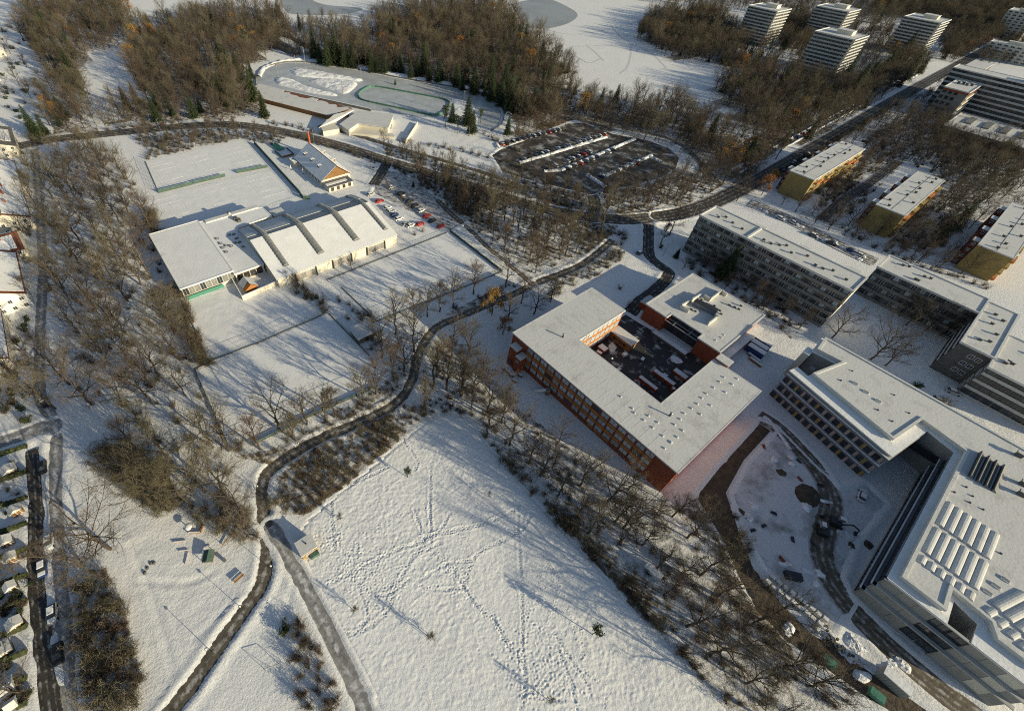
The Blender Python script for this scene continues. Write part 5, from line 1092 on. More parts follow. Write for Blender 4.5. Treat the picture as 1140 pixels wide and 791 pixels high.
# ---------------------------------------------------------------- left hand houses and gardens
def gable_house(name, label, x0, x1, y0, y1, eave, ridge, wallm, roofm, cat='house', along='x', group=None, snow=0.96, chim=True):
    t = thing(name, label, cat, ((x0+x1)/2, (y0+y1)/2, 0), group=group); a, b = (x1-x0)/2, (y1-y0)/2
    box('wall', t, -a, a, -b, b, -0.2, eave, wallm)
    o = 0.5
    def roofset(th, lo, nm, m, sh=1.0):
        if along == 'x': return [[(-a-o,-b-o,eave-.2+lo),(a+o,-b-o,eave-.2+lo),(a+o,0,ridge+lo),(-a-o,0,ridge+lo)], [(a+o,b+o,eave-.2+lo),(-a-o,b+o,eave-.2+lo),(-a-o,0.01,ridge+lo),(a+o,0.01,ridge+lo)]]
        return [[(-a-o,b+o,eave-.2+lo),(-a-o,-b-o,eave-.2+lo),(0,-b-o,ridge+lo),(0,b+o,ridge+lo)], [(a+o,-b-o,eave-.2+lo),(a+o,b+o,eave-.2+lo),(0.01,b+o,ridge+lo),(0.01,-b-o,ridge+lo)]]
    def put(nm, pts, th, m): 
        v = pts + [(p,q,r-th) for p,q,r in pts]; link(nm, mesh(nm, v, [(0,1,2,3),(7,6,5,4),(0,4,5,1),(1,5,6,2),(2,6,7,3),(3,7,4,0)], m), t)
    for pts in roofset(0, 0, '', None): put('roof', pts, 0.2, roofm)
    for pts in roofset(0, 0.2, '', None):
        c = np.mean(pts, 0); put('roof_snow', [tuple(c[k] + (p[k]-c[k])*(snow if k < 2 else snow) for k in range(3)) for p in pts], 0.17, M['snow'])
    if along == 'x': g = [[(s*a,-b,eave),(s*a,b,eave),(s*a,0,ridge-0.25)] for s in (-1,1)]
    else: g = [[(-a,s*b,eave),(a,s*b,eave),(0,s*b,ridge-0.25)] for s in (-1,1)]
    for pts in g: link('gable', mesh('gable', pts, [(0,1,2)], wallm), t)
    n = max(2, int(2*a/3.2)); m_ = max(2, int(2*b/3.2))
    for z in ((0.8, 3.6) if eave > 5 else (0.8,)):
        for i in range(n): win(t, 'S', -a+2*a*(i+.5)/n, z, -b, 1.3, 1.4, M['white'], M['glass'])
        for i in range(m_): win(t, 'E', -b+2*b*(i+.5)/m_, z, a, 1.3, 1.4, M['white'], M['glass'])
    if chim:
        ubox('chimney', t, M['brick'], (a*0.3, 0.2*b, ridge-1.2), (0.7, 0.7, 2.0))
        if along == 'x':
            for i in range(int(a/4)):
                xx = -a+2+8*i; ubox('dormer', t, M['wood'] if i % 2 else M['white'], (xx+1.5, -b*0.55, (eave+ridge)/2-0.9), (1.8, 1.8, 1.7)); ubox('dormer_roof', t, M['snow'], (xx+1.5, -b*0.55, (eave+ridge)/2+0.803), (2.1, 2.1, 0.2)); ubox('chimney', t, M['brick'], (xx-1.5, 0.25*b, ridge-1.4), (0.9, 0.6, 2.0))
    return t
gable_house('flat_villa', 'cream villa with dark half bared roof at the left end of the main road', -343, -316, -44, -29.5, 5.2, 8.0, M['cream'], M['dkconcrete'], snow=0.6)
gable_house('row_house', 'long row house with snowy roof just below the main road at the left edge', -296, -236, -47, -32, 5.6, 9.2, M['cream'], M['tile'])
gable_house('row_house', 'cream row house with bared red roof patch at the left edge', -227, -212, -50, -36.5, 5.6, 9.0, M['cream'], M['tile'], along='y', snow=0.72)
gable_house('row_house', 'pale terraced house in the middle of the left edge, many small windows', -210, -181, -52, -39, 6.0, 9.5, M['white'], M['tile'], along='x', snow=0.9)
gable_house('row_house', 'terraced house at the left edge just above the street junction', -176, -150, -58, -46.5, 6.0, 9.0, M['cream'], M['tile'], along='x')
gable_house('garden_house', 'red gabled house with white bands at the upper left edge', -470, -448, -42, -28, 5.5, 9.0, M['white'], M['tile'], along='y', snow=0.9)
gable_house('garden_house', 'small cottage in the gardens at the upper left corner', -520, -506, -30, -20, 4.0, 7.0, M['cream'], M['tile'])
gable_house('garden_house', 'low snowy cottage left of the dark spruce', -395, -378, -48, -38, 4.0, 6.8, M['cream'], M['dkconcrete'])
gable_house('garden_house', 'snowy roofed cottage below the red gabled house', -432, -415, -44, -34, 4.0, 6.6, M['cream'], M['dkconcrete'])
for i in range(9):     # parcels along the garden street: sheds and hedges
    px, py = -6 + 3.5*(i % 3), 520 + 33*i
    u, v = at(px + 12 + random.uniform(-8,10), py + 8 + random.uniform(-9,9), 1.5); w = random.uniform(0.8, 1.8)
    t = thing('garden_shed', 'snow roofed garden shed, %s from the top in the parcels at the lower left' % ordn(i), 'shed', (u, v, 0), math.radians(random.choice([6, 4, 96, 12])), group='garden sheds at the lower left')
    box('wall', t, -w*0.75, w*0.75, -w, w, -0.1, 2.0, M['wood' if i % 2 else 'dkconcrete'])
    s = w*0.75+0.3; link('roof', mesh('roof', [(-s,-w-.3,1.95),(s,-w-.3,1.95),(s,w+.3,1.95),(-s,w+.3,1.95),(-s,0,2.9),(s,0,2.9)], [(0,1,5,4),(2,3,4,5),(1,2,5),(3,0,4),(3,2,1,0)], M['roof_snow']), t); win(t, 'E', 0.2, 0.1, w*0.75, 0.9, 1.7, M['white'], M['wood'], 0, 'door')
for i in range(11):
    a, b = at(-25, 505+29*i+10), at(31+0.05*i, 497+28.5*i); L = math.hypot(b[0]-a[0], b[1]-a[1])
    n = int(L/0.35)+1; v, f = [], []
    for k in range(n+1):
        x = L*k/n
        for (yy, zz) in ((-0.45,0),(-0.5,0.9),(-0.15,1.35),(0.2,1.35),(0.5,0.8),(0.45,0)): v.append((x+random.gauss(0,.05), yy+random.gauss(0,.08), zz*random.uniform(.85,1.15)))
    for k in range(n):
        for j in range(5): f.append((6*k+j, 6*k+6+j, 6*k+7+j, 6*k+1+j))
    f += [(5,4,3,2,1,0), tuple(6*n+j for j in range(6))]
    o = link('hedge', mesh('hedge', v, f, M['hedge']), None, (*a, 0), math.atan2(b[1]-a[1], b[0]-a[0])); props(o, 'dark clipped hedge, %s from the top between the parcels at the lower left' % ordn(i), 'hedge', 'hedges between the lower left parcels')

# hut on the pitch
u, v = at(341, 609, 1.5)
t = thing('pitch_hut', 'small flat roofed hut with white roof and tan door beside the pitch', 'hut', (u, v, 0), math.radians(0))
box('wall', t, -1.75, 1.75, -1.7, 2.0, -0.1, 2.8, M['ochre']); box('roof', t, -1.95, 1.95, -1.9, 2.2, 2.803, 3.05, M['roof_snow']); win(t, 'E', 0.2, 0.2, 1.75, 2.6, 2.1, M['wood'], M['pink'], 0, 'door'); ubox('roof_pipe', t, M['dark'], (-0.2, 0.3, 3.053), (0.3, 0.3, 0.35)); box('bin_store', t, 1.9, 2.9, -0.2, 1.9, -0.1, 1.3, M['dkgreen'])

# ---------------------------------------------------------------- cars
CARM = {}
def car_meshes(col):
    if col in CARM: return CARM[col]
    body = loft([(-2.2,1.5,.42,.72,1.4),(-2.12,1.74,.30,.93,1.6),(-1.3,1.8,.25,.98,1.66),(0.9,1.8,.25,.95,1.66),(1.9,1.74,.28,.84,1.5),(2.2,1.45,.40,.62,1.3)])
    glass = ([(-2.0,-.80,.95),(1.15,-.80,.93),(1.15,.80,.93),(-2.0,.80,.95),(-1.45,-.62,1.40),(0.25,-.62,1.42),(0.25,.62,1.42),(-1.45,.62,1.40)], [(3,2,1,0),(4,5,6,7),(0,1,5,4),(1,2,6,5),(2,3,7,6),(3,0,4,7)])
    roof = ([(-1.5,-.66,1.39),(0.32,-.66,1.40),(0.32,.66,1.40),(-1.5,.66,1.39),(-1.35,-.56,1.475),(0.15,-.56,1.485),(0.15,.56,1.485),(-1.35,.56,1.475)], [(3,2,1,0),(4,5,6,7),(0,1,5,4),(1,2,6,5),(2,3,7,6),(3,0,4,7)])
    CARM[col] = (mesh('body', *body, CARCOL[col]), mesh('windows', *glass, M['glass']), mesh('roof_panel', *roof, CARCOL[col]), mesh('roof_snow', *([(a, b, c+0.10) for a, b, c in roof[0]], roof[1]), M['snow']),
                 mesh('bonnet_snow', *boxes([(1.0,1.9,-0.7,0.7,.86,1.0)]), M['snow']))
    return CARM[col]
_v, _f = tube([(0,-.11,0),(0,.11,0)], [.31,.31], 10); WHEEL = mesh('wheel', _v, _f, M['rubber'])
def car(px, py, rot, col, label, group, snow=0, world_xy=None):
    u, v = world_xy or at(px, py, 0.6); m = car_meshes(col)
    t = thing('parked_car', label, 'car', (u, v, 0.03), rot, group)
    link('body', m[0], t); link('windows', m[1], t); link('roof_snow' if snow else 'roof_panel', m[3] if snow else m[2], t)
    if snow > 1: link('bonnet_snow', m[4], t)
    for x in (-1.35, 1.35):
        for y in (-0.8, 0.8): link('wheel', WHEEL, t, (x, y, 0.31))
CN = ['black', 'grey', 'silver', 'white', 'blue', 'grey', 'black']
# tennis car park: right row (marks), left row
right = [(436,208,'silver',1),(446,215,'black',0),(450.5,219,'grey',1),(456,223.5,'black',0),(461.5,228.5,'black',0),(469,234,'white',2),(475,240,'red',0),(481,245.5,'black',0),(490.5,251.5,'red',0)]
for i, (a, b, c, s) in enumerate(right): car(a, b, math.radians(96), c, '%s car, %s from the top in the right row by the arched hall' % (c, ordn(i)), 'cars in the tennis car park', s)
left = [(413,216,'silver',2),(422.5,223.5,'red',0),(431.5,231,'white',2),(435.5,235,'silver',1),(439,239,'blue',0),(444,243,'white',2),(452,249,'silver',0),(457.5,250.5,'white',2),(467.5,249,'red',0)]
for i, (a, b, c, s) in enumerate(left): car(a, b, math.radians(92), c, '%s car, %s from the top in the left row by the arched hall' % (c, ordn(i)), 'cars in the tennis car park', s)
# large car park: rows of cars and snow banks between the bays
Zp = lambda pts: zr((540,120), 4.75, pts)
rows = [((75,200),(400,115),12,'top'), ((190,280),(640,140),16,'second'), ((290,345),(560,230),9,'third'), ((420,330),(690,220),9,'fourth'), ((560,390),(850,270),8,'lowest')]
for ri, (p, q, n, nm) in enumerate(rows):
    (x0, y0), (x1, y1) = ats(Zp([p, q])); ang = math.atan2(y1-y0, x1-x0)
    for i in range(n):
        tt = (i+0.5)/n
        if random.random() < (0.10 if ri < 2 else 0.35): continue
        c = random.choice(CN) if random.random() < 0.86 else random.choice(['red', 'orange'])
        car(0, 0, ang + math.pi/2 + random.uniform(-.05, .05), c, '%s car, %s from the left in the %s row of the large car park' % (c, ordn(i), nm), 'cars in the large car park', random.choice([0,0,1,2]), (x0+(x1-x0)*tt, y0+(y1-y0)*tt))
for i, (p, q) in enumerate([((180,292),(640,155)), ((310,335),(400,330)), ((400,330),(790,165)), ((620,365),(880,250)), ((860,255),(930,285)), ((70,215),(60,190)), ((540,355),(640,420))]):
    a, b = ats(Zp([p, q])); n = 6; snow_ridge('snow_bank', [(a[0]+(b[0]-a[0])*k/n, a[1]+(b[1]-a[1])*k/n) for k in range(n+1)], 3.0, 0.8, 'ploughed snow bank, %s from the top between the rows of the large car park' % ordn(i), 'snow bank', 'snow banks in the large car park')
snow_ridge('snow_bank', ats([(850,463),(858,470),(880,500)]), 1.5, 0.4, 'thin snow bank along the drive below the angled clinic wing', 'snow bank', None)
# kerbside cars on the boulevard
(x0, y0), (x1, y1) = at(835,198), at(1030,86); ang = math.atan2(y1-y0, x1-x0); n = 34
nx_, ny_ = -math.sin(ang), math.cos(ang)
for i in range(n):
    if i % 9 == 5: continue
    tt = (i+0.5)/n; c = 'red' if i in (9, 21) else random.choice(CN)
    car(0, 0, ang + random.uniform(-.02,.02), c, '%s car at the boulevard kerb, %s from the lower end' % (c, ordn(i)), 'cars parked along the boulevard', random.choice([0,1,1,2]), (x0+(x1-x0)*tt+nx_*9.2, y0+(y1-y0)*tt+ny_*9.2))
snow_ridge('snow_bank', [(x0+(x1-x0)*k/20+nx_*6.9, y0+(y1-y0)*k/20+ny_*6.9) for k in range(21)], 1.8, 0.6, 'snow bank between the parked cars and the boulevard', 'snow bank', None)
snow_ridge('snow_bank', [(x0+(x1-x0)*k/20+nx_*11.5, y0+(y1-y0)*k/20+ny_*11.5) for k in range(21)], 1.8, 0.6, 'snow bank behind the cars parked along the boulevard', 'snow bank', None)
# cars along the ochre houses' yards, clinic road
for i, (a, b, c, s) in enumerate([(872,190,'blue',0),(884,180,'white',2),(900,171,'silver',2),(860,198,'grey',1)]): car(a, b, ang, c, '%s car beside the first ochre house, %s of four' % (c, ordn(i)), 'cars by the ochre houses', s)
for i in range(9):
    (xa, ya), (xb, yb) = at(960,160), at(1010,134); tt = (i+.5)/9; c = CN[(i*3) % 7]; car(0, 0, ang+math.pi/2, c, '%s car in the yard behind the ochre houses, %s in its row' % (c, ordn(i)), 'cars in the apartment yard', 1+i % 2, (xa+(xb-xa)*tt, ya+(yb-ya)*tt))
for i, (a, b, c, s) in enumerate([(869,243,'silver',2),(884,248,'white',2),(906,262,'grey',2),(926,271,'black',0),(948,279,'blue',0),(958,284,'white',2)]): car(a, b, math.radians(-2), c, '%s car on the road behind the long clinic slab, %s from the left' % (c, ordn(i)), 'cars behind the clinic slab', s)
# cars on the left
LC = [(25,196,'black',0),(25,210,'grey',1),(26,222,'white',2),(27,232,'silver',1),(54,292,'white',2),(54,320,'black',0),(49,448,'black',1)]
for i, (a, b, c, s) in enumerate(LC): car(a, b, math.radians(3), c, '%s car by the left hand street, %s from the top' % (c, ordn(i)), 'cars along the left street', s)
LC = [(54,603,'white',2),(47,632,'blue',2),(58,683,'silver',2),(64,727,'black',0),(47,520,'black',0)]
for i, (a, b, c, s) in enumerate(LC): car(a, b, math.radians(-6), c, ['white car half buried in snow, topmost by the lower left tree', 'dark blue car with snowy roof below the white car at the lower left', 'large silver snow topped car near the lower left corner', 'black car in a snow bay, lowest at the lower left', 'black car just below the street junction at the left'][i], 'cars along the left street', s)
for i, (a, b, c) in enumerate([(713,281,'grey'),(1046,445,'white'),(960,551,'white'),(1062,436,'silver')]): car(a, b, math.radians((80,20,100,20)[i]), c, ['dark grey van like car parked beside the school drive', 'white car behind the big clinic roof', 'white snow topped car on the building site beside the angled wing', 'silver car left of the stepped clinic block'][i], None, 1)
car(415, 187, math.radians(10), 'white', 'white car waiting where the tennis drive meets the main road', None, 0)

# ---------------------------------------------------------------- building site and small things
def excavator(px, py, rot, label):
    u, v = at(px, py, 0.5); t = thing('excavator', label, 'excavator', (u, v, 0), rot, 'machines on the building site')
    for s in (-1, 1): link('track', mesh('track', *loft([(-1.5,.45,.15,.5,.45),(-1.3,.45,0,.7,.45),(1.3,.45,0,.7,.45),(1.5,.45,.15,.5,.45)]), M['rubber']), t, (0, s*0.95, 0))
    box('upper_body', t, -1.7, 0.7, -1.05, 1.05, 0.75, 1.7, M['dark']); c = box('cab', t, -0.2, 1.1, 0.15, 1.05, 1.703, 2.7, M['galv']); box('cab_roof_snow', c, -0.25, 1.15, 0.1, 1.1, 2.703, 2.8, M['snow'])
    link('boom', mesh('boom', *tube([(0.7,-0.4,1.3),(2.4,-0.4,3.0),(4.2,-0.4,2.2)], [0.22,0.24,0.18], 5), M['dark']), t); link('arm', mesh('arm', *tube([(4.2,-0.4,2.3),(4.6,-0.4,0.7)], [0.16,0.12], 5), M['dark']), t)
    link('bucket', mesh('bucket', *loft([(4.2,1.0,0.1,0.7,1.0),(4.8,1.0,0.0,0.5,1.0)]), M['dark']), t, (0,-0.4,0))
excavator(931, 582, 0.4, 'dark excavator with grey cab on the track through the building site'); excavator(915, 590, 2.0, 'smaller excavator beside the snowy heaps on the building site')
u, v = at(899, 551); o = link('spoil_pit', mesh('spoil_pit', *(lambda q: ([(a+random.gauss(0,.15), b+random.gauss(0,.15), c+random.gauss(0,.1)) for a, b, c in q[0]], q[1]))(dome(0, 0, -0.2, 3.2, 3.9, 1.0, 18, 5)), M['mud'], True), None, (u, v, 0)); props(o, 'round dark earth mound in the middle of the snowy building site', 'earth mound')
for i in range(18):
    tt = (i//2)/8; u, v = at(853+58*tt+6*(i % 2), 648+46*tt-5*(i % 2), 0.4); t = thing('wrapped_pallet', 'white wrapped pallet, %s from the top of the row by the muddy strip' % ordn(i), 'pallet', (u, v, 0), random.uniform(-.1,.1), 'wrapped pallets in a row')
    ubox('pallet', t, M['wood'], (0,0,0.05), (1.3,1.1,0.14)); s = random.uniform(.8,1.1); link('wrapped_load', mesh('wrapped_load', *loft([(-.62,.95,.2,.2+s*.85,.9),(-.55,1.05,.2,.2+s,.95),(.55,1.05,.2,.2+s*.97,.95),(.62,.95,.2,.2+s*.85,.9)]), M['canvas']), t); ubox('snow_cap', t, M['snow'], (0,0,.2+s), (1.05,.85,.14))
for i in range(8):
    u, v = at(*[(886,668),(893,674),(915,696),(923,707),(931,716),(938,722),(906,700),(945,728)][i], 0.4); t = thing('rubble_heap', 'snow dusted rubble heap, %s from the left below the wrapped pallets' % ordn([0,1,3,4,5,6,2,7][i]), 'rubble', (u, v, 0), group='rubble heaps at the site')
    vv, ff = dome(0,0,-0.1,random.uniform(1.2,2.0),random.uniform(.9,1.5),random.uniform(.6,1.0),9,4); vv = [(a+random.gauss(0,.18), b+random.gauss(0,.18), c+random.gauss(0,.12)) for a,b,c in vv]; link('rubble', mesh('rubble', vv, ff, M['bank_snow']), t)
    for k in range(5): ubox('block', t, M['dkconcrete'], (random.gauss(0,.8), random.gauss(0,.7), .45), (.5,.4,.5), random.uniform(0,3))
HEAPS = []
for i in range(40):
    a, b = random.choice([(935,712),(950,722),(940,705),(962,735),(985,757),(845,600),(870,632),(838,570),(930,690),(960,722),(990,745),(905,560),(940,600),(870,520),(915,640),(890,700),(960,600)]); HEAPS.append((a+random.gauss(0,9), b+random.gauss(0,7)))
for i, (a, b) in enumerate(sorted(HEAPS)):
    u, v = at(a, b, 0.2)
    t = thing('earth_heap', 'low heap of churned snow and earth on the building site, %s from left' % ordn(i), 'earth heap', (u, v, 0), random.uniform(0,3), 'churned heaps on the building site')
    vv, ff = dome(0,0,-.1,random.uniform(.8,2.2),random.uniform(.6,1.4),random.uniform(.3,.8),10,4); link('heap', mesh('heap', [(p+random.gauss(0,.15), q+random.gauss(0,.15), r_+random.gauss(0,.06)) for p,q,r_ in vv], ff, M['bank_snow'] if i % 7 else M['mud']), t)
CL = [(845+i*9.5+random.uniform(-3,3), 229+i*4.7+random.uniform(-3.5,3.5)) for i in range(13)]
for i, (a, b) in enumerate(CL):
    u, v = at(a, b, 0.3); t = thing('ploughed_heap', 'grey ploughed snow heap behind the long clinic slab, %s from left' % ordn(i), 'snow heap', (u, v, 0), random.uniform(0,3), 'ploughed heaps behind the clinic slab')
    vv, ff = dome(0,0,-.1,random.uniform(1.2,3.0),random.uniform(.8,1.6),random.uniform(.5,1.1),10,4); link('heap', mesh('heap', [(p+random.gauss(0,.2), q+random.gauss(0,.2), r_+random.gauss(0,.08)) for p,q,r_ in vv], ff, M['bank_snow']), t)
def container(px, py, rot, col, label, L=6.0, w=2.4, h=2.6, snow=True):
    u, v = at(px, py, h); t = thing('site_container', label, 'container', (u, v, 0), rot, 'containers on the building sites')
    box('shell', t, -L/2, L/2, -w/2, w/2, 0.05, h, col)
    for s in (-1, 1):
        for i in range(int(L/0.6)): ubox('rib', t, col, (-L/2+0.3+0.6*i, s*(w/2+0.03), 0.2), (0.25, 0.055, h-0.4))
    if snow: box('snow_cap', t, -L/2+.05, L/2-.05, -w/2+.05, w/2-.05, h+.003, h+.18, M['snow'])
container(843, 388, math.radians(0), CARCOL['blue'], 'blue site container with snowy roof right of the kindergarten, nearest it'); container(851, 379, 0, CARCOL['blue'], 'second blue container with snowy roof right of the kindergarten'); container(846, 383, 0, CARCOL['blue'], 'blue container between two others right of the kindergarten')
container(1000, 757, math.radians(0), M['grey'], 'snow topped site cabin beside the muddy road at the lower right', 5); container(924, 735, math.radians(5), M['green'], 'small green skip at the lower right building site', 2.6, 1.7, 1.2, False); container(978, 773, math.radians(5), M['green'], 'green skip nearest the bottom edge at the lower right', 2.6, 1.7, 1.2, False); container(885, 640, math.radians(40), M['dark'], 'dark open skip beside the wrapped pallets', 3.6, 1.8, 1.3, False)
container(728, 635, math.radians(0), M['canvas'], 'long pale wrapped container lying among the trees below the school', 4.2, 1.8, 1.7); container(748, 628, 0.1, M['canvas'], 'second pale container among the trees below the school', 3.2, 1.6, 1.5)
for i in range(10):
    u, v = at(834+2.6*(i % 5)+2*(i//5), 394+1.9*(i % 5)+5*(i//5), 0.4); t = thing('pallet_stack', 'snow capped pallet stack, %s from the left beside the blue containers' % ordn(i), 'pallet', (u, v, 0), group='pallets by the blue containers'); ubox('stack', t, M['wood'], (0,0,0), (1.0,1.0,0.8)); ubox('snow_cap', t, M['snow'], (0,0,0.803), (0.95,0.95,0.2))
# loose boards and bricks on the site
for i, (a, b) in enumerate([(850,497),(889,513),(913,540),(890,533),(850,585),(861,571),(870,622),(838,590),(905,605),(920,560),(836,662),(882,600)]):
    u, v = at(a, b); t = thing('material_pile', 'small dark pile of building material, %s from the left on the snowy site' % ordn([2,8,10,9,3,4,5,1,0,11,7,6][i]), 'material pile', (u, v, 0), random.uniform(0,3), 'small piles on the building site')
    for k in range(3): ubox('plank', t, M['dark'] if i % 3 else M['redframe'], (0, 0.25*k-.25, 0.0+.04*k), (1.6-.2*k, .2, .3))
# cycle stands behind the school
for i, (a, b) in enumerate([(562,411),(566,414.5),(570,418),(573,424),(579,418)]):
    u, v = at(a, b); t = thing('picnic_table', 'snow covered table, %s from the left outside the school entrance' % ordn(i), 'table', (u, v, 0), 0.4, 'tables outside the school entrance'); ubox('table_top', t, M['wood'], (0,0,.7), (1.8,.8,.06)); ubox('snow_cap', t, M['snow'], (0,0,.763), (1.75,.75,.14))
    for s in (-1,1): ubox('bench', t, M['wood'], (0,s*.75,.4), (1.8,.28,.06)); ubox('leg', t, M['dark'], (s*.6,0,0), (.1,1.3,.4))
for i in range(6):
    u, v = at(631+8*i, 559+5.8*i-46, 0.3) if False else at(636+6.5*i, 500+5.2*i, 0.3); t = thing('cycle_stand', 'snow dusted cycle stand, %s from the left on the sunny slope below the school' % ordn(i), 'cycle stand', (u, v, 0), 0.0, 'cycle stands below the school')
    link('hoop', mesh('hoop', *tube([(0,-.9,0),(0,-.9,.8),(0,.9,.8),(0,.9,0)], [.05]*4, 5), M['galv']), t); ubox('base_rail', t, M['dkconcrete'], (0,0,0), (.5,2.0,.12))
(u, v) = at(604,433,2); t = thing('slide', 'pale tube slide in the shade outside the school', 'slide', (u, v, 0), math.radians(42)); link('chute', mesh('chute', *tube([(-2.4,0,.4),(-.8,0,1.0),(1.2,0,2.1)], [.45,.45,.45], 8), M['white']), t); ubox('platform', t, M['wood'], (1.8,0,0), (1.2,1.2,1.8)); ubox('guard', t, M['galv'], (1.8,0,1.803), (1.2,1.2,.7))
# playground at the left of the fork
Zg = lambda a, b, z=0: at(*zr((150,560), 5.65, [(a, b)])[0], z)
u, v = Zg(458,325,1.8); t = thing('play_house', 'play house with dark green pitched roof on the snowy playground', 'play house', (u, v, 0), math.radians(60)); t.scale = (.72, .72, .8)
link('roof', mesh('roof', [(-1.6,-1.9,1.6),(1.6,-1.9,1.6),(1.6,1.9,1.6),(-1.6,1.9,1.6),(0,-1.9,2.3),(0,1.9,2.3)], [(0,1,4),(1,2,5,4),(2,3,5),(3,0,4,5),(3,2,1,0)], M['dkgreen']), t)
for a in (-1.3,1.3):
    for b in (-1.6,1.6): ubox('post', t, M['wood'], (a,b,0), (.14,.14,1.62))
ubox('deck', t, M['wood'], (0,0,.5), (2.6,3.2,.1))
u, v = Zg(655,470,.5); t = thing('park_bench', 'brown bench along the curving path beside the playground', 'bench', (u, v, 0), math.radians(100)); t.scale = (.8, .8, .9); ubox('seat', t, M['wood'], (0,0,.42), (3.0,.45,.06)); ubox('backrest', t, M['wood'], (0,.25,.55), (3.0,.06,.45)); [ubox('leg', t, M['dark'], (a,0,0), (.1,.4,.42)) for a in (-1.2,1.2)]
u, v = Zg(375,185,.3); t = thing('sandpit_wall', 'low bent timber edge beside the playground mound', 'sandpit edge', (u, v, 0), math.radians(55)); ubox('board', t, M['wood'], (0,0,0), (2.6,.3,.6)); ubox('board', t, M['wood'], (1.45,.9,0), (.3,1.8,.6)); ubox('snow_cap', t, M['snow'], (0,0,.603), (2.6,.3,.1))
u, v = Zg(340,150,.9); o = link('play_disc', mesh('play_disc', *dome(0,0,0,1.0,.8,.35,14,4), M['snow'], True), None, (u, v, 1.3)); props(o, 'snow capped round canopy casting a dark shadow on the playground', 'canopy'); link('stem', mesh('stem', *tube([(0,0,-1.35),(0,0,.1)], [.12,.12], 6), M['wood']), o)
u, v = Zg(600,200,.5); t = thing('balance_beam', 'dark timber beam climbing frame at the edge of the trees', 'climbing frame', (u, v, 0), math.radians(-62)); t.scale = (.75, .75, .8); link('beam', mesh('beam', *tube([(-3.4,0,.9),(3.4,0,.5)], [.14,.14], 6), M['wood']), t); [link('post', mesh('post', *tube([(a,0,0),(a,0,1.1)], [.12,.1], 6), M['wood']), t) for a in (-3.2,0,3.2)]
for i, (a, b, L, r) in enumerate([(285,240,2.8,60),(310,297,2.0,60),(330,345,2.6,150),(455,270,1.6,60)]):
    u, v = Zg(a, b, .2); t = thing('border_log', 'snow capped border log, %s from the left on the playground' % ordn([0,1,2,3][i]), 'border', (u, v, 0), math.radians(r), 'playground borders'); ubox('log', t, M['wood'], (0,0,0), (L,.25,.3)); ubox('snow_cap', t, M['snow'], (0,0,.303), (L,.25,.12))
u, v = Zg(562,356,.6); t = thing('waste_bin', 'round dark waste bin on the playground', 'bin', (u, v, 0)); link('drum', mesh('drum', *tube([(0,0,0),(0,0,.9)], [.35,.4], 10), M['dark']), t); link('rim', mesh('rim', *tube([(0,0,.9),(0,0,.97)], [.43,.43], 10), M['galv']), t)
for i, (a, b) in enumerate([(100,375),(120,372),(78,405),(62,435)]): u, v = Zg(a, b, .2); o = link('boulder', mesh('boulder', *dome(0,0,-.1,.6,.45,.5,8,3), M['dkconcrete']), None, (u, v, 0)); props(o, 'half snowed boulder on the playground, %s from the right' % ordn([1,0,2,3][i]), 'boulder', 'boulders on the playground')
u, v = at(303,742,1); t = thing('goal_frame', 'thin metal goal frame in the shaded corner below the paths', 'goal', (u, v, 0), 1.2); link('frame', mesh('frame', *tube([(-1.5,0,0),(-1.5,0,2),(1.5,0,2),(1.5,0,0)], [.06]*4, 5), M['galv']), t); link('stay', mesh('stay', *merge(tube([(-1.5,0,2),(-1.5,1,0)],[.04,.04],4), tube([(1.5,0,2),(1.5,1,0)],[.04,.04],4)), M['galv']), t)
# lamps along the curving path
for i, (a, b) in enumerate(sorted([(232,722),(268,676),(301,632),(286,545),(330,498),(392,468),(446,438),(470,392),(506,352),(556,330)])):
    u, v = at(a+5, b+4); t = thing('path_lamp', 'short lamp post beside the curving path, %s from left' % ordn(i), 'lamp post', (u, v, 0), group='lamps along the curving path'); link('pole', mesh('pole', *tube([(0,0,0),(0,0,4.2)], [.07,.05], 6), M['dark']), t); link('lamp_head', mesh('lamp_head', *tube([(0,0,4.2),(0,0,4.35),(0,0,4.6)], [.12,.3,.08], 8), M['galv']), t)
# street lamps
for i, (a, b) in enumerate([(350,157),(415,178),(520,205),(600,237),(712,250),(770,242),(846,208),(893,178),(985,125),(738,283),(268,140),(180,146)]):
    u, v = at(a, b+2); t = thing('street_lamp', 'grey street lamp, %s along the road from the left' % ordn([2,3,4,5,6,8,9,10,11,7,1,0][i]), 'street lamp', (u, v, 0), group='street lamps along the roads'); link('pole', mesh('pole', *tube([(0,0,0),(0,0,7.5),(.6,.4,8.1)], [.10,.07,.05], 6), M['galv']), t); ubox('lamp_head', t, M['galv'], (.9,.6,8.0), (.9,.35,.14), .59)

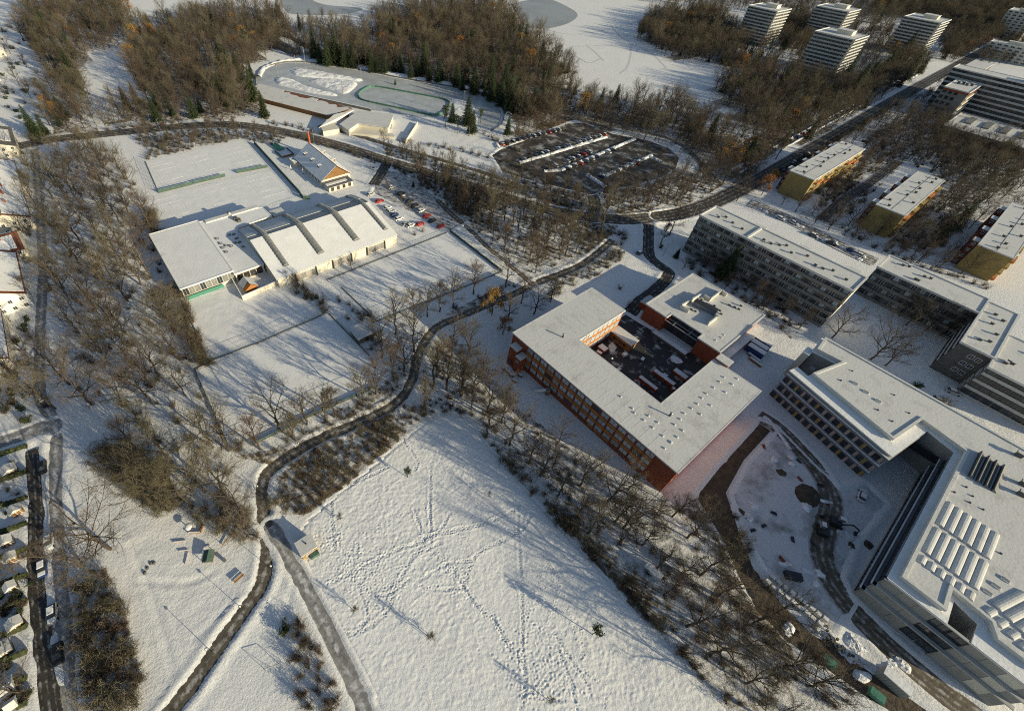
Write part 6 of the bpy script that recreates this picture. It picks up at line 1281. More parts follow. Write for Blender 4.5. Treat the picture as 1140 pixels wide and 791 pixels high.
# ---------------------------------------------------------------- trees: a few grown specimens of each kind, then individuals
def perp(d, rng):
    a = rng.normal(size=3); a -= d*(a @ d); return a/(np.linalg.norm(a)+1e-9)
class Grow:
    def __init__(self): self.v = []; self.f = []
    def tube(self, path, radii, sides):
        v, f = tube(path, radii, sides); k = len(self.v); self.v += v; self.f += [tuple(i+k for i in q) for q in f[:-2]]
    def sliver(self, p, q, w, rng):
        d = q-p; a = np.cross(d, rng.normal(size=3)); a = a/(np.linalg.norm(a)+1e-9)*w/2; k = len(self.v); self.v += [p-a, p+a, q]; self.f.append((k, k+1, k+2))
    def leaf(self, p, s, rng):
        a = rng.normal(size=3); a /= np.linalg.norm(a); b = perp(a, rng); k = len(self.v); self.v += [p-a*s, p+b*s*.7, p+a*s, p-b*s*.7]; self.f.append((k, k+1, k+2, k+3))
def bare_tree(seed, h, spread, n1=11, low=0.22, up=0.75, tw=0.038, leaves=0, dens=1.0):
    rng = np.random.default_rng(seed); T, C = Grow(), Grow(); L = Grow()
    lean = rng.normal(0, .03, 2); top = .74*h
    tp = [np.array([lean[0]*z + rng.normal(0, .012*h)*(z > 0), lean[1]*z + rng.normal(0, .012*h)*(z > 0), z]) for z in np.linspace(0, top, 7)]; tp[0][2] = -0.3
    tr = [h*.0175*(1-.85*i/6)+.03 for i in range(7)]; T.tube(tp, tr, 6)
    tpos = lambda s: (lambda i, t: tp[i]*(1-t)+tp[min(i+1,6)]*t)(min(int(s*6), 5), s*6-min(int(s*6), 5))
    ga = rng.uniform(0, 6)
    for i in range(n1):
        s = low + (1-low)*((i+rng.uniform(0,.8))/n1); s = min(s, .99); ga += 2.4+rng.normal(0,.35); p = tpos(s)
        el = math.radians(24 + 40*s*s + rng.normal(0,9))*(.6+.4*up*1.2); d = np.array([math.cos(ga)*math.cos(el), math.sin(ga)*math.cos(el), math.sin(el)])
        q_ = (s-low)/(1-low); ln = h*spread*(.62+.48*math.sin(math.pi*min(1, .12+.80*q_)))*rng.uniform(.72,1.18); pts = [p]; dd = d.copy()
        for k in range(4): dd = dd + np.array([0,0,.10*up]) + rng.normal(0,.10,3); dd /= np.linalg.norm(dd); pts.append(pts[-1]+dd*ln/4)
        r0 = h*.0085*(1.1-.6*s)+.02; T.tube(pts, [r0*(1-.8*k/4)+.012 for k in range(5)], 4)
        nb = int(7*dens+.5)
        for j in range(nb):
            q = .25+.75*(j+rng.uniform(0,.9))/nb; q = min(q,.999); k = min(int(q*4),3); bp = pts[k]*(1-(q*4-k))+pts[k+1]*(q*4-k)
            bd = (pts[k+1]-pts[k]); bd /= np.linalg.norm(bd); bd = bd*.75+perp(bd,rng)*.75+np.array([0,0,.22]); bd /= np.linalg.norm(bd); bl = ln*(.62-.3*q)*rng.uniform(.7,1.2)
            bpts = [bp, bp+bd*bl*.5+rng.normal(0,.04*bl,3), bp+bd*bl+np.array([0,0,.10*bl])]; T.tube(bpts, [r0*.34+.008, r0*.22+.006, .008], 3)
            nt = int(6*dens+.5)
            for m in range(nt):
                w = .15+.85*(m+rng.uniform(0,.9))/nt; a = bpts[0]*(1-w)+bpts[2]*w; td = bd*.6+perp(bd,rng)*.8+np.array([0,0,.25]); td /= np.linalg.norm(td); tl = rng.uniform(.6,1.5)*h/14
                e = a+td*tl; C.sliver(a, e, tw*1.1, rng)
                for g in range(5):
                    x = .2+.8*g/5+rng.uniform(0,.12); a2 = a+(e-a)*x; gd = td*.5+perp(td,rng)*.9+np.array([0,0,.25]); gd /= np.linalg.norm(gd); e2 = a2+gd*rng.uniform(.35,.85)*h/14; C.sliver(a2, e2, tw*.85, rng)
                    for z in range(leaves): L.leaf(a2+(e2-a2)*rng.uniform(.3,1.1)+rng.normal(0,.08,3), rng.uniform(.10,.19), rng)
    if leaves: C = L
    return T, C
def conifer(seed, h, R):
    rng = np.random.default_rng(seed); T, C = Grow(), Grow(); T.tube([(0,0,-.3),(0,0,h*.6),(0,0,h*.97)], [h*.016,h*.009,.03], 6); n = int(h*2.2)
    for i in range(n):
        s = (i+.5)/n; z = h*(.07+.92*s); r = R*(1-s)**.85*rng.uniform(.82,1.1)+.12; nb = int(11-5*s); a0 = rng.uniform(0,6)
        for k in range(nb):
            a = a0+2*math.pi*k/nb+rng.normal(0,.15); d = np.array([math.cos(a),math.sin(a),0]); rr = r*rng.uniform(.75,1.12); side = np.array([-d[1],d[0],0])
            for m in range(5):
                q = .18+.82*m/4; p = d*rr*q+np.array([0,0,z-rr*.34*q+.10*rr*q*q]); w = .30*(1-q*.55)*rr*.55+.12; l = rr*.26+.15
                for sg in (-1,1):
                    b = p; e = p+d*l*.6+side*sg*w*1.6+np.array([0,0,-.22*w-rng.uniform(0,.12)]); t_ = p+d*l+np.array([0,0,-.05]); k0 = len(C.v); C.v += [b+rng.normal(0,.03,3), e+rng.normal(0,.07,3), t_+rng.normal(0,.05,3)]; C.f.append((k0,k0+1,k0+2))
    return T, C
def shrub(seed, h, R, stems=12, leaves=0):
    rng = np.random.default_rng(seed); T, C = Grow(), Grow(); L = Grow()
    for i in range(stems):
        a = rng.uniform(0,6.28); el = rng.uniform(.85,1.45); d = np.array([math.cos(a)*math.cos(el),math.sin(a)*math.cos(el),math.sin(el)]); p0 = np.array([rng.normal(0,R*.16),rng.normal(0,R*.16),-.1]); ln = h*rng.uniform(.7,1.1)
        p1 = p0+d*ln*.5+rng.normal(0,.1,3); p2 = p0+d*ln+rng.normal(0,.15,3)+np.array([d[0],d[1],0])*R*.25; T.tube([p0,p1,p2],[.045,.03,.012],3)
        for j in range(9):
            q = .2+.8*j/9; a_ = p0*(1-q)+p2*q if q > .5 else p0*(1-q)+p1*q; bd = d*.6+perp(d,rng)*.8; bd /= np.linalg.norm(bd); e = a_+bd*rng.uniform(.4,.95)*h/2.6; C.sliver(a_,e,.05,rng)
            for g in range(5):
                x = rng.uniform(.2,1); a2 = a_+(e-a_)*x; gd = bd*.5+perp(bd,rng)*.9; e2 = a2+gd/np.linalg.norm(gd)*rng.uniform(.25,.6)*h/2.6; C.sliver(a2,e2,.042,rng)
                for z in range(leaves): L.leaf(a2+(e2-a2)*rng.uniform(0,1)+rng.normal(0,.06,3), rng.uniform(.06,.13), rng)
    if leaves: C = L
    return T, C
def as_meshes(tc, bark, crown, tn='trunk', cn='crown'): return mesh(tn, tc[0].v, tc[0].f, bark), mesh(cn, tc[1].v, tc[1].f, crown)
KIND = {}
for i, (h, sp, n1, low, up) in enumerate([(15,.40,12,.22,.8),(17,.33,13,.25,1.0),(14,.46,12,.2,.6),(12,.36,11,.25,.9),(16,.38,13,.3,.7),(13,.30,11,.22,1.1)]):
    KIND['bare%d' % i] = as_meshes(bare_tree(40+i, h, sp, n1, low, up), M['bark'], (M['twig'], M['twig_olive'], M['twig_red'])[i % 3])
KIND['young0'] = as_meshes(bare_tree(60, 8, .24, 9, .3, 1.2, .04), M['bark'], M['twig_olive']); KIND['young1'] = as_meshes(bare_tree(61, 9.5, .22, 9, .35, 1.2, .04), M['bark'], M['twig'])
KIND['big'] = as_meshes(bare_tree(70, 19, .46, 15, .16, .6, .036, dens=1.1), M['bark'], M['twig'])
KIND['rust'] = as_meshes(bare_tree(80, 13, .33, 11, .2, .9, .05, 2, .8), M['bark'], M['leaf'])
KIND['spruce0'] = as_meshes(conifer(90, 15, 2.9), M['bark'], M['needle']); KIND['spruce1'] = as_meshes(conifer(91, 12, 2.6), M['bark'], M['needle']); KIND['spruce2'] = as_meshes(conifer(92, 18, 3.6), M['bark'], M['needle'])
KIND['pine'] = as_meshes(bare_tree(95, 6, .26, 8, .45, .8, .04, 1, .6), M['bark'], M['needle'])
KIND['shrub0'] = as_meshes(shrub(100, 2.6, 1.5), M['bark'], M['twig'], 'stems', 'twigs'); KIND['shrub1'] = as_meshes(shrub(101, 2.1, 1.7, 14), M['bark'], M['twig_red'], 'stems', 'twigs'); KIND['shrub2'] = as_meshes(shrub(102, 3.2, 1.6, 12), M['bark'], M['twig_olive'], 'stems', 'twigs')
KIND['evergreen_shrub'] = as_meshes(shrub(103, 1.8, 1.3, 12, 2), M['bark'], M['needle'], 'stems', 'foliage')
FIRST = {}
def plant(kind, name, label, cat, x, y, s, group, rot=None):
    t = thing(name, label, cat, (x, y, 0), random.uniform(0, 6.28) if rot is None else rot, group); t.scale = (s, s, s*random.uniform(.92,1.08))
    a, b = KIND[kind]; o1 = link(a.name.split('.')[0], a, t); o2 = link(b.name.split('.')[0], b, t); FIRST.setdefault(kind, (o1, o2)); return t

# every free-standing place where nothing may grow
BUILT = [[(-66,79.5),(-2.5,79.5),(-2.5,130),(-19.5,132),(-19.5,100),(-49,100),(-49,125),(-66,125)], [(-51,131),(-17,131),(-17,171),(-55,171)], [(-67,191),(-4,191),(-4,211),(-67,211)], [(-7,226),(28,226),(28,245),(-7,245)], [(26,197),(64,197),(64,242),(26,242)],
  [(-4,134),(38,134),(38,97),(112,97),(112,169),(-4,169)], [(-198,3),(-152,3),(-140,33),(-140,91),(-184,91),(-198,52)], [(-236,82),(-193,82),(-193,104),(-236,104)], [(-258,594),(-225,594),(-225,630),(-258,630)], [(-171,542),(-136,542),(-136,578),(-171,578)], [(-223,675),(-188,675),(-188,711),(-223,711)], [(-153,718),(-118,718),(-118,756),(-153,756)],
  [(-70,287),(-52,287),(-52,360),(-70,360)], [(-29,287),(-11,287),(-11,354),(-29,354)], [(11,287),(29,287),(29,356),(11,356)], [(-68,552),(45,552),(45,572),(-68,572)], [(-61,515),(-42,515),(-42,552),(-61,552)], [(-42,480),(22,480),(22,528),(-42,528)], [(-300,-56),(-150,-56),(-150,-31),(-300,-31)],
  ats([(262,106),(290,92),(400,122),(470,150),(440,160),(380,152),(352,143)])] + list(COURTS.values()) + list(AREA_W.values()) + [RINK_W] + PONDS + [PITCH_POLY]
MEADOW = ats([(590,42),(600,36),(645,28),(700,4),(722,8),(704,42),(712,58),(742,70),(790,96),(830,140),(800,128),(740,112),(690,102),(640,84),(622,62)])
BUILT.append(MEADOW); BUILT.append(ats([(100,66),(132,62),(142,82),(138,110),(112,118),(94,96)])); BUILT.append(ats([(318,16),(400,16),(420,28),(405,36),(330,30)]))
ROAD_CHECK = [(LINES[k], ROADS[k][1]/2+1.0) for k in ROADS]
def free(x, y, pad_road=0.0):
    X = np.array([x]); Y = np.array([y])
    for p in BUILT:
        if inside(p, X, Y)[0]: return False
    for l, w in ROAD_CHECK:
        if line_dist(l, X, Y, w+8)[0] < w+pad_road: return False
    return True
def scatter(poly, spacing, jitter=.45):
    xs = [p[0] for p in poly]; ys = [p[1] for p in poly]; out = []
    X, Y = np.meshgrid(np.arange(min(xs), max(xs), spacing), np.arange(min(ys), max(ys), spacing), indexing='ij'); X = X.ravel()+RNG.uniform(-jitter,jitter,X.size)*spacing; Y = Y.ravel()+RNG.uniform(-jitter,jitter,Y.size)*spacing
    ok = inside(poly, X, Y)
    for p in BUILT: ok &= ~inside(p, X, Y)
    for l, w in ROAD_CHECK: ok &= line_dist(l, X, Y, w+3) > w
    return list(zip(X[ok], Y[ok]))
# hand-placed trees (marks at the foot of each trunk)
HAND = {
 'below the large court': [(341.5,473,'bare3',.85),(364.7,469,'bare3',.8),(372.8,464,'young1',1),(404,445.7,'bare3',.8),(419,438.6,'bare5',.8),(310,477,'bare0',.75),(449.6,414,'bare3',.9),(437.5,420,'bare5',.85),(461,392,'bare1',.7),(330,490,'young0',1.1),(290,500,'bare5',.8)],
 'between curving path and school field': [(483,429.5,'bare1',.75),(497,433.6,'bare5',.8),(513,441.7,'bare3',.8),(474,457,'young1',1),(502,398,'bare0',.75),(486,420,'bare5',.9),(513.6,440.8,'young1',1.2),(526.8,438,'bare3',.8),(520,405,'bare1',.7)],
 'below the shadow striped court': [(504.4,342,'bare3',.85),(527,327,'bare5',.85),(489,347,'young1',1.1),(562.6,318,'bare0',.75),(547,350,'rust',.6),(461,356,'bare5',.75),(476,352,'bare3',.7),(440,372,'bare1',.7),(425,398,'bare0',.7)],
 'above the upper corner of the school': [(565,357,'bare3',.85),(594,349.7,'bare0',.75),(580,338,'bare5',.8),(560,372,'rust',.55),(612,336,'young1',1)],
 'between the school and the pitch': [(543.6,458.8,'bare2',.85),(559,470.8,'bare3',.9),(567.7,496,'bare0',.75),(601.3,529.7,'bare2',.75),(645.7,540.5,'bare4',.7),(675.7,560.9,'bare2',.85),(642,576.5,'bare5',.8),(654,593,'bare3',.85),(684,581,'bare5',.8),(697,590,'bare0',.75),(541,486,'young1',1.1),(589,516,'bare3',.8),(620,552,'young0',1.1)],
 'in the wood above the muddy strip': [(693.3,588,'bare2',.9),(765,599,'bare4',.75),(730,632,'bare3',.8),(765,697,'bare2',.95),(739,662,'bare5',.8),(790.8,730,'big',.75),(798,663.7,'bare0',.8),(860.7,746.5,'bare2',.9),(897.5,762,'bare2',.8),(846,690,'bare4',.8),(714,606,'bare3',.8),(748,575,'bare5',.8),(820,700,'bare5',.9),(830,760,'bare3',.85),(780,640,'bare1',.7),(805,612,'bare3',.7)],
 'on the left meadow by the street': [(124,611,'big',.72),(106.6,637,'bare2',.8),(91.8,296,'big',.7),(104,340,'big',.75),(104,450,'big',.8),(138,384,'bare2',.9),(78,428,'bare2',.9),(62,455,'bare4',.8)],
 'in the belt left of the tennis halls': [(156.5,317,'big',.72),(200,400,'bare4',.8),(177,417,'bare2',.8),(169,448,'bare2',.85),(146,404,'bare4',.8),(192,367,'bare0',.8),(237.5,497.7,'bare1',.8),(255,502,'bare4',.75),(188.7,568.7,'bare1',.8),(171,564,'bare4',.8),(282,600,'bare3',.75),(228.6,546.5,'bare4',.85),(251,551,'bare1',.75),(273,573,'bare0',.7),(215,564,'bare1',.75)],
 'in the yard between the clinic wings': [(968.6,400,'big',.8),(926,376,'bare2',.85),(985,407,'bare3',.9),(1000,352,'bare3',.9),(1030,368,'bare0',.8),(1046,374,'bare5',.9),(1008,362,'bare5',.9)],
 'before the long clinic slab': [(745,262,'bare4',.8),(735,272,'young1',1.2),(760,300,'bare3',.6),(870,352,'bare3',.8),(848,345,'bare5',.8),(888,366,'young1',1),(835,338,'bare5',.8)],
 'beside the arched hall and its car park': [(391,300,'bare3',.55),(330,322,'young0',.9),(432,214,'young0',.8),(447,226,'young0',.7),(455,235,'young0',.7),(322,314,'bare5',.45)],
}
HSC = {'on the left meadow by the street': 1.5, 'in the belt left of the tennis halls': 1.6, 'between the school and the pitch': 1.5, 'above the upper corner of the school': 1.4, 'in the wood above the muddy strip': 1.3, 'in the yard between the clinic wings': 1.25, 'before the long clinic slab': 1.1, 'beside the arched hall and its car park': 1.0}
for where, lst in HAND.items():
    lst = sorted(lst)
    for i, (a, b, k, s) in enumerate(lst):
        x, y = at(a, b); kind_txt = 'rust leaved tree' if k == 'rust' else 'slender bare tree' if k.startswith('young') else 'wide crowned bare tree' if k in ('big', 'bare2') else 'bare tree'
        plant(k, 'bare_tree' if k != 'rust' else 'rust_leaved_tree', '%s %s, %s from left' % (kind_txt, where, ordn(i)), 'tree', x, y, s*HSC.get(where, 1.65)*random.uniform(.94,1.06), 'trees ' + where)
n_ind = sum(len(v) for v in HAND.values()) + 40
# trees of the woods: collected, the nearest become individuals
BELT = {'left_belt': (10.6, 'in the belt left of the tennis halls', ['bare0','bare1','bare3','bare4','bare5','bare2'], 1.2), 'path_belt': (5.3, 'between the path and the lower courts', ['bare3','bare5','young1','bare0'], .95),
 'school_belt': (9.6, 'between the school and the pitch', ['bare3','bare5','bare0','bare2','young1'], .95), 'triangle': (6.6, 'in the thin wood beside the forked path', ['young1','young0','bare5','bare1','bare3'], 1.1),
 'road_south': (6.0, 'between main road and tennis car park', ['bare5','young1','bare1'], 1.0), 'road_north': (7.0, 'between main road and rink path', ['young1','bare5','bare3'], .9), 'tennis_north': (8.5, 'above the back tennis row', ['young1','bare5','young0'], .8),
 'lot_south': (6.6, 'below the large car park', ['bare3','bare0','bare5','young1'], .95), 'slab_garden': (9.0, 'before the long clinic slab', ['bare3','young1','bare5'], .75), 'garden_one': (8.5, 'between the first two ochre houses', ['bare3','bare2','bare0','bare5'], .75), 'garden_two': (7.6, 'between second and third ochre house', ['bare3','bare2','bare0','bare4'], .8)}
FAR = {'lot_north': 6.6, 'north_wood': 6.9, 'far_wood_north': 7.4, 'west_wood': 7.3, 'corner_wood': 7.4, 'tower_wood': 6.2, 'tower_garden': 7.0, 'tower_lawn': 11.0, 'far_wood_east': 6.8, 'office_garden': 6.0, 'boulevard_trees': 9.0, 'house_lawns': 10.0, 'house_yards': 7.5, 'third_house_garden': 7.5}
pool = []
taken = [at(a, b) for l in HAND.values() for a, b, k, s in l]; tk = np.array(taken)
for k, (sp, where, kinds, sc) in BELT.items():
    for x, y in scatter(WOOD_W[k], sp):
        if np.min(np.hypot(tk[:,0]-x, tk[:,1]-y)) < 4: continue
        pool.append((math.hypot(x, y), x, y, random.choice(kinds), sc*random.uniform(.75,1.15), k, where))
EVER = {'north_wood': .13, 'corner_wood': .10, 'tower_wood': .10, 'west_wood': .06, 'tower_garden': .2}
ALLB = ['bare0','bare1','bare2','bare3','bare4','bare5']
for k, sp in FAR.items():
    for x, y in scatter(WOOD_W[k], sp): pool.append((math.hypot(x, y), x, y, 'rust' if random.random() < .015 else random.choice(['spruce0','spruce1']) if random.random() < EVER.get(k, .04) else random.choice(ALLB), random.choice([random.uniform(.5,.9), random.uniform(.8,1.3)])*(.75 if k in ('boulevard_trees','house_lawns','house_yards','third_house_garden') else 1), k, None))
# beyond the frame: the same woods go on
for x, y in scatter([(-800,300),(-640,230),(-600,560),(-300,760),(-60,1100),(-500,1200),(-1000,900)], 11.0): pool.append((math.hypot(x,y), x, y, random.choice(ALLB), random.uniform(.7,1.1), 'beyond', None))
for x, y in scatter(ats([(1030,30),(1060,8),(1100,0),(1200,-14),(1200,60),(1090,75),(1050,70)]), 9.0): pool.append((math.hypot(x,y), x, y, random.choice(ALLB), random.uniform(.7,1.0), 'beyond', None))
pool.sort()
FARTXT = {'third_house_garden': 'left of the third ochre house', 'tower_lawn': 'between the apartment towers', 'boulevard_trees': 'below the boulevard', 'house_lawns': 'on the lawn strip behind the clinic slab', 'house_yards': 'in the yards right of the ochre houses', 'lot_north': 'in the wood above the large car park', 'north_wood': 'in the dense wood behind the ice rink', 'west_wood': 'in the wood left of the ice rink', 'corner_wood': 'in the upper left wood', 'tower_wood': 'in the wood before the apartment towers'}
ind, rest = pool[:300-n_ind], pool[300-n_ind:]
byz = {}
for it in ind: byz.setdefault(it[6] or FARTXT.get(it[5], 'in the far wood'), []).append(it)
for where, lst in byz.items():
    lst = sorted(lst, key=lambda it: seen(it[1], it[2])[0])
    for i, (d, x, y, k, s, z, w) in enumerate(lst):
        txt = {'y': 'young bare tree', 'b': 'grown bare tree', 'r': 'rust leaved tree', 's': 'dark spruce'}[k[0]]
        plant(k, {'r': 'rust_leaved_tree', 's': 'spruce_tree'}.get(k[0], 'bare_tree'), '%s %s, %s from left' % (txt, where, ordn(i)), 'tree', x, y, s, 'scattered trees ' + where)
# lone young trees on the pitch
for i, (a, b, s, lab) in enumerate([(454,531,.42,'small evergreen tree alone on the upper part of the pitch'), (659,706,.5,'small evergreen tree alone on the lower right of the pitch')]): x, y = at(a, b); plant('pine', 'young_conifer', lab, 'tree', x, y, s*1.9, 'young trees on the pitch')
for i, (a, b, s, lab) in enumerate([(480,710,.62,'staked bare sapling in the middle of the pitch'), (379,578,.45,'staked bare sapling near the hut on the pitch'), (396,680,.5,'bare sapling at the path edge of the pitch'), (611,779,.45,'bare sapling at the bottom edge of the pitch'), (544,553,.4,'tiny sapling in the shaded upper edge of the pitch')]):
    x, y = at(a, b); t = plant('young0', 'sapling', lab, 'tree', x, y, s, 'young trees on the pitch')
    if i < 2:
        for q in (-.7,.7): link('stake', mesh('stake', *tube([(q,0,0),(q,0,3.4)],[.08,.08],5), M['wood']), t)
# garden trees round the ochre houses, trees in the car park islands
GT = {'in the gardens along the left edge': [(12,60),(30,75),(22,95),(8,110),(35,110),(15,170),(33,190),(36,215),(30,262),(36,330),(20,420),(32,440),(8,455),(4,560),(22,640),(10,720),(26,770),(34,400)], 'on the lawn below the ochre houses': [(905,250),(922,256),(940,262),(958,270),(975,262),(1000,285),(1020,292),(1045,298),(1070,305),(1085,300),(930,246),(990,272),(885,236),(870,228),(1060,290)], 'in the yard behind the ochre houses': [(1075,165),(1090,170),(1105,176),(1120,180),(1132,190),(1115,195),(1085,185),(1098,160),(1125,165),(1080,200),(1062,190),(1048,175),(1030,165),(1015,158)], 'in the rows of the large car park': [(566,186),(584,168),(604,160),(626,150),(648,150),(668,172),(684,166),(698,170),(716,166),(724,190),(640,190),(622,192),(700,196),(590,185),(612,178),(640,172),(660,160),(690,190),(712,183),(735,178),(655,200),(600,195),(575,178),(676,205)]}
for where, lst in GT.items():
    for i, (a, b) in enumerate(sorted(lst)): x, y = at(a, b); plant(random.choice(['bare3','bare5','bare0','bare2']), 'bare_tree', 'bare tree %s, %s from left' % (where, ordn(i)), 'tree', x, y, random.uniform(.7,1.0)*(.7 if 'car park' in where else 1), 'trees ' + where)
# conifers
CON = [(43,153,'spruce2',1.0,'big green spruce at the left end of the main road'), (52,150,'spruce1',.9,'smaller spruce right of the big spruce by the left road')]
def con_group(marks, kinds, s, where):
    for i, (a, b) in enumerate(sorted(marks)): CON.append((a+random.gauss(0,1.5), b+random.gauss(0,1.0), kinds[i % len(kinds)], s*(2.4 if kinds[i % len(kinds)] == 'pine' else 1.6)*random.uniform(.55,1.2), 'dark spruce %s, %s from the left' % (where, ordn(i))))
con_group([(352,66),(371,67),(399,72),(405,70),(440,79),(447,81),(471,84),(494,90),(500,88),(521,95),(358,71),(366,72),(376,73),(384,75),(393,76),(414,79),(420,81),(432,83),(458,87),(466,88),(478,91),(486,92),(508,96),(514,99),(528,103),(538,107),(548,112),(560,118),(566,124)], ['spruce0','spruce1'], .85, 'behind the skating track')
con_group([(556,108),(566,112),(574,118),(580,126),(586,116),(570,128),(592,128),(562,100),(548,100),(600,122)], ['spruce0','spruce1','spruce2'], .8, 'right of the skating track')
con_group([(262,82),(268,92),(275,103),(258,108),(283,112),(252,96),(279,86),(248,118)], ['spruce0','spruce2'], .75, 'at the left end of the skating track')
con_group([(497,143),(505,138),(511,148),(519,140),(526,147),(536,138),(522,152)], ['pine','spruce1'], .85, 'before the right end of the skating track')
con_group([(95,30),(80,60),(72,70),(66,82),(84,90),(58,40),(120,20)], ['spruce0','spruce2'], .75, 'in the upper left wood')
con_group([(990,72),(1000,66),(1012,78),(978,84),(964,92),(1005,90),(1022,84),(945,110),(935,100)], ['spruce0','spruce2'], .9, 'before the right hand tower')
con_group([(1052,262),(1060,255),(1045,270)], ['spruce1'], .8, 'between the ochre houses')
CON += [(803,309,'spruce2',.95,'tall dark conifer against the long clinic slab'), (752,287,'spruce1',.45,'low dark conifer left of the long clinic slab'), (460,208,'spruce1',.3,'small dark conifer by the main road'), (440,94.5,'spruce1',.35,'small conifer between the track and the hockey rink')]
for a, b, k, s, lab in CON: x, y = at(a, b); plant(k, 'spruce_tree', lab, 'tree', x, y, s, 'dark conifers')
# rust coloured trees
for i, (a, b, s) in enumerate([(56,122,.9),(66,128,.9),(272,42,1.0),(284,46,.9),(262,50,.9),(798,178,.85),(806,172,.9),(815,180,.9),(540,52,.8),(300,38,.8)]): x, y = at(a, b+6); plant('rust', 'rust_leaved_tree', 'rust orange leaved tree, %s from the left among the bare woods' % ordn([0,1,3,4,2,7,8,9,6,5][i]), 'tree', x, y, s, 'rust leaved trees')

# ---------------------------------------------------------------- shrubs: single ones, then undergrowth nobody could count
SHR = {'path_south': (2.1, 'on the slope below the curving path', ['shrub1','shrub0','shrub2'], 1.0), 'path_belt': (2.3, 'along the lower courts', ['shrub0','shrub2','shrub1'], .9)}
spool = []
hedge_strip = ats([(498,462),(512,458),(560,508),(600,550),(650,600),(700,655),(740,700),(790,760),(790,790),(750,740),(700,690),(640,625),(580,560),(530,500)])
for x, y in scatter(hedge_strip, 1.55): spool.append((x, y, random.choice(['shrub0','shrub1','shrub2']), random.uniform(.7,1.5), 'in the dark thicket along the pitch'))
for x, y in scatter(WOOD_W['school_belt'], 5.2): spool.append((x, y, random.choice(['shrub0','shrub1','shrub2']), random.uniform(.5,1.1), 'between the school and the pitch'))
for k, (sp, where, kinds, sc) in SHR.items():
    for x, y in scatter(WOOD_W[k], sp): spool.append((x, y, random.choice(kinds), sc*random.uniform(.5,1.0), where))
for x, y in scatter(ats([(690,610),(760,620),(830,700),(900,780),(800,790),(740,700)]), 4.6): spool.append((x, y, random.choice(['shrub0','shrub1']), random.uniform(.6,1.1), 'in the bottom right wood'))
for x, y in scatter(ats([(780,560),(800,580),(826,630),(850,680),(880,715),(920,745),(960,780),(930,790),(880,745),(830,690),(800,640)]), 3.2) + scatter(ats([(808,560),(824,585),(842,628),(860,655),(852,660),(832,625)]), 1.8): spool.append((x, y, random.choice(['shrub0','shrub1']), random.uniform(.7,1.1), 'in the bottom right wood'))
for x, y in scatter(ats([(110,500),(140,490),(185,520),(200,560),(180,575),(130,545)]), 2.0): spool.append((x, y, random.choice(['shrub0','shrub2']), random.uniform(.9,1.5), 'in the round thicket left of the playground'))
for x, y in scatter(ats([(205,560),(270,560),(286,596),(270,604),(210,580)]), 2.4): spool.append((x, y, random.choice(['shrub0','shrub2']), random.uniform(.8,1.3), 'in the thicket above the playground'))
for x, y in scatter(ats([(70,650),(120,640),(150,700),(165,791),(90,800),(75,720)]), 2.2): spool.append((x, y, random.choice(['shrub0','shrub2','shrub1']), random.uniform(1.0,1.7), 'in the thicket at the lower left corner'))
for x, y in scatter(ats([(330,690),(352,700),(375,760),(385,795),(335,795),(325,730)]), 2.3): spool.append((x, y, random.choice(['shrub0','shrub1']), random.uniform(.8,1.3), 'left of the straight path at the bottom edge'))
for x, y in scatter(ats([(404,725),(420,730),(450,790),(425,795)]), 1.9): spool.append((x, y, random.choice(['shrub0','evergreen_shrub']), random.uniform(.4,.8), 'in the patch at the bottom of the pitch'))
for x, y in scatter(ats([(163,240),(172,236),(206,335),(240,410),(268,500),(256,508),(226,420)]), 2.0): spool.append((x, y, random.choice(['shrub2','shrub0','shrub1']), random.uniform(1.1,1.9), 'in the hedge row left of the tennis halls'))
for x, y in scatter(ats([(318,310),(345,322),(372,350),(362,352),(330,335)]), 2.6): spool.append((x, y, random.choice(['shrub0','shrub2']), random.uniform(.9,1.4), 'between the two lower courts'))
for x, y in scatter(ats([(385,330),(420,350),(425,385),(412,390),(395,360)]), 2.6): spool.append((x, y, random.choice(['shrub0','shrub2']), random.uniform(.7,1.2), 'beside the small shed'))
for x, y in scatter(WOOD_W['triangle'], 4.4): spool.append((x, y, random.choice(['shrub0','shrub1']), random.uniform(.5,.9), 'in the thin wood'))
for x, y in scatter(ats([(640,262),(680,255),(700,262),(690,290),(670,305),(640,318),(610,335),(600,330),(640,300)]), 2.8): spool.append((x, y, random.choice(['shrub0','shrub2']), random.uniform(.7,1.2), 'beside the snowy yard above the school'))
for x, y in scatter(WOOD_W['road_south'], 2.6) + scatter(WOOD_W['tennis_north'], 3.6) + scatter(WOOD_W['road_north'], 3.6): spool.append((x, y, random.choice(['shrub0','shrub2','shrub1']), random.uniform(.6,1.2), 'along the main road'))
for x, y in scatter(WOOD_W['left_belt'], 6.5): spool.append((x, y, random.choice(['shrub0','shrub2','shrub1']), random.uniform(.7,1.4), 'in the belt'))
for x, y in scatter(WOOD_W['lot_south'], 4.0) + scatter(WOOD_W['slab_garden'], 4.0) + scatter(WOOD_W['garden_one'], 4.5) + scatter(WOOD_W['garden_two'], 5.0): spool.append((x, y, random.choice(['shrub0','shrub1']), random.uniform(.7,1.4), 'in the gardens'))
def strip(marks, sp, w, kinds, smin, smax, where):
    l = smooth_line(ats(marks), 8)
    for (xa,ya),(xb,yb) in zip(l[:-1], l[1:]):
        L = math.hypot(xb-xa,yb-ya)
        for k in range(max(1, int(L/sp))):
            t = random.random(); spool.append((xa+(xb-xa)*t+random.gauss(0,w), ya+(yb-ya)*t+random.gauss(0,w), random.choice(kinds), random.uniform(smin,smax), where))
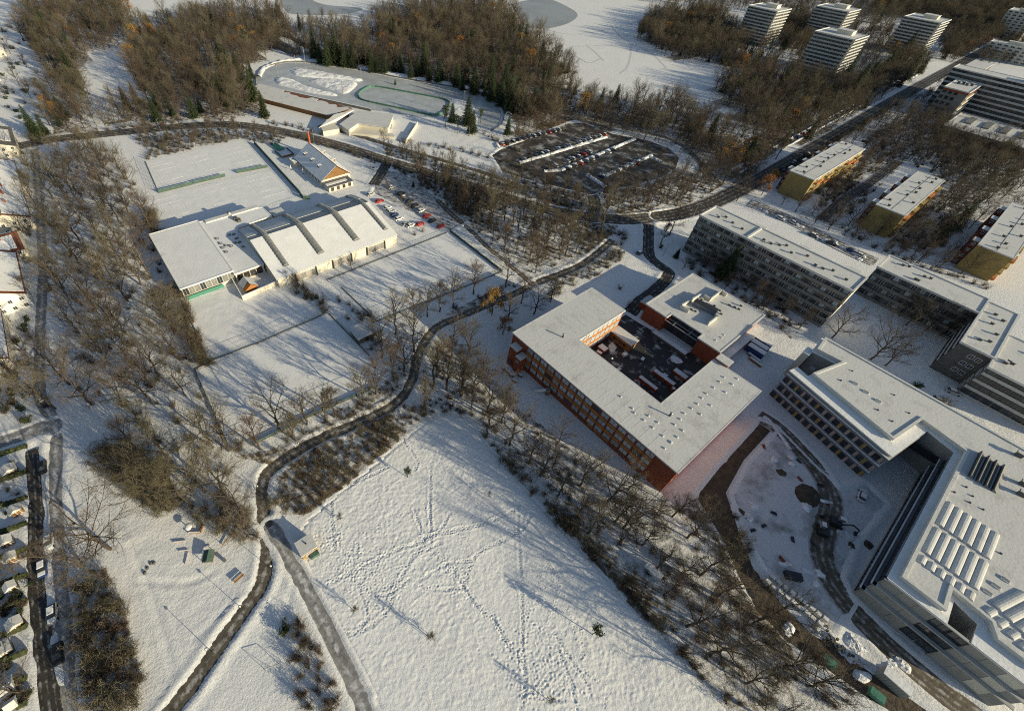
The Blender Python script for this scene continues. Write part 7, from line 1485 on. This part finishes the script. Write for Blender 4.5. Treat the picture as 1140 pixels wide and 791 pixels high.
for m in ([(470,160),(520,170),(560,180),(600,196)], [(540,150),(560,160),(590,172)], [(300,138),(330,142),(356,150)], [(75,149),(150,142),(200,137)], [(330,153),(380,168),(430,184),(480,200),(540,218)], [(610,226),(640,232)], [(860,198),(940,150),(1000,115)], [(905,240),(950,262),(990,282),(1040,300),(1100,320)]): strip(m, 1.8, 1.2, ['shrub0','shrub1','shrub2'], .6, 1.1, 'along the road')
for i in range(46): spool.append((*at(random.uniform(-15,34), random.uniform(495,800)), random.choice(['shrub0','shrub1','evergreen_shrub']), random.uniform(.5,1.0), 'between the lower left parcels'))
for i in range(70): spool.append((*at(random.uniform(-5,36), random.uniform(170,470)), random.choice(['shrub0','shrub2','evergreen_shrub']), random.uniform(.6,1.3), 'in the left hand front gardens'))
for i in range(50): spool.append((*at(random.uniform(0,45), random.uniform(30,160)), random.choice(['shrub0','shrub2','evergreen_shrub']), random.uniform(.8,1.6), 'in the upper left gardens'))
SINGLE = [(307,560),(318,700),(338,716),(1043,446),(1052,452),(1020,430),(690,283),(735,276),(770,300),(778,308),(700,340),(690,322),(388,355),(352,332),(378,336),(286,596),(345,302),(420,268),(462,262),(470,258)]
for i, (a, b) in enumerate(sorted(SINGLE)): x, y = at(a, b); plant(['shrub0','shrub2','evergreen_shrub'][i % 3], 'shrub', 'lone shrub on open snow, %s from left' % ordn(i), 'shrub', x, y, random.uniform(.8,1.3), 'shrubs standing alone')
def stuff(name, items, label):
    kinds = sorted(set(it[2] for it in items)); n = len(items)
    me = bpy.data.meshes.new(name); me.vertices.add(n); me.vertices.foreach_set('co', np.array([(x, y, 0) for x, y, k, s in items], np.float32).ravel())
    for nm, vals, tp in (('spin', [random.uniform(0,6.28) for _ in items], 'FLOAT'), ('size', [s for x, y, k, s in items], 'FLOAT'), ('sort', [kinds.index(k) for x, y, k, s in items], 'INT')):
        a = me.attributes.new(nm, tp, 'POINT'); a.data.foreach_set('value', np.array(vals, np.float32 if tp == 'FLOAT' else np.int32))
    o = link(name, me); props(o, label, 'wood' if 'wood' in name else 'undergrowth', None, 'stuff')
    g = bpy.data.node_groups.new(name, 'GeometryNodeTree'); g.interface.new_socket('Geometry', in_out='INPUT', socket_type='NodeSocketGeometry'); g.interface.new_socket('Geometry', in_out='OUTPUT', socket_type='NodeSocketGeometry')
    N, L = g.nodes, g.links; gi = N.new('NodeGroupInput'); go = N.new('NodeGroupOutput'); join = N.new('GeometryNodeJoinGeometry')
    def attr(nm, tp): q = N.new('GeometryNodeInputNamedAttribute'); q.data_type = tp; q.inputs['Name'].default_value = nm; return q.outputs['Attribute']
    spin, size, sort = attr('spin', 'FLOAT'), attr('size', 'FLOAT'), attr('sort', 'INT')
    cx = N.new('ShaderNodeCombineXYZ'); L.new(spin, cx.inputs[2]); sx = N.new('ShaderNodeCombineXYZ'); [L.new(size, sx.inputs[i]) for i in range(3)]
    for i, k in enumerate(kinds):
        jn = N.new('GeometryNodeJoinGeometry')
        for ob in FIRST[k]:
            oi = N.new('GeometryNodeObjectInfo'); oi.transform_space = 'ORIGINAL'; oi.inputs['Object'].default_value = ob; L.new(oi.outputs['Geometry'], jn.inputs[0])
        cmp = N.new('FunctionNodeCompare'); cmp.data_type = 'INT'; cmp.operation = 'EQUAL'; L.new(sort, cmp.inputs[2]); cmp.inputs[3].default_value = i
        ip = N.new('GeometryNodeInstanceOnPoints'); L.new(gi.outputs[0], ip.inputs['Points']); L.new(cmp.outputs[0], ip.inputs['Selection']); L.new(jn.outputs[0], ip.inputs['Instance']); L.new(cx.outputs[0], ip.inputs['Rotation']); L.new(sx.outputs[0], ip.inputs['Scale']); L.new(ip.outputs[0], join.inputs[0])
    L.new(join.outputs[0], go.inputs[0]); md = o.modifiers.new('growth', 'NODES'); md.node_group = g
for _k in ('spruce0', 'spruce1', 'rust'): assert _k in FIRST
stuff('far_wood', [(x, y, k, s) for d, x, y, k, s, z, w in rest], 'brown leafless woods filling the upper part of the view')
spool.sort(key=lambda it: math.hypot(it[0], it[1]))
near_s, rest_s = [], []
for it in spool: (near_s if len(near_s) < 260 and -20 < seen(it[0], it[1])[0] < 1160 and seen(it[0], it[1])[1] < 800 else rest_s).append(it)
bz = {}
for it in near_s: bz.setdefault(it[4], []).append(it)
for where, lst in bz.items():
    for i, (x, y, k, s, w) in enumerate(sorted(lst, key=lambda it: seen(it[0], it[1])[0])): plant(k, 'shrub', 'leafless shrub %s, %s from left' % (where, ordn(i)), 'shrub', x, y, s, 'shrubs ' + where)
for k in ('shrub0', 'shrub1', 'shrub2', 'evergreen_shrub'):
    assert k in FIRST
stuff('undergrowth', [(x, y, k, s) for x, y, k, s, w in rest_s], 'leafless brown undergrowth in the belts and along the roads')
